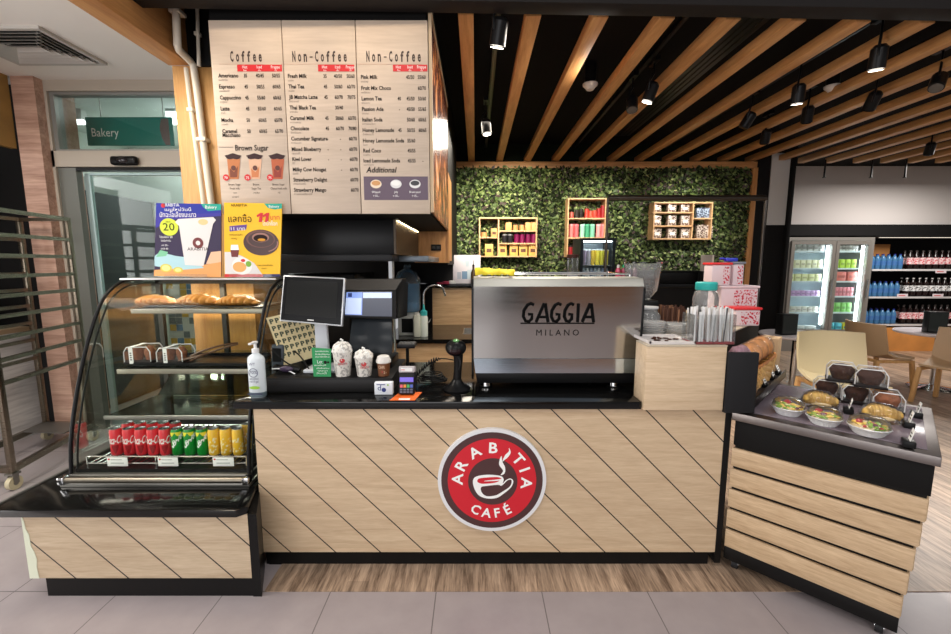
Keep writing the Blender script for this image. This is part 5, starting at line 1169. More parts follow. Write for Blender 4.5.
b = MB(mat('scoop_blue', (44, 60, 190), .35)); c = W(730, 263, 2.95); b.box(c.x - .03, c.x + .045, 2.93, 2.98, zt + .162, zt + .188, .008); b.build('scoop_head', t); b = MB(MATS['scoop_blue']); b.tube([(c.x - .03, 2.955, zt + .178), (c.x - .055, 2.95, zt + .185), (c.x - .07, 2.95, zt + .182)], .007, 8); b.build('handle', t)
c = W(757, 340, 2.66)

# ================================================================== bread shelf and basket (set at 45 degrees)
S2 = math.sqrt(.5)
t = thing('bread_shelf', 'black angled bread shelf fixed past the raised counter end', 'shelf', (1.36, 2.1, .905))
MB(mat('shelf_end_black', (34, 34, 36), .6)).box(1.254, 1.405, 2.050, 2.075, .888, 1.197, .002).build('end_panel', t)
T = Matrix.Translation((1.40, 2.075, 0)) @ Matrix.Rotation(R(45), 4, 'Z')
MB(mat('shelf_board_dark', (58, 50, 48), .3)).box(.0, .90, .0, .16, .905, .925, .002, T=T).build('board', t)
MB(BLACK).box(.0, .90, -.006, .0, .895, .945, .001, T=T).build('front_lip', t)
MB(BLACK).box(.0, .90, .162, .168, .905, 1.12, .001, T=T).build('back_board', t)
for k, u in enumerate((.40, .62, .78)):
    tt = thing('shelf_price_tag', ['white price tag on the bread shelf edge nearest the counter front', 'white price tag in the middle of the bread shelf edge', 'white price tag at the far end of the bread shelf edge'][k], 'price tag', tuple(T @ Vector((u, -.02, .93))), group='bread shelf price tags')
    MB(BLACKPL).box(u - .02, u + .02, .004, .05, .926, .955, .003, T=T).build('holder', tt)
    T2 = T @ Matrix.Translation((u, .012, .95)) @ Matrix.Rotation(R(-25), 4, 'X'); MB(PAPER).box(-.022, .022, 0, .002, 0, .05, T=T2).m(INK).box(-.014, .012, -.0006, 0, .012, .02, T=T2).box(-.014, .012, -.0006, 0, .028, .033, T=T2).build('card', tt)
b0 = T @ Vector((.44, .082, .9265))
WICK = mat('wicker', (206, 156, 94), .6, noise=.3, nscale=90)
t = thing('bread_basket', 'woven wicker basket full of wrapped bread on the angled black shelf', 'basket', tuple(b0), R(45))
b = MB(WICK)
for k in range(9):
    z = .012 + k * .016; g = .03 * k / 8; w, d = .26 + g, .048 + g * .5; pts = []
    for i in range(56):
        a = 2 * PI * i / 56; pts.append((w * (1 + .03 * math.cos(PI * (i + k))) * math.copysign(abs(math.cos(a)) ** .55, math.cos(a)), d * (1 + .09 * math.cos(PI * (i + k))) * math.copysign(abs(math.sin(a)) ** .55, math.sin(a)), z + .004 * math.sin(i * PI + k * PI) * 1.0 + .003 * math.sin(i * 2.4 + k * PI)))
    b.tube(pts, .0075, 6, closed=True)
b.build('woven_side', t, world=False)
b = MB(WICK); b.box(-.25, .25, -.05, .05, .001, .012, .004); b.build('bottom', t, world=False)
b = MB(mat('wicker_rim', (170, 110, 56), .6, noise=.3, nscale=60))
for ph in (0, PI):
    pts = [(.29 * math.copysign(abs(math.cos(a)) ** .55, math.cos(a)), .066 * math.copysign(abs(math.sin(a)) ** .55, math.sin(a)), .148 + .006 * math.sin(14 * a + ph)) for a in [2 * PI * i / 72 for i in range(72)]]; b.tube(pts, .0065, 6, closed=True)
b.build('rim', t, world=False)
BREAD = mat('bread_crust', (206, 138, 80), .5, noise=.3, nscale=28, bump=.3); FILM = glass('film', (253, 252, 252), .5, .12, .03)
for k, (u, lab, L_, col) in enumerate(((-.17, 'wrapped bread roll in the basket nearest the black end panel', .062, BREAD), (-.02, 'wrapped bread loaf in the middle of the basket', .064, BREAD), (.13, 'large wrapped bread loaf at the far end of the basket', .066, BREAD))):
    c = T @ Vector((.44 + u, .082, .9265 + .155)); tt = thing('wrapped_bread', lab, 'bread', tuple(c), R(45 + 10 * (k - 1)), 'breads in the basket')
    b = MB(col)
    for i in range(-3, 4): v = i / 3.5; b.ball((v * L_, .0, .05), (.03, .058 * math.sqrt(1 - .6 * v * v), .062 * math.sqrt(1 - .6 * v * v)), 12, jit=.03)
    b.build('loaf', tt, world=False)
    b = MB(FILM); b.ball((0, 0, .052), (L_ + .006, .066, .068), 16, jit=.03)
    b.build('wrapper', tt, world=False)
c = T @ Vector((.075, .08, .9265)); tt = thing('wrapped_bun', 'purple-brown wrapped bun bag beside the basket behind the black end panel', 'bread', tuple(c), R(45), 'breads in the basket')
b = MB(mat('bun_purple', (160, 122, 134), .5, noise=.25, nscale=30)); 
for i, (u, v, z) in enumerate(((-.02, 0, .06), (.03, .01, .06), (0, 0, .15), (.03, 0, .22), (-.03, .01, .22))): b.ball((u, v, z), (.05, .045, .062), 12, jit=.05)
b.build('bun', tt, world=False); b = MB(FILM); b.ball((0, 0, .14), (.075, .056, .15), 14, jit=.04); b.build('wrapper', tt, world=False)
c = T @ Vector((.165, .03, .926)); tt = thing('clear_bag', 'small clear bag of biscuits on the bread shelf below the basket end', 'bag', tuple(c), R(45))
b = MB(mat('biscuit', (150, 110, 80), .6, noise=.2)); b.ball((0, 0, .03), (.03, .018, .028), 10, jit=.08); b.build('biscuit', tt, world=False); b = MB(FILM); b.ball((0, 0, .05), (.04, .024, .048), 12, jit=.08); b.build('bag_film', tt, world=False)

c = T @ Vector((.82, .08, .926)); t = thing('kraft_carton', 'small brown cardboard carton at the far end of the bread shelf', 'box', tuple(c), R(45)); MB(mat('kraft', (186, 154, 116), .7)).box(-.06, .06, -.05, .05, .001, .235, .003).build('carton', t, world=False); MB(mat('kraft_tape', (150, 118, 84), .5)).box(-.06, .06, -.012, .012, .235, .236).build('tape', t, world=False)
# ================================================================== trolley on the right
TF = Vector((1.335, 2.10, 0)); TL, TD, ZT = .715, .80, .876
TW = wood('trolley_slat', (168, 138, 104), (214, 186, 150), 'x', 2.6, .5, streak=.8)
TR = Matrix.Translation(TF) @ Matrix.Rotation(R(-45), 4, 'Z')
t = thing('display_trolley', 'angled steel-topped display table with wood slat front at the right of the counter', 'display table', tuple(TF), R(-45))
b = MB(BLACK); b.prism([(.012, .013, .13), (TL - .058, .013, .13), (TL - .015, .013, .70), (.012, .013, .70)], (0, TD - .026, 0)); b.build('carcass', t, world=False)
b = MB(BLACKMATT); b.box(.006, TL - .006, .006, TD - .006, .70, .835, .002); b.build('band', t, world=False)
b = MB(BLACK); b.box(.0, TL - .045, .008, TD, .055, .13, .003); b.build('base_frame', t, world=False)
zs = [.135 + i * .1135 for i in range(6)]
tp_ = lambda z: .05 * (1 - z / .7)
for i in range(5): MB(TW).box(.004, TL - .004 - tp_(zs[i]), -.004, .012, zs[i], zs[i + 1] - .017, .001).build('slat', t, world=False)
for i in range(5): MB(TW).box(TL - .012 - tp_(zs[i]), TL - tp_(zs[i]), .013, TD, zs[i], zs[i + 1] - .017, .001).build('slat', t, world=False)
TS = brushed('trolley_steel', (136, 129, 126), .36)
b = MB(TS); b.box(-.008, TL + .008, -.010, TD + .008, .835, ZT, .003); b.build('steel_top', t, world=False)
b = MB(mat('purple_mat', (122, 110, 118), .18)); b.box(.06, TL - .03, .05, TD - .05, ZT, ZT + .004, .001); b.build('mat', t, world=False)
for (x, y) in ((.05, .05), (TL - .10, .05), (.05, TD - .05), (TL - .10, TD - .05)):
    b = MB(mat('caster_rubber', (40, 40, 42), .4)); b.cyl((x - .014, y, .028), (x + .014, y, .028), .027, n=18); b.m(CHROME).cyl((x - .016, y, .028), (x + .016, y, .028), .012, n=12); b.box(x - .02, x + .02, y - .02, y + .02, .07, .086); b.box(x - .02, x - .016, y - .012, y + .012, .036, .075); b.box(x + .016, x + .02, y - .012, y + .012, .028, .05); b.build('caster', t, world=False)
ZM = ZT + .0045
FOIL = mat('foil', (236, 236, 236), .3, .1, bump=.6, nscale=120); CLID = glass('clear_dome', (252, 253, 253), .9, .05, .03)
SAL = [mat('salad_green', (140, 176, 60), .5), mat('salad_yellow', (244, 206, 96), .5), mat('salad_red', (190, 44, 44), .4), mat('salad_cream', (232, 208, 160), .5), mat('salad_purple', (110, 44, 66), .5)]
def bowl(px, py, lab, s=1.0):
    c = G(px, py, ZM); tt = thing('pasta_bowl', lab, 'food bowl', tuple(c), random.uniform(-1, 1), 'foil salad bowls'); r = .066 * s
    pr = [(0, 0), (r * .72, 0), (r * .76, .004)]
    b = MB(FOIL); n = 40; vs = []; fs = []
    for j, (q_, z) in enumerate(((.70, .001), (.74, .006), (1.0, .034), (1.06, .036))):
        for i in range(n): a = 2 * PI * i / n; k = 1 + (.05 * math.cos(PI * i) if j in (1, 2, 3) else 0); vs.append((r * q_ * k * math.cos(a), r * q_ * k * math.sin(a), z))
    for j in range(3):
        for i in range(n): fs.append((j * n + i, j * n + (i + 1) % n, (j + 1) * n + (i + 1) % n, (j + 1) * n + i))
    fs.append(tuple(range(n - 1, -1, -1))); b.mesh(vs, fs); b.build('foil_dish', tt, world=False)
    b = MB(SAL[3]); b.lathe([(r * .95, .030), (r * .7, .040), (0, .046)], (0, 0, 0), 20)
    rr = random.Random(int(px * 7))
    for k in range(46):
        a = rr.uniform(0, 2 * PI); q_ = r * .85 * math.sqrt(rr.random()); m_ = SAL[(1 if math.sin(a + 1) > -.45 else 0) if rr.random() < .55 else rr.choice((2, 3, 1, 4, 0))]
        b.m(m_).ball((q_ * math.cos(a), q_ * math.sin(a), .046 - .010 * (q_ / r) ** 2 + rr.uniform(0, .006)), (rr.uniform(.007, .016), rr.uniform(.005, .011), .006), 7, jit=.15)
    b.m(SAL[2]); b.ball((-.2 * r, .45 * r, .056), (.016, .013, .010), 10, jit=.1); b.m(SAL[0]).ball((.3 * r, -.35 * r, .050), (.026, .010, .006), 8, jit=.1); b.build('salad', tt, world=False)
    b = MB(CLID); b.lathe([(r * 1.05, .036), (r * 1.04, .046), (r * .95, .066), (r * .7, .080), (0, .084)], (0, 0, 0), 28); b.build('dome_lid', tt, world=False)
    MB(SILV).lathe([(r * 1.05, .036), (r * 1.075, .038), (r * 1.05, .041)], (0, 0, 0), 28).build('lid_rim', tt, world=False)
bowl(787.5, 414, 'foil salad bowl by the bread shelf end of the display table'); bowl(823.5, 424, 'foil salad bowl in front of the croissant box, between the other two bowls'); bowl(868, 434, 'largest foil salad bowl, nearest the front edge of the display table', 1.08)
def crobox(px, py, lab):
    c = G(px, py, ZM); tt = thing('croissant_box', lab, 'food box', tuple(c), R(-45 + 20), 'clear croissant boxes')
    b = MB(mat('croissant_gold', (232, 164, 84), .45, noise=.3, nscale=30))
    for i in range(-4, 5): u = i / 4.5; b.ball((u * .066, .020 - .045 * u * u, .036), (.017, .040 * math.sqrt(1 - .72 * u * u), .036 * math.sqrt(1 - .72 * u * u)), 12, jit=.05)
    b.m(SAL[3]).ball((0, -.035, .018), (.045, .014, .010), 10); b.build('croissant', tt, world=False)
    MB(CLR2).lathe([(0, .001), (.076, .001), (.082, .012)], (0, 0, 0), 24, sy=.8).build('base', tt, world=False); MB(CLID).lathe([(.084, .013), (.082, .03), (.07, .062), (.04, .082), (0, .086)], (0, 0, 0), 28, sy=.8).build('dome_lid', tt, world=False)
crobox(819, 406, 'clear dome box with a croissant behind the middle salad bowl'); crobox(880, 420, 'clear dome box with a croissant behind the largest salad bowl')
rzb = R(-45 + 8); ch = .10; zc2 = ZM + .001
low = [(826, 396, 'lower clear box of chocolate cake at the bread shelf end of the stack'), (855, 402, 'lower clear box of chocolate cake in the middle of the stack'), (886, 410, 'lower clear box of chocolate cake at the far end of the stack')]
lc = []
for px, py, lab in low:
    c = G(px, py, zc2); lc.append(c); cake_box(tuple(c), rzb, .126, .112, ch, DKM if px != 886 else MUF, lab, 'chocolate cake boxes', n=1, part='cake')
for (i, j, lab) in ((0, 1, 'upper clear box of chocolate cake on the bread shelf side'), (1, 2, 'upper clear box of chocolate cake on the side nearer the price holders')):
    c = lc[i].lerp(lc[j], .45 if i == 0 else .4); cake_box((c.x, c.y, zc2 + ch + .004), rzb, .135, .112, ch, DKM, lab, 'chocolate cake boxes', n=1, part='cake')
def holder(px, py, lab):
    c = G(px, py, ZM if px < 900 else ZM); tt = thing('price_holder', lab, 'price holder', tuple(c), R(-128), 'black price holders')
    b = MB(BLACKPL); b.box(-.03, .03, -.02, .02, 0, .028, .004); b.build('block', tt, world=False)
    T2 = Matrix.Translation((0, 0, .022)) @ Matrix.Rotation(R(-12), 4, 'X'); b = MB(PAPER); b.box(-.022, .022, -.001, .001, 0, .055, T=T2); b.m(INK).box(-.014, .014, -.0018, -.001, .02, .026, T=T2); b.box(-.014, .008, -.0018, -.001, .034, .039, T=T2); b.build('card', tt, world=False)
holder(848, 413, 'black price holder among the salad bowls and cakes'); holder(916, 417, 'black price holder furthest back at the free end of the display table'); holder(908, 427, 'black price holder in the middle of the row of three at the free end'); holder(908, 446, 'black price holder nearest the front edge of the display table')
# ================================================================== hood and shelf below the menu
t = thing('oven_hood', 'big plain black hood cabinet hanging under the menu board', 'cabinet', (-1.08, 3.6, 1.70))
MB(mat('hood_black', (30, 30, 31), .32)).box(-1.60, -.575, 3.02, 4.2, 1.70, 1.94, .003).build('front_body', t)
MB(mat('hood_side', (92, 74, 52), .5)).box(-.575, -.56, 3.02, 4.2, 1.70, 1.94).build('side_panel', t)
ST = mat('steel_shelf_blue', (104, 112, 120), .35, .5)
t = thing('wall_shelf', 'grey steel shelf running under the black hood', 'shelf', (-.9, 3.5, 1.645))
MB(mat('shelf_dark', (46, 46, 48), .4)).box(-1.60, -.585, 3.00, 3.7, 1.652, 1.698, .003).build('dark_board', t); MB(ST).box(-.585, -.36, 3.25, 4.2, 1.648, 1.692, .003).build('steel_board', t)
MB(mat('rail_metal', (170, 170, 166), .3, .8)).cyl((-.60, 3.1, .9), (-.60, 3.1, 1.65), .008, n=8).build('upright', t)
t = thing('wall_socket', 'small black double socket on the oak wall under the menu', 'socket', tuple(W(436, 247, 4.21)))
c = W(436, 247, 4.205); MB(BLACKPL).box(c.x - .05, c.x + .05, 4.205, 4.219, c.z - .035, c.z + .025, .003).build('plate', t); b = MB(mat('socket_hole', (60, 60, 60), .4)); b.box(c.x - .035, c.x - .01, 4.203, 4.206, c.z - .015, c.z + .01); b.box(c.x + .01, c.x + .035, 4.203, 4.206, c.z - .015, c.z + .01); b.build('outlet', t)
t = thing('led_strip', 'thin warm light strip along the edge under the menu bulkhead', 'light', (-.45, 3.6, 1.93))
MB(mat('led_profile', (150, 140, 120), .4)).box(-.555, -.54, 3.0, 4.1, 1.932, 1.944).build('profile', t)
b = MB(mat('led_dot', (255, 230, 180), emit=30))
for k in range(24): b.box(-.552, -.544, 3.03 + k * .045, 3.045 + k * .045, 1.930, 1.932)
b.build('diode', t)
# ovens behind the till
t = thing('back_oven', 'black oven behind the till screens', 'oven', (-1.15, 3.7, .9))
MB(mat('oven_black', (20, 20, 21), .25)).box(-1.55, -1.0, 3.5, 4.2, .905, 1.55, .01).build('body', t); MB(mat('oven_glass', (30, 28, 28), .4)).box(-1.50, -1.05, 3.49, 3.5, .98, 1.5, .003).build('door', t); MB(CHROME).cyl((-1.48, 3.46, 1.44), (-1.07, 3.46, 1.44), .01, n=10).cyl((-1.46, 3.46, 1.44), (-1.46, 3.5, 1.44), .007, n=8).cyl((-1.09, 3.46, 1.44), (-1.09, 3.5, 1.44), .007, n=8).build('handle', t)
t = thing('back_counter', 'black back counter carrying the oven behind the till', 'counter', (-1.1, 3.8, 0)); MB(BLACK).box(-1.56, -.98, 3.42, 4.5, .0, .86).build('body', t); MB(BLACKGLOSS).box(-1.565, -.975, 3.38, 4.52, .86, .90, .003).build('worktop', t)
# ================================================================== sink counter
SC = wood('sink_front', (180, 140, 98), (216, 180, 136), 'x', .8, .5)
t = thing('sink_counter', 'wood-fronted counter with black top and sunken sink behind the till', 'counter', (-.3, 4.7, 0))
MB(SC).box(-.93, .9, 4.30, 4.34, .08, .82).build('front_panel', t); MB(BLACK).box(-.93, .9, 4.32, 4.36, 0, .08).build('kickboard', t)
tp = MB(BLACKGLOSS)
for p in ((-.94, -.14, 4.26, 5.30), (.38, .92, 4.26, 5.30), (-.14, .38, 4.26, 4.60), (-.14, .38, 5.02, 5.30)): tp.box(*p, .82, .862)
tp.build('worktop', t)
b = MB(STEEL)
for p in ((-.14, -.13, 4.60, 5.02), (.37, .38, 4.60, 5.02), (-.14, .38, 4.60, 4.61), (-.14, .38, 5.01, 5.02)): b.box(*p, .66, .864)
b.box(-.14, .38, 4.60, 5.02, .65, .66); b.build('sink_basin', t)
f0 = W(425.5, 333, 4.75); x, y = f0.x, 4.62
t = thing('sink_tap', 'tall chrome swan-neck tap at the sink', 'tap', (x, y, .863))
MB(CHROME).cyl((x, y, .863), (x, y, .875), .035, n=18).cyl((x, y, .875), (x, y, .99), .022, n=16).build('base', t)
pts = [(x, y, .98), (x, y, 1.28)] + [(x + .12 - .12 * math.cos(a), y + .02 * a, 1.28 + .12 * math.sin(a)) for a in [PI * i / 14 for i in range(1, 12)]] + [(x + .235, y + .06, 1.275)]
MB(CHROME).tube(pts, .012, 10).build('spout', t); MB(CHROME).tube([(x, y, .96), (x + .05, y - .02, .985), (x + .085, y - .03, 1.03)], .008, 8).build('lever', t)
x = W(408, 300, 4.55).x; t = thing('water_jug', 'big blue water bottle standing behind the till by the sink', 'water bottle', (x, 4.55, .863))
BL = glass('jug_blue', (150, 200, 222), .7, .06, .1); b = MB(BL); b.lathe([(0, 0), (.125, 0), (.135, .02), (.135, .10), (.128, .11), (.135, .12), (.135, .22), (.128, .23), (.135, .24), (.135, .34), (.10, .42), (.04, .455), (.035, .50)], (x, 4.55, 1.12), 30); b.build('bottle_body', t)
MB(mat('jug_water', (150, 196, 216), .15)).lathe([(0, .004), (.118, .004), (.125, .02), (.125, .3), (0, .3)], (x, 4.55, 1.12), 24).build('water', t); MB(mat('dispenser_white', (206, 206, 200), .4)).box(x - .10, x + .10, 4.47, 4.66, .864, 1.118, .01).m(BLACKPL).box(x - .06, x + .06, 4.465, 4.47, .9, 1.05).build('stand', t)
x = W(417.5, 320, 4.45).x; t = thing('white_canister', 'cream plastic canister next to the bottle with teal cap', 'canister', (x, 4.42, .863)); MB(mat('canister_cream', (206, 206, 190), .4)).box(x - .035, x + .035, 4.38, 4.46, .863, 1.10, .012).build('body', t); MB(mat('canister_lid', (216, 214, 204), .4)).cyl((x, 4.42, 1.10), (x, 4.42, 1.115), .028, n=16).build('lid', t)
x = W(423, 320, 4.45).x + .01; t = thing('squeeze_bottle', 'white squeeze bottle with a teal cap beside the sink tap', 'bottle', (x, 4.44, .863)); MB(mat('squeeze_white', (208, 214, 204), .3)).lathe([(0, 0), (.04, 0), (.042, .01), (.042, .20), (.03, .235)], (x, 4.44, .863), 20).build('bottle_body', t); MB(mat('squeeze_teal', (60, 176, 176), .35)).lathe([(.036, .225), (.038, .27), (.014, .285), (.008, .34), (0, .345)], (x, 4.44, .863), 18).build('cap', t)
# raised back bar along the green wall
t = thing('back_bar', 'raised back bar with wood front and black top below the green wall', 'counter', (1.6, 5.7, 0))
MB(SC).box(-.55, .42, 5.38, 5.42, .0, 1.325).build('wood_panel', t); MB(BLACK).box(.42, 3.35, 5.38, 5.42, .0, 1.325).build('black_panel', t); MB(BLACK).box(-1.0, 3.35, 5.42, 6.2, 0, 1.325).build('body', t); MB(BLACKGLOSS).box(-1.0, 3.38, 5.34, 6.22, 1.326, 1.372, .004).build('top', t)
t = thing('black_chest', 'plain black chest on the back bar to the right of the grinder', 'cabinet', (2.6, 5.8, 1.373)); MB(BLACK).box(2.05, 3.25, 5.55, 6.1, 1.373, 1.52, .004).build('body', t); MB(BLACKPL).box(2.03, 3.27, 5.53, 6.12, 1.52, 1.535, .003).build('lid', t)
a = W(448, 284, 5.5); e = W(480.5, 255, 5.5); t = thing('white_notice', 'white notice board with a small bottle picture at the left end of the back bar', 'board', (a.x + .2, 5.5, 1.373))
MB(mat('notice_white', (216, 210, 218), .5)).box(a.x, e.x, 5.5, 5.52, 1.374, e.z, .002).build('board', t); b = MB(mat('notice_grey', (166, 172, 186), .5)); p = W(465, 279, 5.498); b.box(p.x - .10, p.x - .05, 5.4985, 5.5, p.z, p.z + .09); b.m(mat('notice_blue', (110, 140, 170), .5)).box(p.x - .04, p.x + .03, 5.4985, 5.5, p.z, p.z + .10); b.m(mat('notice_bottle', (190, 204, 214), .4)).box(p.x + .03, p.x + .10, 5.4985, 5.5, p.z, p.z + .12).box(p.x + .01, p.x + .05, 5.4985, 5.5, p.z + .16, p.z + .22).disc((p.x + .03, 5.4984, p.z + .22), .03, n=14); b.build('picture', t)
b = MB(mat('syrup_dark', (70, 52, 30), .2)); x = W(473.5, 270, 5.42).x; t = thing('syrup_bottle', 'dark syrup bottle with a thin spout beside the white notice', 'bottle', (x, 5.42, 1.373)); b.lathe([(0, 0), (.035, 0), (.035, .14), (.014, .19), (.014, .22)], (x, 5.42, 1.373), 14).build('bottle_body', t); MB(BLACKPL).lathe([(.016, .22), (.016, .24), (.004, .25), (.004, .30), (0, .30)], (x, 5.42, 1.373), 10).build('spout', t)
for k, (px, py, col) in enumerate(((441, 285, (170, 40, 70)), (447, 286, (140, 30, 60)), (453, 286, (190, 190, 190)))):
    p = W(px, py, 5.40); o = MB(mat('packet_%d' % k, col, .4)).box(p.x - .05, p.x + .035, 5.36, 5.44, 1.373, 1.395 + .01 * k, .004).build('packet'); tag(o, ['dark red packet on the back bar, furthest left', 'crimson packet between two others on the back bar', 'silver packet on the back bar by the white notice'][k], 'packet', 'packets on the back bar')
a = W(697, 286, 5.5); e = W(711.5, 255, 5.5); t = thing('card_stand', 'plain beige upright card standing on the back bar behind the teal-lidded jar', 'card', (a.x, 5.5, 1.373)); MB(mat('card_beige', (168, 158, 150), .6)).box(a.x, e.x, 5.44, 5.455, 1.536, e.z, .002).build('card', t); MB(mat('card_edge', (220, 212, 204), .6)).box(e.x - .02, e.x, 5.436, 5.44, 1.54, e.z).build('pale_edge', t); MB(BLACKPL).box(a.x, e.x, 5.40, 5.5, 1.373, 1.536).build('base', t)
# small chiller on the back bar
a = W(579.5, 282, 5.5); e = W(616, 238, 5.5); t = thing('counter_chiller', 'small black-framed glass drinks chiller on the back bar in front of the centre shelf', 'chiller', ((a.x + e.x) / 2, 5.7, 1.373)); z0 = 1.373; z1 = e.z
b = MB(mat('chiller_black', (24, 30, 36), .3)); w = .035
b.box(a.x, a.x + w, 5.5, 5.95, z0, z1).box(e.x - w, e.x, 5.5, 5.95, z0, z1).box(a.x + w, e.x - w, 5.5, 5.95, z1 - w, z1).box(a.x + w, e.x - w, 5.5, 5.95, z0, z0 + .05); b.build('casing', t)
MB(mat('chiller_back', (190, 200, 210), .4)).box(a.x + w, e.x - w, 5.93, 5.95, z0 + .05, z1 - w).build('back', t); MB(mat('chiller_light', (235, 245, 255), emit=40)).box(a.x + w + .01, e.x - w - .01, 5.52, 5.535, z1 - w - .012, z1 - w).build('lamp', t); MB(GLASSD).box(a.x + w, e.x - w, 5.505, 5.51, z0 + .05, z1 - w).build('door', t); zsf = W(600, 265, 5.6).z; MB(CHROME).box(a.x + w, e.x - w, 5.55, 5.92, zsf - .01, zsf).build('shelf', t)
for k in range(6):
    x = a.x + w + .045 + k * (e.x - a.x - 2 * w - .09) / 5; col = [(150, 130, 150), (160, 150, 160), (220, 180, 60), (230, 206, 70), (196, 186, 60), (236, 214, 90)][k]
    tt = thing('drink_cup', ['lilac cup at the left end of the chiller shelf', 'grey-lilac cup second from the left on the chiller shelf', 'amber cup left of centre on the chiller shelf', 'yellow cup right of centre on the chiller shelf', 'olive cup second from the right on the chiller shelf', 'pale yellow cup at the right end of the chiller shelf'][k], 'cup', (x, 5.62, zsf), group='cups in the small chiller')
    MB(mat('chill_cup_%d' % k, col, .4)).lathe([(0, .001), (.024, .001), (.031, .19), (0, .19)], (x, 5.62, zsf), 14).build('cup_body', tt); MB(WHITEPL).lathe([(.033, .19), (.033, .2), (0, .205)], (x, 5.62, zsf), 14).build('lid', tt)
for k in range(7):
    x = a.x + w + .04 + k * (e.x - a.x - 2 * w - .08) / 6; o = MB(mat('chill_bottle_%d' % (k % 3), [(170, 180, 196), (206, 206, 214), (130, 140, 170)][k % 3], .3)).lathe([(0, .001), (.03, .001), (.03, .10), (.014, .13), (.014, .15), (0, .15)], (x, 5.60, z0 + .05), 12).build('chilled_bottle'); tag(o, 'small pale bottle on the floor of the counter chiller', 'bottle', 'bottles in the small chiller')
x = W(572.5, 270, 5.45).x; t = thing('clear_canister', 'tall clear canister with a dark lid left of the counter chiller', 'canister', (x, 5.45, 1.373)); MB(CLR2).lathe([(0, 0), (.075, 0), (.075, .33)], (x, 5.45, 1.373), 22).build('glass_body', t); MB(mat('canister_fill', (150, 160, 176), .4)).lathe([(0, .01), (.068, .01), (.068, .15), (0, .15)], (x, 5.45, 1.373), 18).build('contents', t); MB(mat('canister_lid_dark', (60, 36, 32), .4)).lathe([(.078, .33), (.078, .37), (0, .38)], (x, 5.45, 1.373), 20).build('lid', t)
for k, (px, col, cap) in enumerate(((618, (190, 80, 110), (220, 220, 220)), (623.5, (150, 60, 90), (40, 160, 110)), (629, (120, 90, 130), (70, 170, 140)), (634.5, (110, 70, 90), (60, 60, 60)))):
    x = W(px, 275, 5.42).x; tt = thing('syrup_bottle', ['pink syrup bottle with pale cap beside the counter chiller', 'wine-red syrup bottle with a green cap near the chiller', 'mauve syrup bottle with a teal cap near the bean hopper', 'dull red syrup bottle with a dark cap nearest the bean hopper'][k], 'bottle', (x, 5.42, 1.373), group='syrup bottles on the back bar')
    MB(mat('syrup_%d' % k, col, .25)).lathe([(0, .001), (.034, .001), (.034, .17), (.015, .21)], (x, 5.42, 1.373), 14).build('bottle_body', tt); MB(mat('syrup_cap_%d' % k, cap, .4)).lathe([(.018, .205), (.018, .24), (0, .245)], (x, 5.42, 1.373), 12).build('cap', tt)
# hanging black rail in front of the shelves
p0 = W(608, 198, 5.1); p1 = W(766, 197, 5.1); t = thing('hanging_rail', 'black metal rail frame standing before the shelves on the green wall', 'rail', (p0.x, 5.1, 1.373))
RB = mat('rail_black', (84, 78, 72), .3, .8); b = MB(RB); b.cyl((p0.x, 5.1, p0.z), (p1.x, 5.1, p0.z), .034, n=14); b.build('top_rail', t); b = MB(RB); b.cyl((p0.x, 5.1, p0.z), (p0.x, 5.1, 0), .016, n=10); b.build('upright', t);  b = MB(RB); b.cyl((p1.x, 5.1, p0.z), (p1.x, 5.1, 0), .016, n=10); b.build('upright', t)

# ================================================================== shelves on the green wall
SHW = wood('shelf_birch', (196, 150, 104), (224, 184, 136), 'x', .6, .5); YS = YB - .12
def wallshelf(lab, px0, py0, px1, py1, verts, horiz):
    a = W(px0, py1, YS - .16); e = W(px1, py0, YS - .16); d0, d1 = YS - .16, YS + .10; w = .018
    tt = thing('wall_box_shelf', lab, 'shelf', ((a.x + e.x) / 2, YS, a.z), group='birch box shelves on the green wall')
    MB(SHW).box(a.x, a.x + w, d0, d1, a.z, e.z).build('side', tt); MB(SHW).box(e.x - w, e.x, d0, d1, a.z, e.z).build('side', tt); MB(SHW).box(a.x + w, e.x - w, d0, d1, e.z - w, e.z).build('top', tt); MB(SHW).box(a.x + w, e.x - w, d0, d1, a.z, a.z + w).build('bottom', tt); MB(mat('shelf_back', (150, 112, 78), .6)).box(a.x, e.x, d1, d1 + .01, a.z, e.z).build('back', tt)
    for (px, y0, y1) in verts: p = W(px, y0, d0); q_ = W(px, y1, d0); MB(SHW).box(p.x - w / 2, p.x + w / 2, d0 + .002, d1, q_.z, p.z).build('divider', tt)
    for (x0, x1, y) in horiz: p = W(x0, y, d0); q_ = W(x1, y, d0); MB(SHW).box(p.x, q_.x, d0 + .002, d1, p.z - w / 2, p.z + w / 2).build('board', tt)
    return tt
wallshelf('birch box shelf of brown packs and purple tins, leftmost on the green wall', 479, 217.3, 537.5, 257, [(498.7, 218, 256.5)], [(480, 498, 237.5), (499.5, 537, 231), (499.5, 537, 243.5)])
wallshelf('tall box shelf of red bottles and pastel tumblers on the green wall', 566.5, 198, 607, 257, [], [(568, 606, 218.5), (567, 606, 238)])
wallshelf('wide birch box shelf of clear bags on the right of the green wall', 652.5, 202, 713.5, 239.5, [(694, 203, 239)], [(653, 693, 212.5), (653, 693, 226), (694.5, 713, 218.5)])
yq = YS - .08
def base(px, py): return W(px, py, yq)
KR = mat('pack_kraft', (206, 156, 92), .6); KR2 = mat('pack_tan', (196, 140, 84), .6); PUR = mat('tin_plum', (112, 16, 66), .3); DKT = mat('tin_dark', (36, 34, 36), .3); DLID = mat('tin_lid', (46, 36, 34), .4)
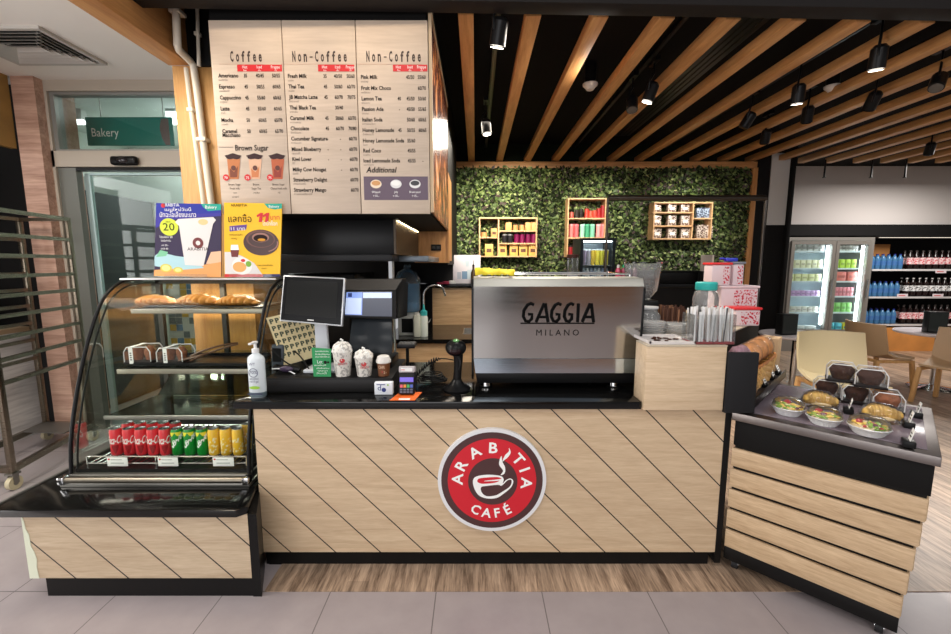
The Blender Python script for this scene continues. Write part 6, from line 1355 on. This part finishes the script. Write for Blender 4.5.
def item(name, lab, cat, grp, px, py, w, h, m, kind='box', extra=None, z=None):
    p = base(px, py); z0 = z if z is not None else p.z
    w = w / FPX * 6.2; h = h / FPX * 6.2
    tt = thing(name, lab, cat, (p.x, yq, z0), group=grp)
    if kind == 'box':
        MB(m).box(p.x - w/2, p.x + w/2, yq - .03, yq + .05, z0 + .001, z0 + h, .004).build('pack_body', tt)
        if extra: MB(extra).box(p.x - w * .3, p.x + w * .3, yq - .032, yq - .03, z0 + h * .3, z0 + h * .6).build('print', tt)
    else:
        MB(m).lathe([(0, .001), (w/2, .001), (w/2, h * .86)], (p.x, yq, z0), 16).build('tin_body', tt)
        MB(extra or DLID).lathe([(w * .52, h * .86), (w * .52, h), (0, h)], (p.x, yq, z0), 16).build('lid', tt)
PR = mat('pack_print', (96, 60, 40), .6)
sz = lambda py: W(500, py, YS - .16).z + .0095
g = 'packs on the left box shelf'
za, zb2, zc, zd, ze = sz(237.5), sz(231), sz(243.5), W(500, 257, YS - .16).z + .0185, sz(237.5)
item('round_tin', 'small tan tin with dark lid in the top left compartment', 'tin', g, 484, 236, 5.5, 5.5, KR2, 'tin', z=za); item('kraft_pack', 'tan box in the top left compartment beside the divider', 'pack', g, 494, 235, 6, 8.5, KR, 'box', PR, z=za)
for px, w, h, lab, kd in ((508.5, 6, 8, 'tan box first on the top right shelf', 'box'), (515.5, 5, 6.5, 'tan tin with dark lid next to the first tan box', 'tin'), (522, 5, 6.5, 'tan tin with dark lid in the middle of the top right shelf', 'tin'), (528, 5.5, 8, 'plain tan pack second from the end of the top right shelf', 'box'), (534, 5.5, 8, 'plain tan pack at the end of the top right shelf', 'box')): item('kraft_pack' if kd == 'box' else 'round_tin', lab, 'pack' if kd == 'box' else 'tin', g, px, 230, w, h, KR if kd == 'box' else KR2, kd, z=zb2)
for k, px in enumerate((504.5, 510, 516.5, 522, 528, 533.5)): item('black_tin' if k < 2 else 'plum_tin', ['black tin with silver cap at the left of the middle shelf', 'black tin with silver cap beside the plum tins', 'plum tin next to the black tins', 'second plum tin from the black ones', 'third plum tin from the black ones', 'plum tin at the right end of the middle shelf'][k], 'tin', 'tins on the left box shelf', px, 243, 5, 8.5, DKT if k < 2 else PUR, 'tin', mat('tin_silver', (190, 190, 190), .3, .7) if k < 2 else PUR, z=zc)
for k, px in enumerate((489, 502.5, 513.5, 523, 532.5)): item('coffee_pouch', ['golden pouch alone in the lower left compartment', 'golden pouch against the divider on the bottom shelf', 'golden pouch second from the divider on the bottom shelf', 'golden pouch third from the divider on the bottom shelf', 'golden pouch at the right end of the bottom shelf'][k], 'pouch', 'golden pouches on the left box shelf', px, 256, 8, 11.5, mat('pouch_gold', (222, 170, 88), .5), 'box', PR, z=zd)
g = 'red bottles on the centre shelf'; z1_, z2_, z3_ = sz(218.5), sz(238), W(500, 257, YS - .16).z + .0185
for k, (px, h, col) in enumerate(((571.5, 6, (190, 84, 70)), (576.5, 8, (54, 46, 42)), (581, 9, (40, 34, 32)), (586.5, 9, (200, 60, 46)), (590.5, 7, (214, 84, 60)), (594.5, 7.5, (196, 70, 56)), (598.5, 9.5, (160, 30, 34)), (602.5, 12, (150, 24, 30)))): item('sauce_bottle', ['short pink-red jar at the left end of the top centre shelf', 'dark bottle beside the short jar', 'black bottle left of the red ones', 'bright red bottle next to the black one', 'orange-red bottle in the middle of the top centre shelf', 'orange-red bottle right of the middle', 'dark red bottle next to the tallest', 'tallest dark red bottle at the right end'][k], 'bottle', g, px, 218, 4.2, h, mat('sauce_%d' % k, col, .3), 'tin', mat('sauce_%d' % k, col, .3), z=z1_)
for k, (px, col) in enumerate(((571, (214, 120, 118)), (576, (226, 96, 100)), (582, (150, 206, 180)), (587, (60, 150, 110)), (592, (120, 190, 160)), (598, (236, 150, 150)), (603, (230, 128, 130)))): item('tumbler', ['dusty pink tumbler at the left end', 'coral tumbler second from the left', 'pale mint tumbler left of the dark green one', 'dark green tumbler in the middle', 'mint tumbler right of the dark green one', 'light pink tumbler second from the right', 'pink tumbler at the right end'][k] + ' of the centre shelf', 'tumbler', 'tumblers on the centre shelf', px, 238, 4.6, 13, mat('tumbler_%d' % k, col, .3), 'tin', mat('tumbler_lid_%d' % k, [min(255, v + 24) for v in col], .3), z=z2_)
for k, (px, col) in enumerate(((570, (150, 30, 36)), (575, (120, 40, 36)))): item('sauce_bottle', ['red bottle at the left of the lowest centre shelf', 'brown-red bottle beside it above the clear canister'][k], 'bottle', 'bottles on the lowest centre shelf', px, 257, 4.6, 10, mat('low_sauce_%d' % k, col, .3), 'tin', z=z3_)
BAG = splotch('clear_bag_content', (214, 200, 188), (110, 92, 84), 45, .5, .2); BAGB = splotch('blue_bag_content', (170, 190, 214), (84, 92, 112), 40, .5, .2)
rows_ = [(sz(212.5), 212, 8), (sz(226), 225.5, 9.5), (W(500, 239.5, YS - .16).z + .0185, 239, 10)]; nm = ['top', 'middle', 'bottom']; cn = ['left', 'centre', 'right']
for j, (zz, py, h) in enumerate(rows_):
    for i, px in enumerate((658, 671, 684)): item('snack_bag', 'clear snack bag, %s of the %s row of the right box shelf' % (cn[i], nm[j]), 'bag', 'snack bags on the right box shelf', px - (2 if i == 0 else 0), py, 8, h, BAG, 'box', PAPER, z=zz)
for k, (px, py, h, zz, m) in enumerate(((699.5, 218, 10, sz(218.5), BAGB), (707.5, 218, 10, sz(218.5), BAGB), (699.5, 239, 13, rows_[2][0], BAG), (707.5, 239, 13, rows_[2][0], BAG))): item('snack_bag', ['blue and clear bag left of two in the upper right compartment', 'blue and clear bag right of two in the upper right compartment', 'tall clear bag left of two in the lower right compartment', 'tall clear bag right of two in the lower right compartment'][k], 'bag', 'snack bags on the right box shelf', px, py, 7.5, h, m, 'box', z=zz)

# ================================================================== glass door fridge
t = thing('glass_door_fridge', 'tall two-door glass drinks fridge with lit shelves at the back right', 'fridge', (6.45, 8.1, 0)); FY = 7.75; fx0, fx1, fz = W(783, 300, FY).x, W(868, 300, FY).x, 2.10
FM = mat('fridge_frame', (138, 134, 128), .4, .4); fxm = W(829.5, 300, FY).x
b = MB(FM); b.box(fx0, fx0 + .05, FY, 8.45, 0, fz).box(fx1 - .07, fx1, FY, 8.45, 0, fz).box(fx0 + .05, fx1 - .07, FY, 8.45, fz - .06, fz).box(fx0 + .05, fx1 - .07, FY, 8.45, 0, .35).box(fxm - .03, fxm + .03, FY + .03, FY + .1, .35, fz - .06).build('cabinet', t); MB(mat('fridge_inside', (206, 222, 230), .5)).box(fx0 + .05, fx1 - .07, 8.40, 8.45, .35, fz - .06).build('liner', t)
for (xa_, xb_, kn) in ((fx0 + .05, fxm - .005, 0), (fxm + .005, fx1 - .07, 1)):
    d = MB(mat('fridge_door_frame', (140, 135, 128), .35, .5)).box(xa_, xa_ + .06, FY - .03, FY, .36, fz - .07).box(xb_ - .06, xb_, FY - .03, FY, .36, fz - .07).box(xa_ + .06, xb_ - .06, FY - .03, FY, .36, .42).box(xa_ + .06, xb_ - .06, FY - .03, FY, fz - .13, fz - .07).build('door', t)
    MB(GLASSD).box(xa_ + .06, xb_ - .06, FY - .018, FY - .012, .42, fz - .13).build('pane', d); MB(CHROME).cyl((xb_ - .03, FY - .06, 1.0), (xb_ - .03, FY - .06, 1.35), .012, n=8).build('handle', d)
    MB(mat('fridge_tube', (240, 248, 255), emit=16)).cyl((xb_ - .075, FY + .06, .5), (xb_ - .075, FY + .06, fz - .15), .022, n=10).build('tube_light', t)
rng = random.Random(21)
shz = [W(800, y, FY + .1).z for y in (251, 268, 281, 296, 312, 331)]
sets = [[('white', (226, 226, 222)), ('cream', (226, 222, 190)), ('cream', (220, 220, 170)), ('lilac', (206, 170, 214)), ('white', (220, 216, 206)), ('white', (226, 228, 226))],
        [('white', (228, 226, 220)), ('lime', (176, 206, 70)), ('red-white', (214, 120, 110)), ('pink', (226, 140, 150)), ('green', (140, 206, 110)), ('blue', (90, 190, 210))]]
rowname = ['top', 'second', 'third', 'fourth', 'fifth', 'lowest']
for di, (xa_, xb_) in enumerate(((fx0 + .12, fxm - .10), (fxm + .10, fx1 - .19))):
    for k, z in enumerate(shz):
        if k < 6: MB(mat('fridge_shelf', (216, 226, 232), .4)).box(xa_ - .06, xb_ + .06, FY + .06, 8.38, z - .025, z).build('shelf', t)
        nmn, col = sets[di][k]; m_ = mat('carton_%s_%d%d' % (nmn, di, k), col, .45); n = [6, 6, 5, 7, 6, 3][k] if di == 0 else [7, 4, 2, 6, 4, 3][k]; h = [.11, .15, .13, .10, .10, .10][k] if di == 0 else [.10, .16, .17, .16, .17, .15][k]
        stt = (xb_ - xa_) / n; off = .0 if not (di == 1 and k == 2) else (xb_ - xa_) * .25
        cap_m = mat('carton_top_%d%d' % (di, k), [int(v * .8) for v in col], .45)
        for i in range(n):
            x = xa_ + stt * (i + .5) + off * (.5 if off else 0)
            if k == 5 and di == 1 and i == 2: m2 = mat('carton_yellow', (226, 212, 40), .45)
            else: m2 = m_
            o = MB(m2).box(x - stt * .42, x + stt * .42, FY + .10, FY + .20, z + .001, z + h, .006).m(cap_m).box(x - stt * .3, x + stt * .3, FY + .098, FY + .10, z + h * .35, z + h * .6).build('drink_carton')
            tag(o, 'small %s carton on the %s shelf behind the %s fridge door' % ('yellow' if m2 is not m_ else nmn, rowname[k], 'left' if di == 0 else 'right'), 'carton', '%s shelf cartons, %s fridge door' % (rowname[k], 'left' if di == 0 else 'right'))
# ================================================================== drinks gondola
GY = 7.80; gx0, gx1 = fx1 + .03, 10.2; t = thing('drinks_gondola', 'long dark drinks shelving with white shelf edges and an orange wood base', 'shelving', (8.5, 8.2, 0))
MB(BLACKMATT).box(gx0, gx1, 8.5, 8.55, 0, 2.12).build('back_panel', t); MB(BLACK).box(gx0, gx0 + .03, GY + .1, 8.5, .45, 2.1).build('side_panel', t); MB(mat('gondola_base', (206, 138, 70), .5, noise=.12, nscale=4)).box(gx0, gx1, GY - .05, 8.5, .0, .44).build('base', t)
MB(BLACK).box(gx0, gx1, GY - .03, 8.5, 2.10, 2.128).build('canopy', t)
MB(mat('canopy_lamp', (255, 244, 226), emit=1)).box(gx0 + .1, gx1, GY + .0, GY + .02, 2.092, 2.10).build('canopy_light', t)
gz = [W(900, 269, GY).z, W(900, 296.5, GY).z, W(900, 324, GY).z]
for z in gz: s_ = MB(mat('gondola_shelf', (70, 68, 68), .5)).box(gx0 + .03, gx1, GY + .015, 8.5, z - .03, z - .004).build('shelf', t); MB(mat('shelf_edge_white', (206, 204, 204), .45)).box(gx0 + .03, gx1, GY, GY + .014, z - .035, z - .002).build('edge', s_)
BW = glass('water_clear', (120, 190, 220), .9, .05)
def proto_bottle(name, lab, cat, grp, prof_, m, cap, label_m, lz):
    tt = thing(name, lab, cat, (0, 0, 0), group=grp); MB(m).lathe(prof_, (0, 0, 0), 14).build('bottle_body', tt); r = max(q_[0] for q_ in prof_) + .001; MB(label_m).lathe([(r, lz[0]), (r, lz[1])], (0, 0, 0), 14).build('label', tt); h = prof_[-1][1]; MB(cap).lathe([(.017, h - .004), (.017, h + .016), (0, h + .016)], (0, 0, 0), 10).build('cap', tt); return tt
wat = proto_bottle('water_bottle', 'blue water bottle', 'bottle', 'g', [(0, 0), (.043, 0), (.045, .01), (.045, .19), (.02, .245), (.015, .25), (.015, .262)], mat('water_blue', (66, 114, 156), .2), mat('cap_navy', (30, 44, 130), .4), mat('label_blue', (60, 108, 166), .4), (.07, .15))
cola = proto_bottle('cola_bottle', 'dark cola bottle', 'bottle', 'g', [(0, 0), (.046, 0), (.05, .01), (.05, .12), (.046, .15), (.05, .19), (.045, .23), (.02, .30), (.015, .31), (.015, .325)], mat('cola_dark', (26, 14, 14), .12), mat('cap_dark', (70, 64, 62), .4), splotch('label_redwhite', (236, 206, 206), (206, 70, 84), 40, .55, .4), (.09, .21))
cola2 = proto_bottle('cola_bottle', 'dark cola bottle with a white label', 'bottle', 'g', [(0, 0), (.046, 0), (.05, .01), (.05, .12), (.046, .15), (.05, .19), (.045, .23), (.02, .30), (.015, .31), (.015, .325)], mat('cola_dark', (26, 14, 14), .12), mat('cap_white', (226, 224, 220), .4), splotch('label_white', (226, 226, 226), (90, 90, 92), 40, .56, .4), (.10, .20))
uw, uc, uc2 = [], [], []; rn = ['top', 'middle', 'bottom']
for k, z in enumerate(gz):
    for i in range(6): place(wat, uw, (gx0 + .09 + i * .105, GY + .10, z - .003), 0, 'blue water bottle in the front row of the %s shelf beside the fridge' % rn[k], 'water bottles on the %s drinks shelf' % rn[k])
    for i in range(5): place(wat, uw, (gx0 + .12 + i * .105, GY + .26, z - .003), 0, 'blue water bottle in the second row of the %s shelf beside the fridge' % rn[k], 'second row water bottles, %s shelf' % rn[k])
    pr, us = ((cola, uc) if k != 1 else (cola2, uc2))
    for i in range(14): place(pr, us, (gx0 + .80 + i * .118, GY + .11, z - .003), i * .4, ('dark cola bottle with red and white label on the %s shelf' if k != 1 else 'dark cola bottle with white label on the %s shelf') % rn[k], 'cola bottles on the %s drinks shelf' % rn[k])
    for i in range(13): place(pr, us, (gx0 + .86 + i * .118, GY + .27, z - .003), i * .4, 'dark cola bottle standing in the second row of the %s shelf' % rn[k], 'second row cola bottles, %s shelf' % rn[k])
z = gz[0]; o = MB(mat('gondola_carton', (170, 116, 62), .7)).box(gx0 + .08, gx0 + .62, GY + .32, 8.4, z - .003, z + .46, .004).build('brown_carton'); tag(o, 'brown cardboard carton behind the water bottles on the top shelf', 'carton')
for k, (px, py) in enumerate(((941, 271.5), (902.5, 295.5), (938, 295.5))): p = W(px, py, GY - .006); o = MB(mat('ticket', (226, 214, 218), .5)).box(p.x - .10, p.x + .10, GY - .006, GY - .003, p.z - .03, p.z + .03).m(RED).box(p.x - .07, p.x + .05, GY - .007, GY - .006, p.z - .008, p.z + .006).build('shelf_ticket'); tag(o, ['price ticket hanging from the top drinks shelf', 'price ticket on the middle drinks shelf nearer the fridge', 'price ticket on the middle drinks shelf under the top one'][k], 'price ticket', 'drinks shelf price tickets')

# ================================================================== tables and chairs
SHELL = mat('chair_shell_cream', (192, 176, 140), .45); CWD = wood('chair_wood', (196, 146, 90), (224, 178, 120), 'z', .8, .45); SHELL2 = mat('chair_shell_tan', (190, 158, 122), .5)
def chair(lab, loc, rz, sm_, s=1.0):
    tt = thing('cafe_chair', lab, 'chair', loc, rz, 'chairs at the round tables')
    def surf(u, v):                      # u across -1..1, v from seat front (0) to back top (1)
        w = (.25 + .05 * v + .03 * math.sin(PI * v)) * s
        if v < .5: k = v / .5; y = -.24 + .42 * k; z = .44 - .03 * math.sin(PI * k) + .0 * u
        else: k = (v - .5) / .5; y = .18 + .11 * k + .03 * math.sin(PI * k * .5); z = .44 + .43 * k
        y -= .11 * u * u * max(0, (v - .3) / .7) ; z += .08 * u * u * max(0, 1 - abs(v - .55) * 2.2) 
        return (u * w, y * s, z * s if v <= .5 else .44 * s + (z - .44) * s)
    b = MB(sm_); nu, nv = 12, 20; vs = [surf(-1 + 2 * i / nu, j / nv) for j in range(nv + 1) for i in range(nu + 1)]
    b.mesh(vs, [(j * (nu + 1) + i, j * (nu + 1) + i + 1, (j + 1) * (nu + 1) + i + 1, (j + 1) * (nu + 1) + i) for j in range(nv) for i in range(nu)])
    bm2 = b.bm; bmesh.ops.recalc_face_normals(bm2, faces=list(bm2.faces)); r_ = bmesh.ops.solidify(bm2, geom=list(bm2.faces), thickness=.022)
    b.build('shell', tt, smooth=50, world=False)
    for sx in (-1, 1):
        for sy in (-1, 1):
            MB(CWD).prism([(sx * .245 * s - .02, sy * .21 * s - .022 + .0, .42 * s), (sx * .245 * s + .02, sy * .21 * s - .022, .42 * s), (sx * .245 * s + .02, sy * .21 * s + .022, .42 * s), (sx * .245 * s - .02, sy * .21 * s + .022, .42 * s)], (sx * .02, sy * .05, -.42 * s), bev=.004).build('leg', tt, world=False)
    for sx in (-1, 1): MB(CWD).box(sx * .245 * s - .018, sx * .245 * s + .018, -.22 * s, .22 * s, .385 * s, .42 * s, .004).build('seat_rail', tt, world=False)
    MB(CWD).box(-.23 * s, .23 * s, .185 * s, .22 * s, .385 * s, .418 * s, .004).build('cross_rail', tt, world=False)
    return tt
def table(lab, loc, r, top_m):
    tt = thing('round_table', lab, 'table', loc, 0, 'round café tables')
    MB(top_m).lathe([(0, .72), (r - .01, .72), (r, .73), (r, .742), (r - .008, .75), (0, .75)], (0, 0, 0), 48).build('tabletop', tt, world=False); MB(CHROME).cyl((0, 0, .03), (0, 0, .72), .035, n=18).build('column', tt, world=False); MB(CHROME).lathe([(0, .005), (.25, .005), (.25, .015), (.12, .035), (.04, .05)], (0, 0, 0), 36).build('base', tt, world=False)
    return tt
TT = mat('table_top_grey', (206, 198, 202), .3)
def stand_box(lab, x, y, z, w, h, rz):
    tt = thing('menu_holder', lab, 'menu holder', (x, y, z), rz, 'black menu holders'); MB(BLACKPL).box(-w/2, w/2, -.05, .05, .001, h, .004).build('body', tt, world=False); MB(mat('holder_face', (40, 46, 44), .15)).box(-w/2 + .01, w/2 - .01, -.053, -.05, .02, h - .015).build('face', tt, world=False)
p = W(797, 330, 5.25); table('grey round café table near the black partition, with a black menu holder', (p.x, 5.25, 0.004), .40, TT); stand_box('black menu holder on the table next to the black partition', W(787, 320, 5.2).x, 5.2, .755, .22, .26, .15)
p = W(940, 330, 5.4); table('grey round café table at the right edge of the photo on a chrome column', (p.x, 5.4, 0.004), .44, TT); stand_box('black menu holder on the table in front of the cola shelves', W(935.5, 320, 5.35).x, 5.35, .755, .20, .27, -.3)
p = W(832, 350, 4.25); chair('cream shell chair with its back turned, right behind the display table', (p.x, 4.10, .004), R(172) + PI, SHELL, 1.06)
p = W(889, 350, 5.3); chair('tan shell chair turned sideways between the fridge and the right table', (p.x, 5.45, .004), R(88), SHELL2, 1.0)
p = W(945, 360, 4.75); chair('tan shell chair cut off by the right edge of the photo', (p.x + .12, 4.7, .004), R(-70), SHELL2, 1.0)

# ================================================================== baking rack on the left
A, B_, C_, D_ = Vector((-3.55, 3.75, 0)), Vector((-4.0, 3.78, 0)), Vector((-3.36, 2.90, 0)), Vector((-3.86, 2.93, 0))
RK = brushed('rack_steel', (128, 118, 104), .28)
t = thing('baking_rack', 'tall empty steel tray rack on casters at the left edge', 'rack', tuple((A + B_ + C_ + D_) / 4))
ztop = 2.03
for p in (A, B_, C_, D_): MB(RK).box(p.x - .018, p.x + .018, p.y - .018, p.y + .018, .13, ztop, .003).build('post', t)
def bar(p, q_, z, w, h, nm, m_=RK):
    d = (q_ - p).normalized(); n = Vector((-d.y, d.x, 0)) * w; b = MB(m_); b.prism([p + n + Vector((0, 0, z)), p - n + Vector((0, 0, z)), p - n + Vector((0, 0, z + h)), p + n + Vector((0, 0, z + h))], q_ - p); b.build(nm, t)
for (p, q_) in ((A, C_), (B_, D_), (A, B_), (C_, D_)):
    bar(p, q_, ztop - .03, .016, .03, 'top_rail'); bar(p, q_, .13, .018, .045, 'bottom_rail')
zs_ = [W(78, y, 3.75).z for y in (240, 257, 274, 290, 306, 323, 340, 358)]
for z in zs_:
    bar(A + (C_ - A).normalized() * .02, C_, z - .012, .014, .028, 'tray_slide'); bar(B_, D_, z - .012, .014, .028, 'tray_slide')
b = MB(mat('rack_deck', (112, 108, 104), .4, .6)); b.prism([A + Vector((-.03, -.03, .175)), B_ + Vector((.03, -.03, .175)), B_ + Vector((.06, -.26, .175)), A + Vector((0, -.26, .175))], (0, 0, .008)); b.build('deck', t)
for p in (A, B_, C_, D_):
    b = MB(mat('caster_cream', (190, 180, 150), .5)); b.cyl((p.x - .016, p.y, .052), (p.x + .016, p.y, .052), .05, n=20); b.m(DKSTEEL).cyl((p.x - .018, p.y, .052), (p.x + .018, p.y, .052), .018, n=12).box(p.x - .024, p.x - .019, p.y - .018, p.y + .018, .05, .12).box(p.x + .019, p.x + .024, p.y - .018, p.y + .018, .05, .12).box(p.x - .03, p.x + .03, p.y - .03, p.y + .03, .115, .13); b.build('caster', t)
# things in the side recess behind the rack
for k, (y, h, col, w) in enumerate(((2.95, .30, (120, 92, 70), .32), (3.3, .22, (168, 150, 130), .3), (3.62, .34, (96, 80, 72), .26))):
    t = thing('recess_carton', ['brown carton at the front of the recess shelf behind the rack', 'pale carton in the middle of the recess shelf behind the rack', 'dark carton at the far end of the recess shelf behind the rack'][k], 'carton', (-4.6, y, 1.04), group='cartons on the recess shelf')
    MB(mat('recess_carton_%d' % k, col, .7)).box(-4.8, -4.36, y - w / 2, y + w / 2, 1.041, 1.041 + h, .004).build('carton', t); MB(PAPER).box(-4.36, -4.358, y - .06, y + .05, 1.08, 1.08 + h * .4).build('label', t)
t = thing('folded_cloths', 'white folded cloths on the dark carton in the side recess', 'cloths', (-4.55, 3.62, 1.385)); MB(PAPER).box(-4.72, -4.40, 3.52, 3.74, 1.384, 1.41, .008).build('cloth', t); MB(mat('cloth_red', (190, 40, 50), .7)).box(-4.70, -4.44, 3.55, 3.72, 1.411, 1.43, .008).build('cloth', t)

# ================================================================== light
def area(name, loc, size, power, col=(1, 1, 1), rot=(0, 0, 0), sy=None, spread=None):
    l = bpy.data.lights.new(name, 'AREA'); l.energy = power; l.color = col; l.size = size
    if sy: l.shape = 'RECTANGLE'; l.size_y = sy
    if spread: l.spread = R(spread)
    o = bpy.data.objects.new(name, l); C.objects.link(o); o.location = loc; o.rotation_euler = rot; o['kind'] = 'helper'; return o
def spot(name, loc, target, power, col, ang, blend=.5, r=.03):
    l = bpy.data.lights.new(name, 'SPOT'); l.energy = power; l.color = col; l.spot_size = R(ang); l.spot_blend = blend; l.shadow_soft_size = r
    o = bpy.data.objects.new(name, l); C.objects.link(o); o.location = loc; d = Vector(target) - Vector(loc); o.rotation_euler = d.to_track_quat('-Z', 'Y').to_euler(); o['kind'] = 'helper'; return o
WARM = (1.0, .80, .58); NEUT = (1.0, .95, .88)
# rows of store ceiling panels over the aisle behind the camera
for i, x in enumerate((-3.2, 0.0, 3.2)):
    for j, y in enumerate((-2.6, 0.2)): area('aisle_panel', (x, y, 3.6), 1.2, 30, (1, .97, .93), sy=1.2)
for i, (px, py, z) in enumerate(((497, 47, 2.9), (487, 134, 2.9), (647, 102, 2.9), (876, 70, 2.9), (797, 104, 2.9))):
    c = G(px, py, z); tg = [(c.x - .1, c.y + .5, 1), (.5, YB, 1.9), (c.x + .5, c.y + .3, 1), (c.x + .1, c.y + .2, 0), (c.x + .2, c.y + .3, 0)][i]
    spot('track_spot', tuple(c - Vector((0, 0, .06))), tg, [80, 150, 100, 160, 160][i], NEUT if i != 1 else (1, .93, .75), 70)
for i, (x, tgx) in enumerate(((.45, .30), (1.65, 1.75), (2.9, 3.0))):       # wall-washing spots aimed at the leaves
    spot('wall_spot', (x + .15, 5.0, 2.92), (tgx, YB, 2.15), 125, (1, .95, .84), 62, .8)
for x in (-1.35, -.9, -.45): spot('menu_spot', (x, 2.12, 3.3), (x, 2.66, 2.7), 11, WARM, 80, .9)
area('back_room_panel', (-3.4, 5.9, 3.42), 1.2, 60, (.95, 1, .98), sy=1.6)
area('corridor_side_fill', (-5.9, .8, 1.5), 3.0, 110, (1, .97, .94), rot=(0, R(-90), 0), sy=2.0)  # unseen area light added to brighten the pier, rack and pale ceiling
area('corridor_top_fill', (-3.4, 1.6, 3.22), 1.0, 60, (1, .95, .88), sy=1.0)  # overhead light added to lift the left corridor
area('store_panel', (7.2, 6.2, 3.06), 1.4, 120, (1, .95, .9), sy=1.4)
area('case_fill', (-1.72, 2.72, 1.48), .8, 9, (1, .9, .72), sy=.04)
area('case_fill', (-1.68, 2.55, ZS2 - .035), .8, 4, (1, .92, .8), sy=.04)  # light without a fitting, added under the shelf to brighten the cans
area('bar_fill', (.3, 4.9, 3.04), 1.0, 45, (1, .9, .75), sy=1.0)  # fill added over the barista area, no fitting there
area('staff_fill', (.55, 3.15, 3.04), .5, 34, (1, .92, .8), sy=.8)  # fill added to lift the staff area behind the counter
area('pillar_fill', (-2.1, 2.4, 2.9), .3, 12, (1, .88, .68), sy=.3)  # fill added to brighten the timber pillar behind the case
area('side_picture_lamp', (.9, 3.4, 3.0), .3, 5, (1, .92, .85), rot=(0, R(60), 0))
area('rear_fill', (-1.5, -4.6, 1.7), 8, 190, (.98, .98, 1), rot=(R(90), 0, 0), sy=2.2)  # large unseen emitter added behind the camera to brighten ceiling and front faces
# what the store behind the camera shows in the polished steel
structure('wall_rear', MB(mat('store_wall_grey', (176, 174, 172), .8)).box(-6, 11, -5.2, -5.1, 0, 3.8)
    .m(mat('store_dark_column', (56, 54, 54), .6)).box(.45, .95, -4.2, -3.7, 0, 3.8).box(-6, -2.2, -5.1, -4.6, 0, .5)
    .m(wood('store_shelf_wood', (126, 84, 56), (170, 120, 84), 'x', .6, .5)).box(1.0, 3.4, -4.3, -4.0, 0, .42).box(1.0, 3.4, -4.3, -4.0, .46, .86).box(1.0, 3.4, -4.3, -4.0, .90, 1.30).box(1.0, 3.4, -4.3, -4.0, 1.34, 1.8))
w = bpy.data.worlds.new('World'); bpy.context.scene.world = w; w.use_nodes = True
w.node_tree.nodes['Background'].inputs[0].default_value = (.86, .86, .88, 1); w.node_tree.nodes['Background'].inputs[1].default_value = .52
sc = bpy.context.scene
sc.view_settings.view_transform = 'Standard'; sc.view_settings.look = 'None'; sc.view_settings.gamma = 1; sc.view_settings.use_curve_mapping = False
sc.view_settings.exposure = 0.0
sc.cycles.max_bounces = 10; sc.cycles.transparent_max_bounces = 24; sc.cycles.use_denoising = True
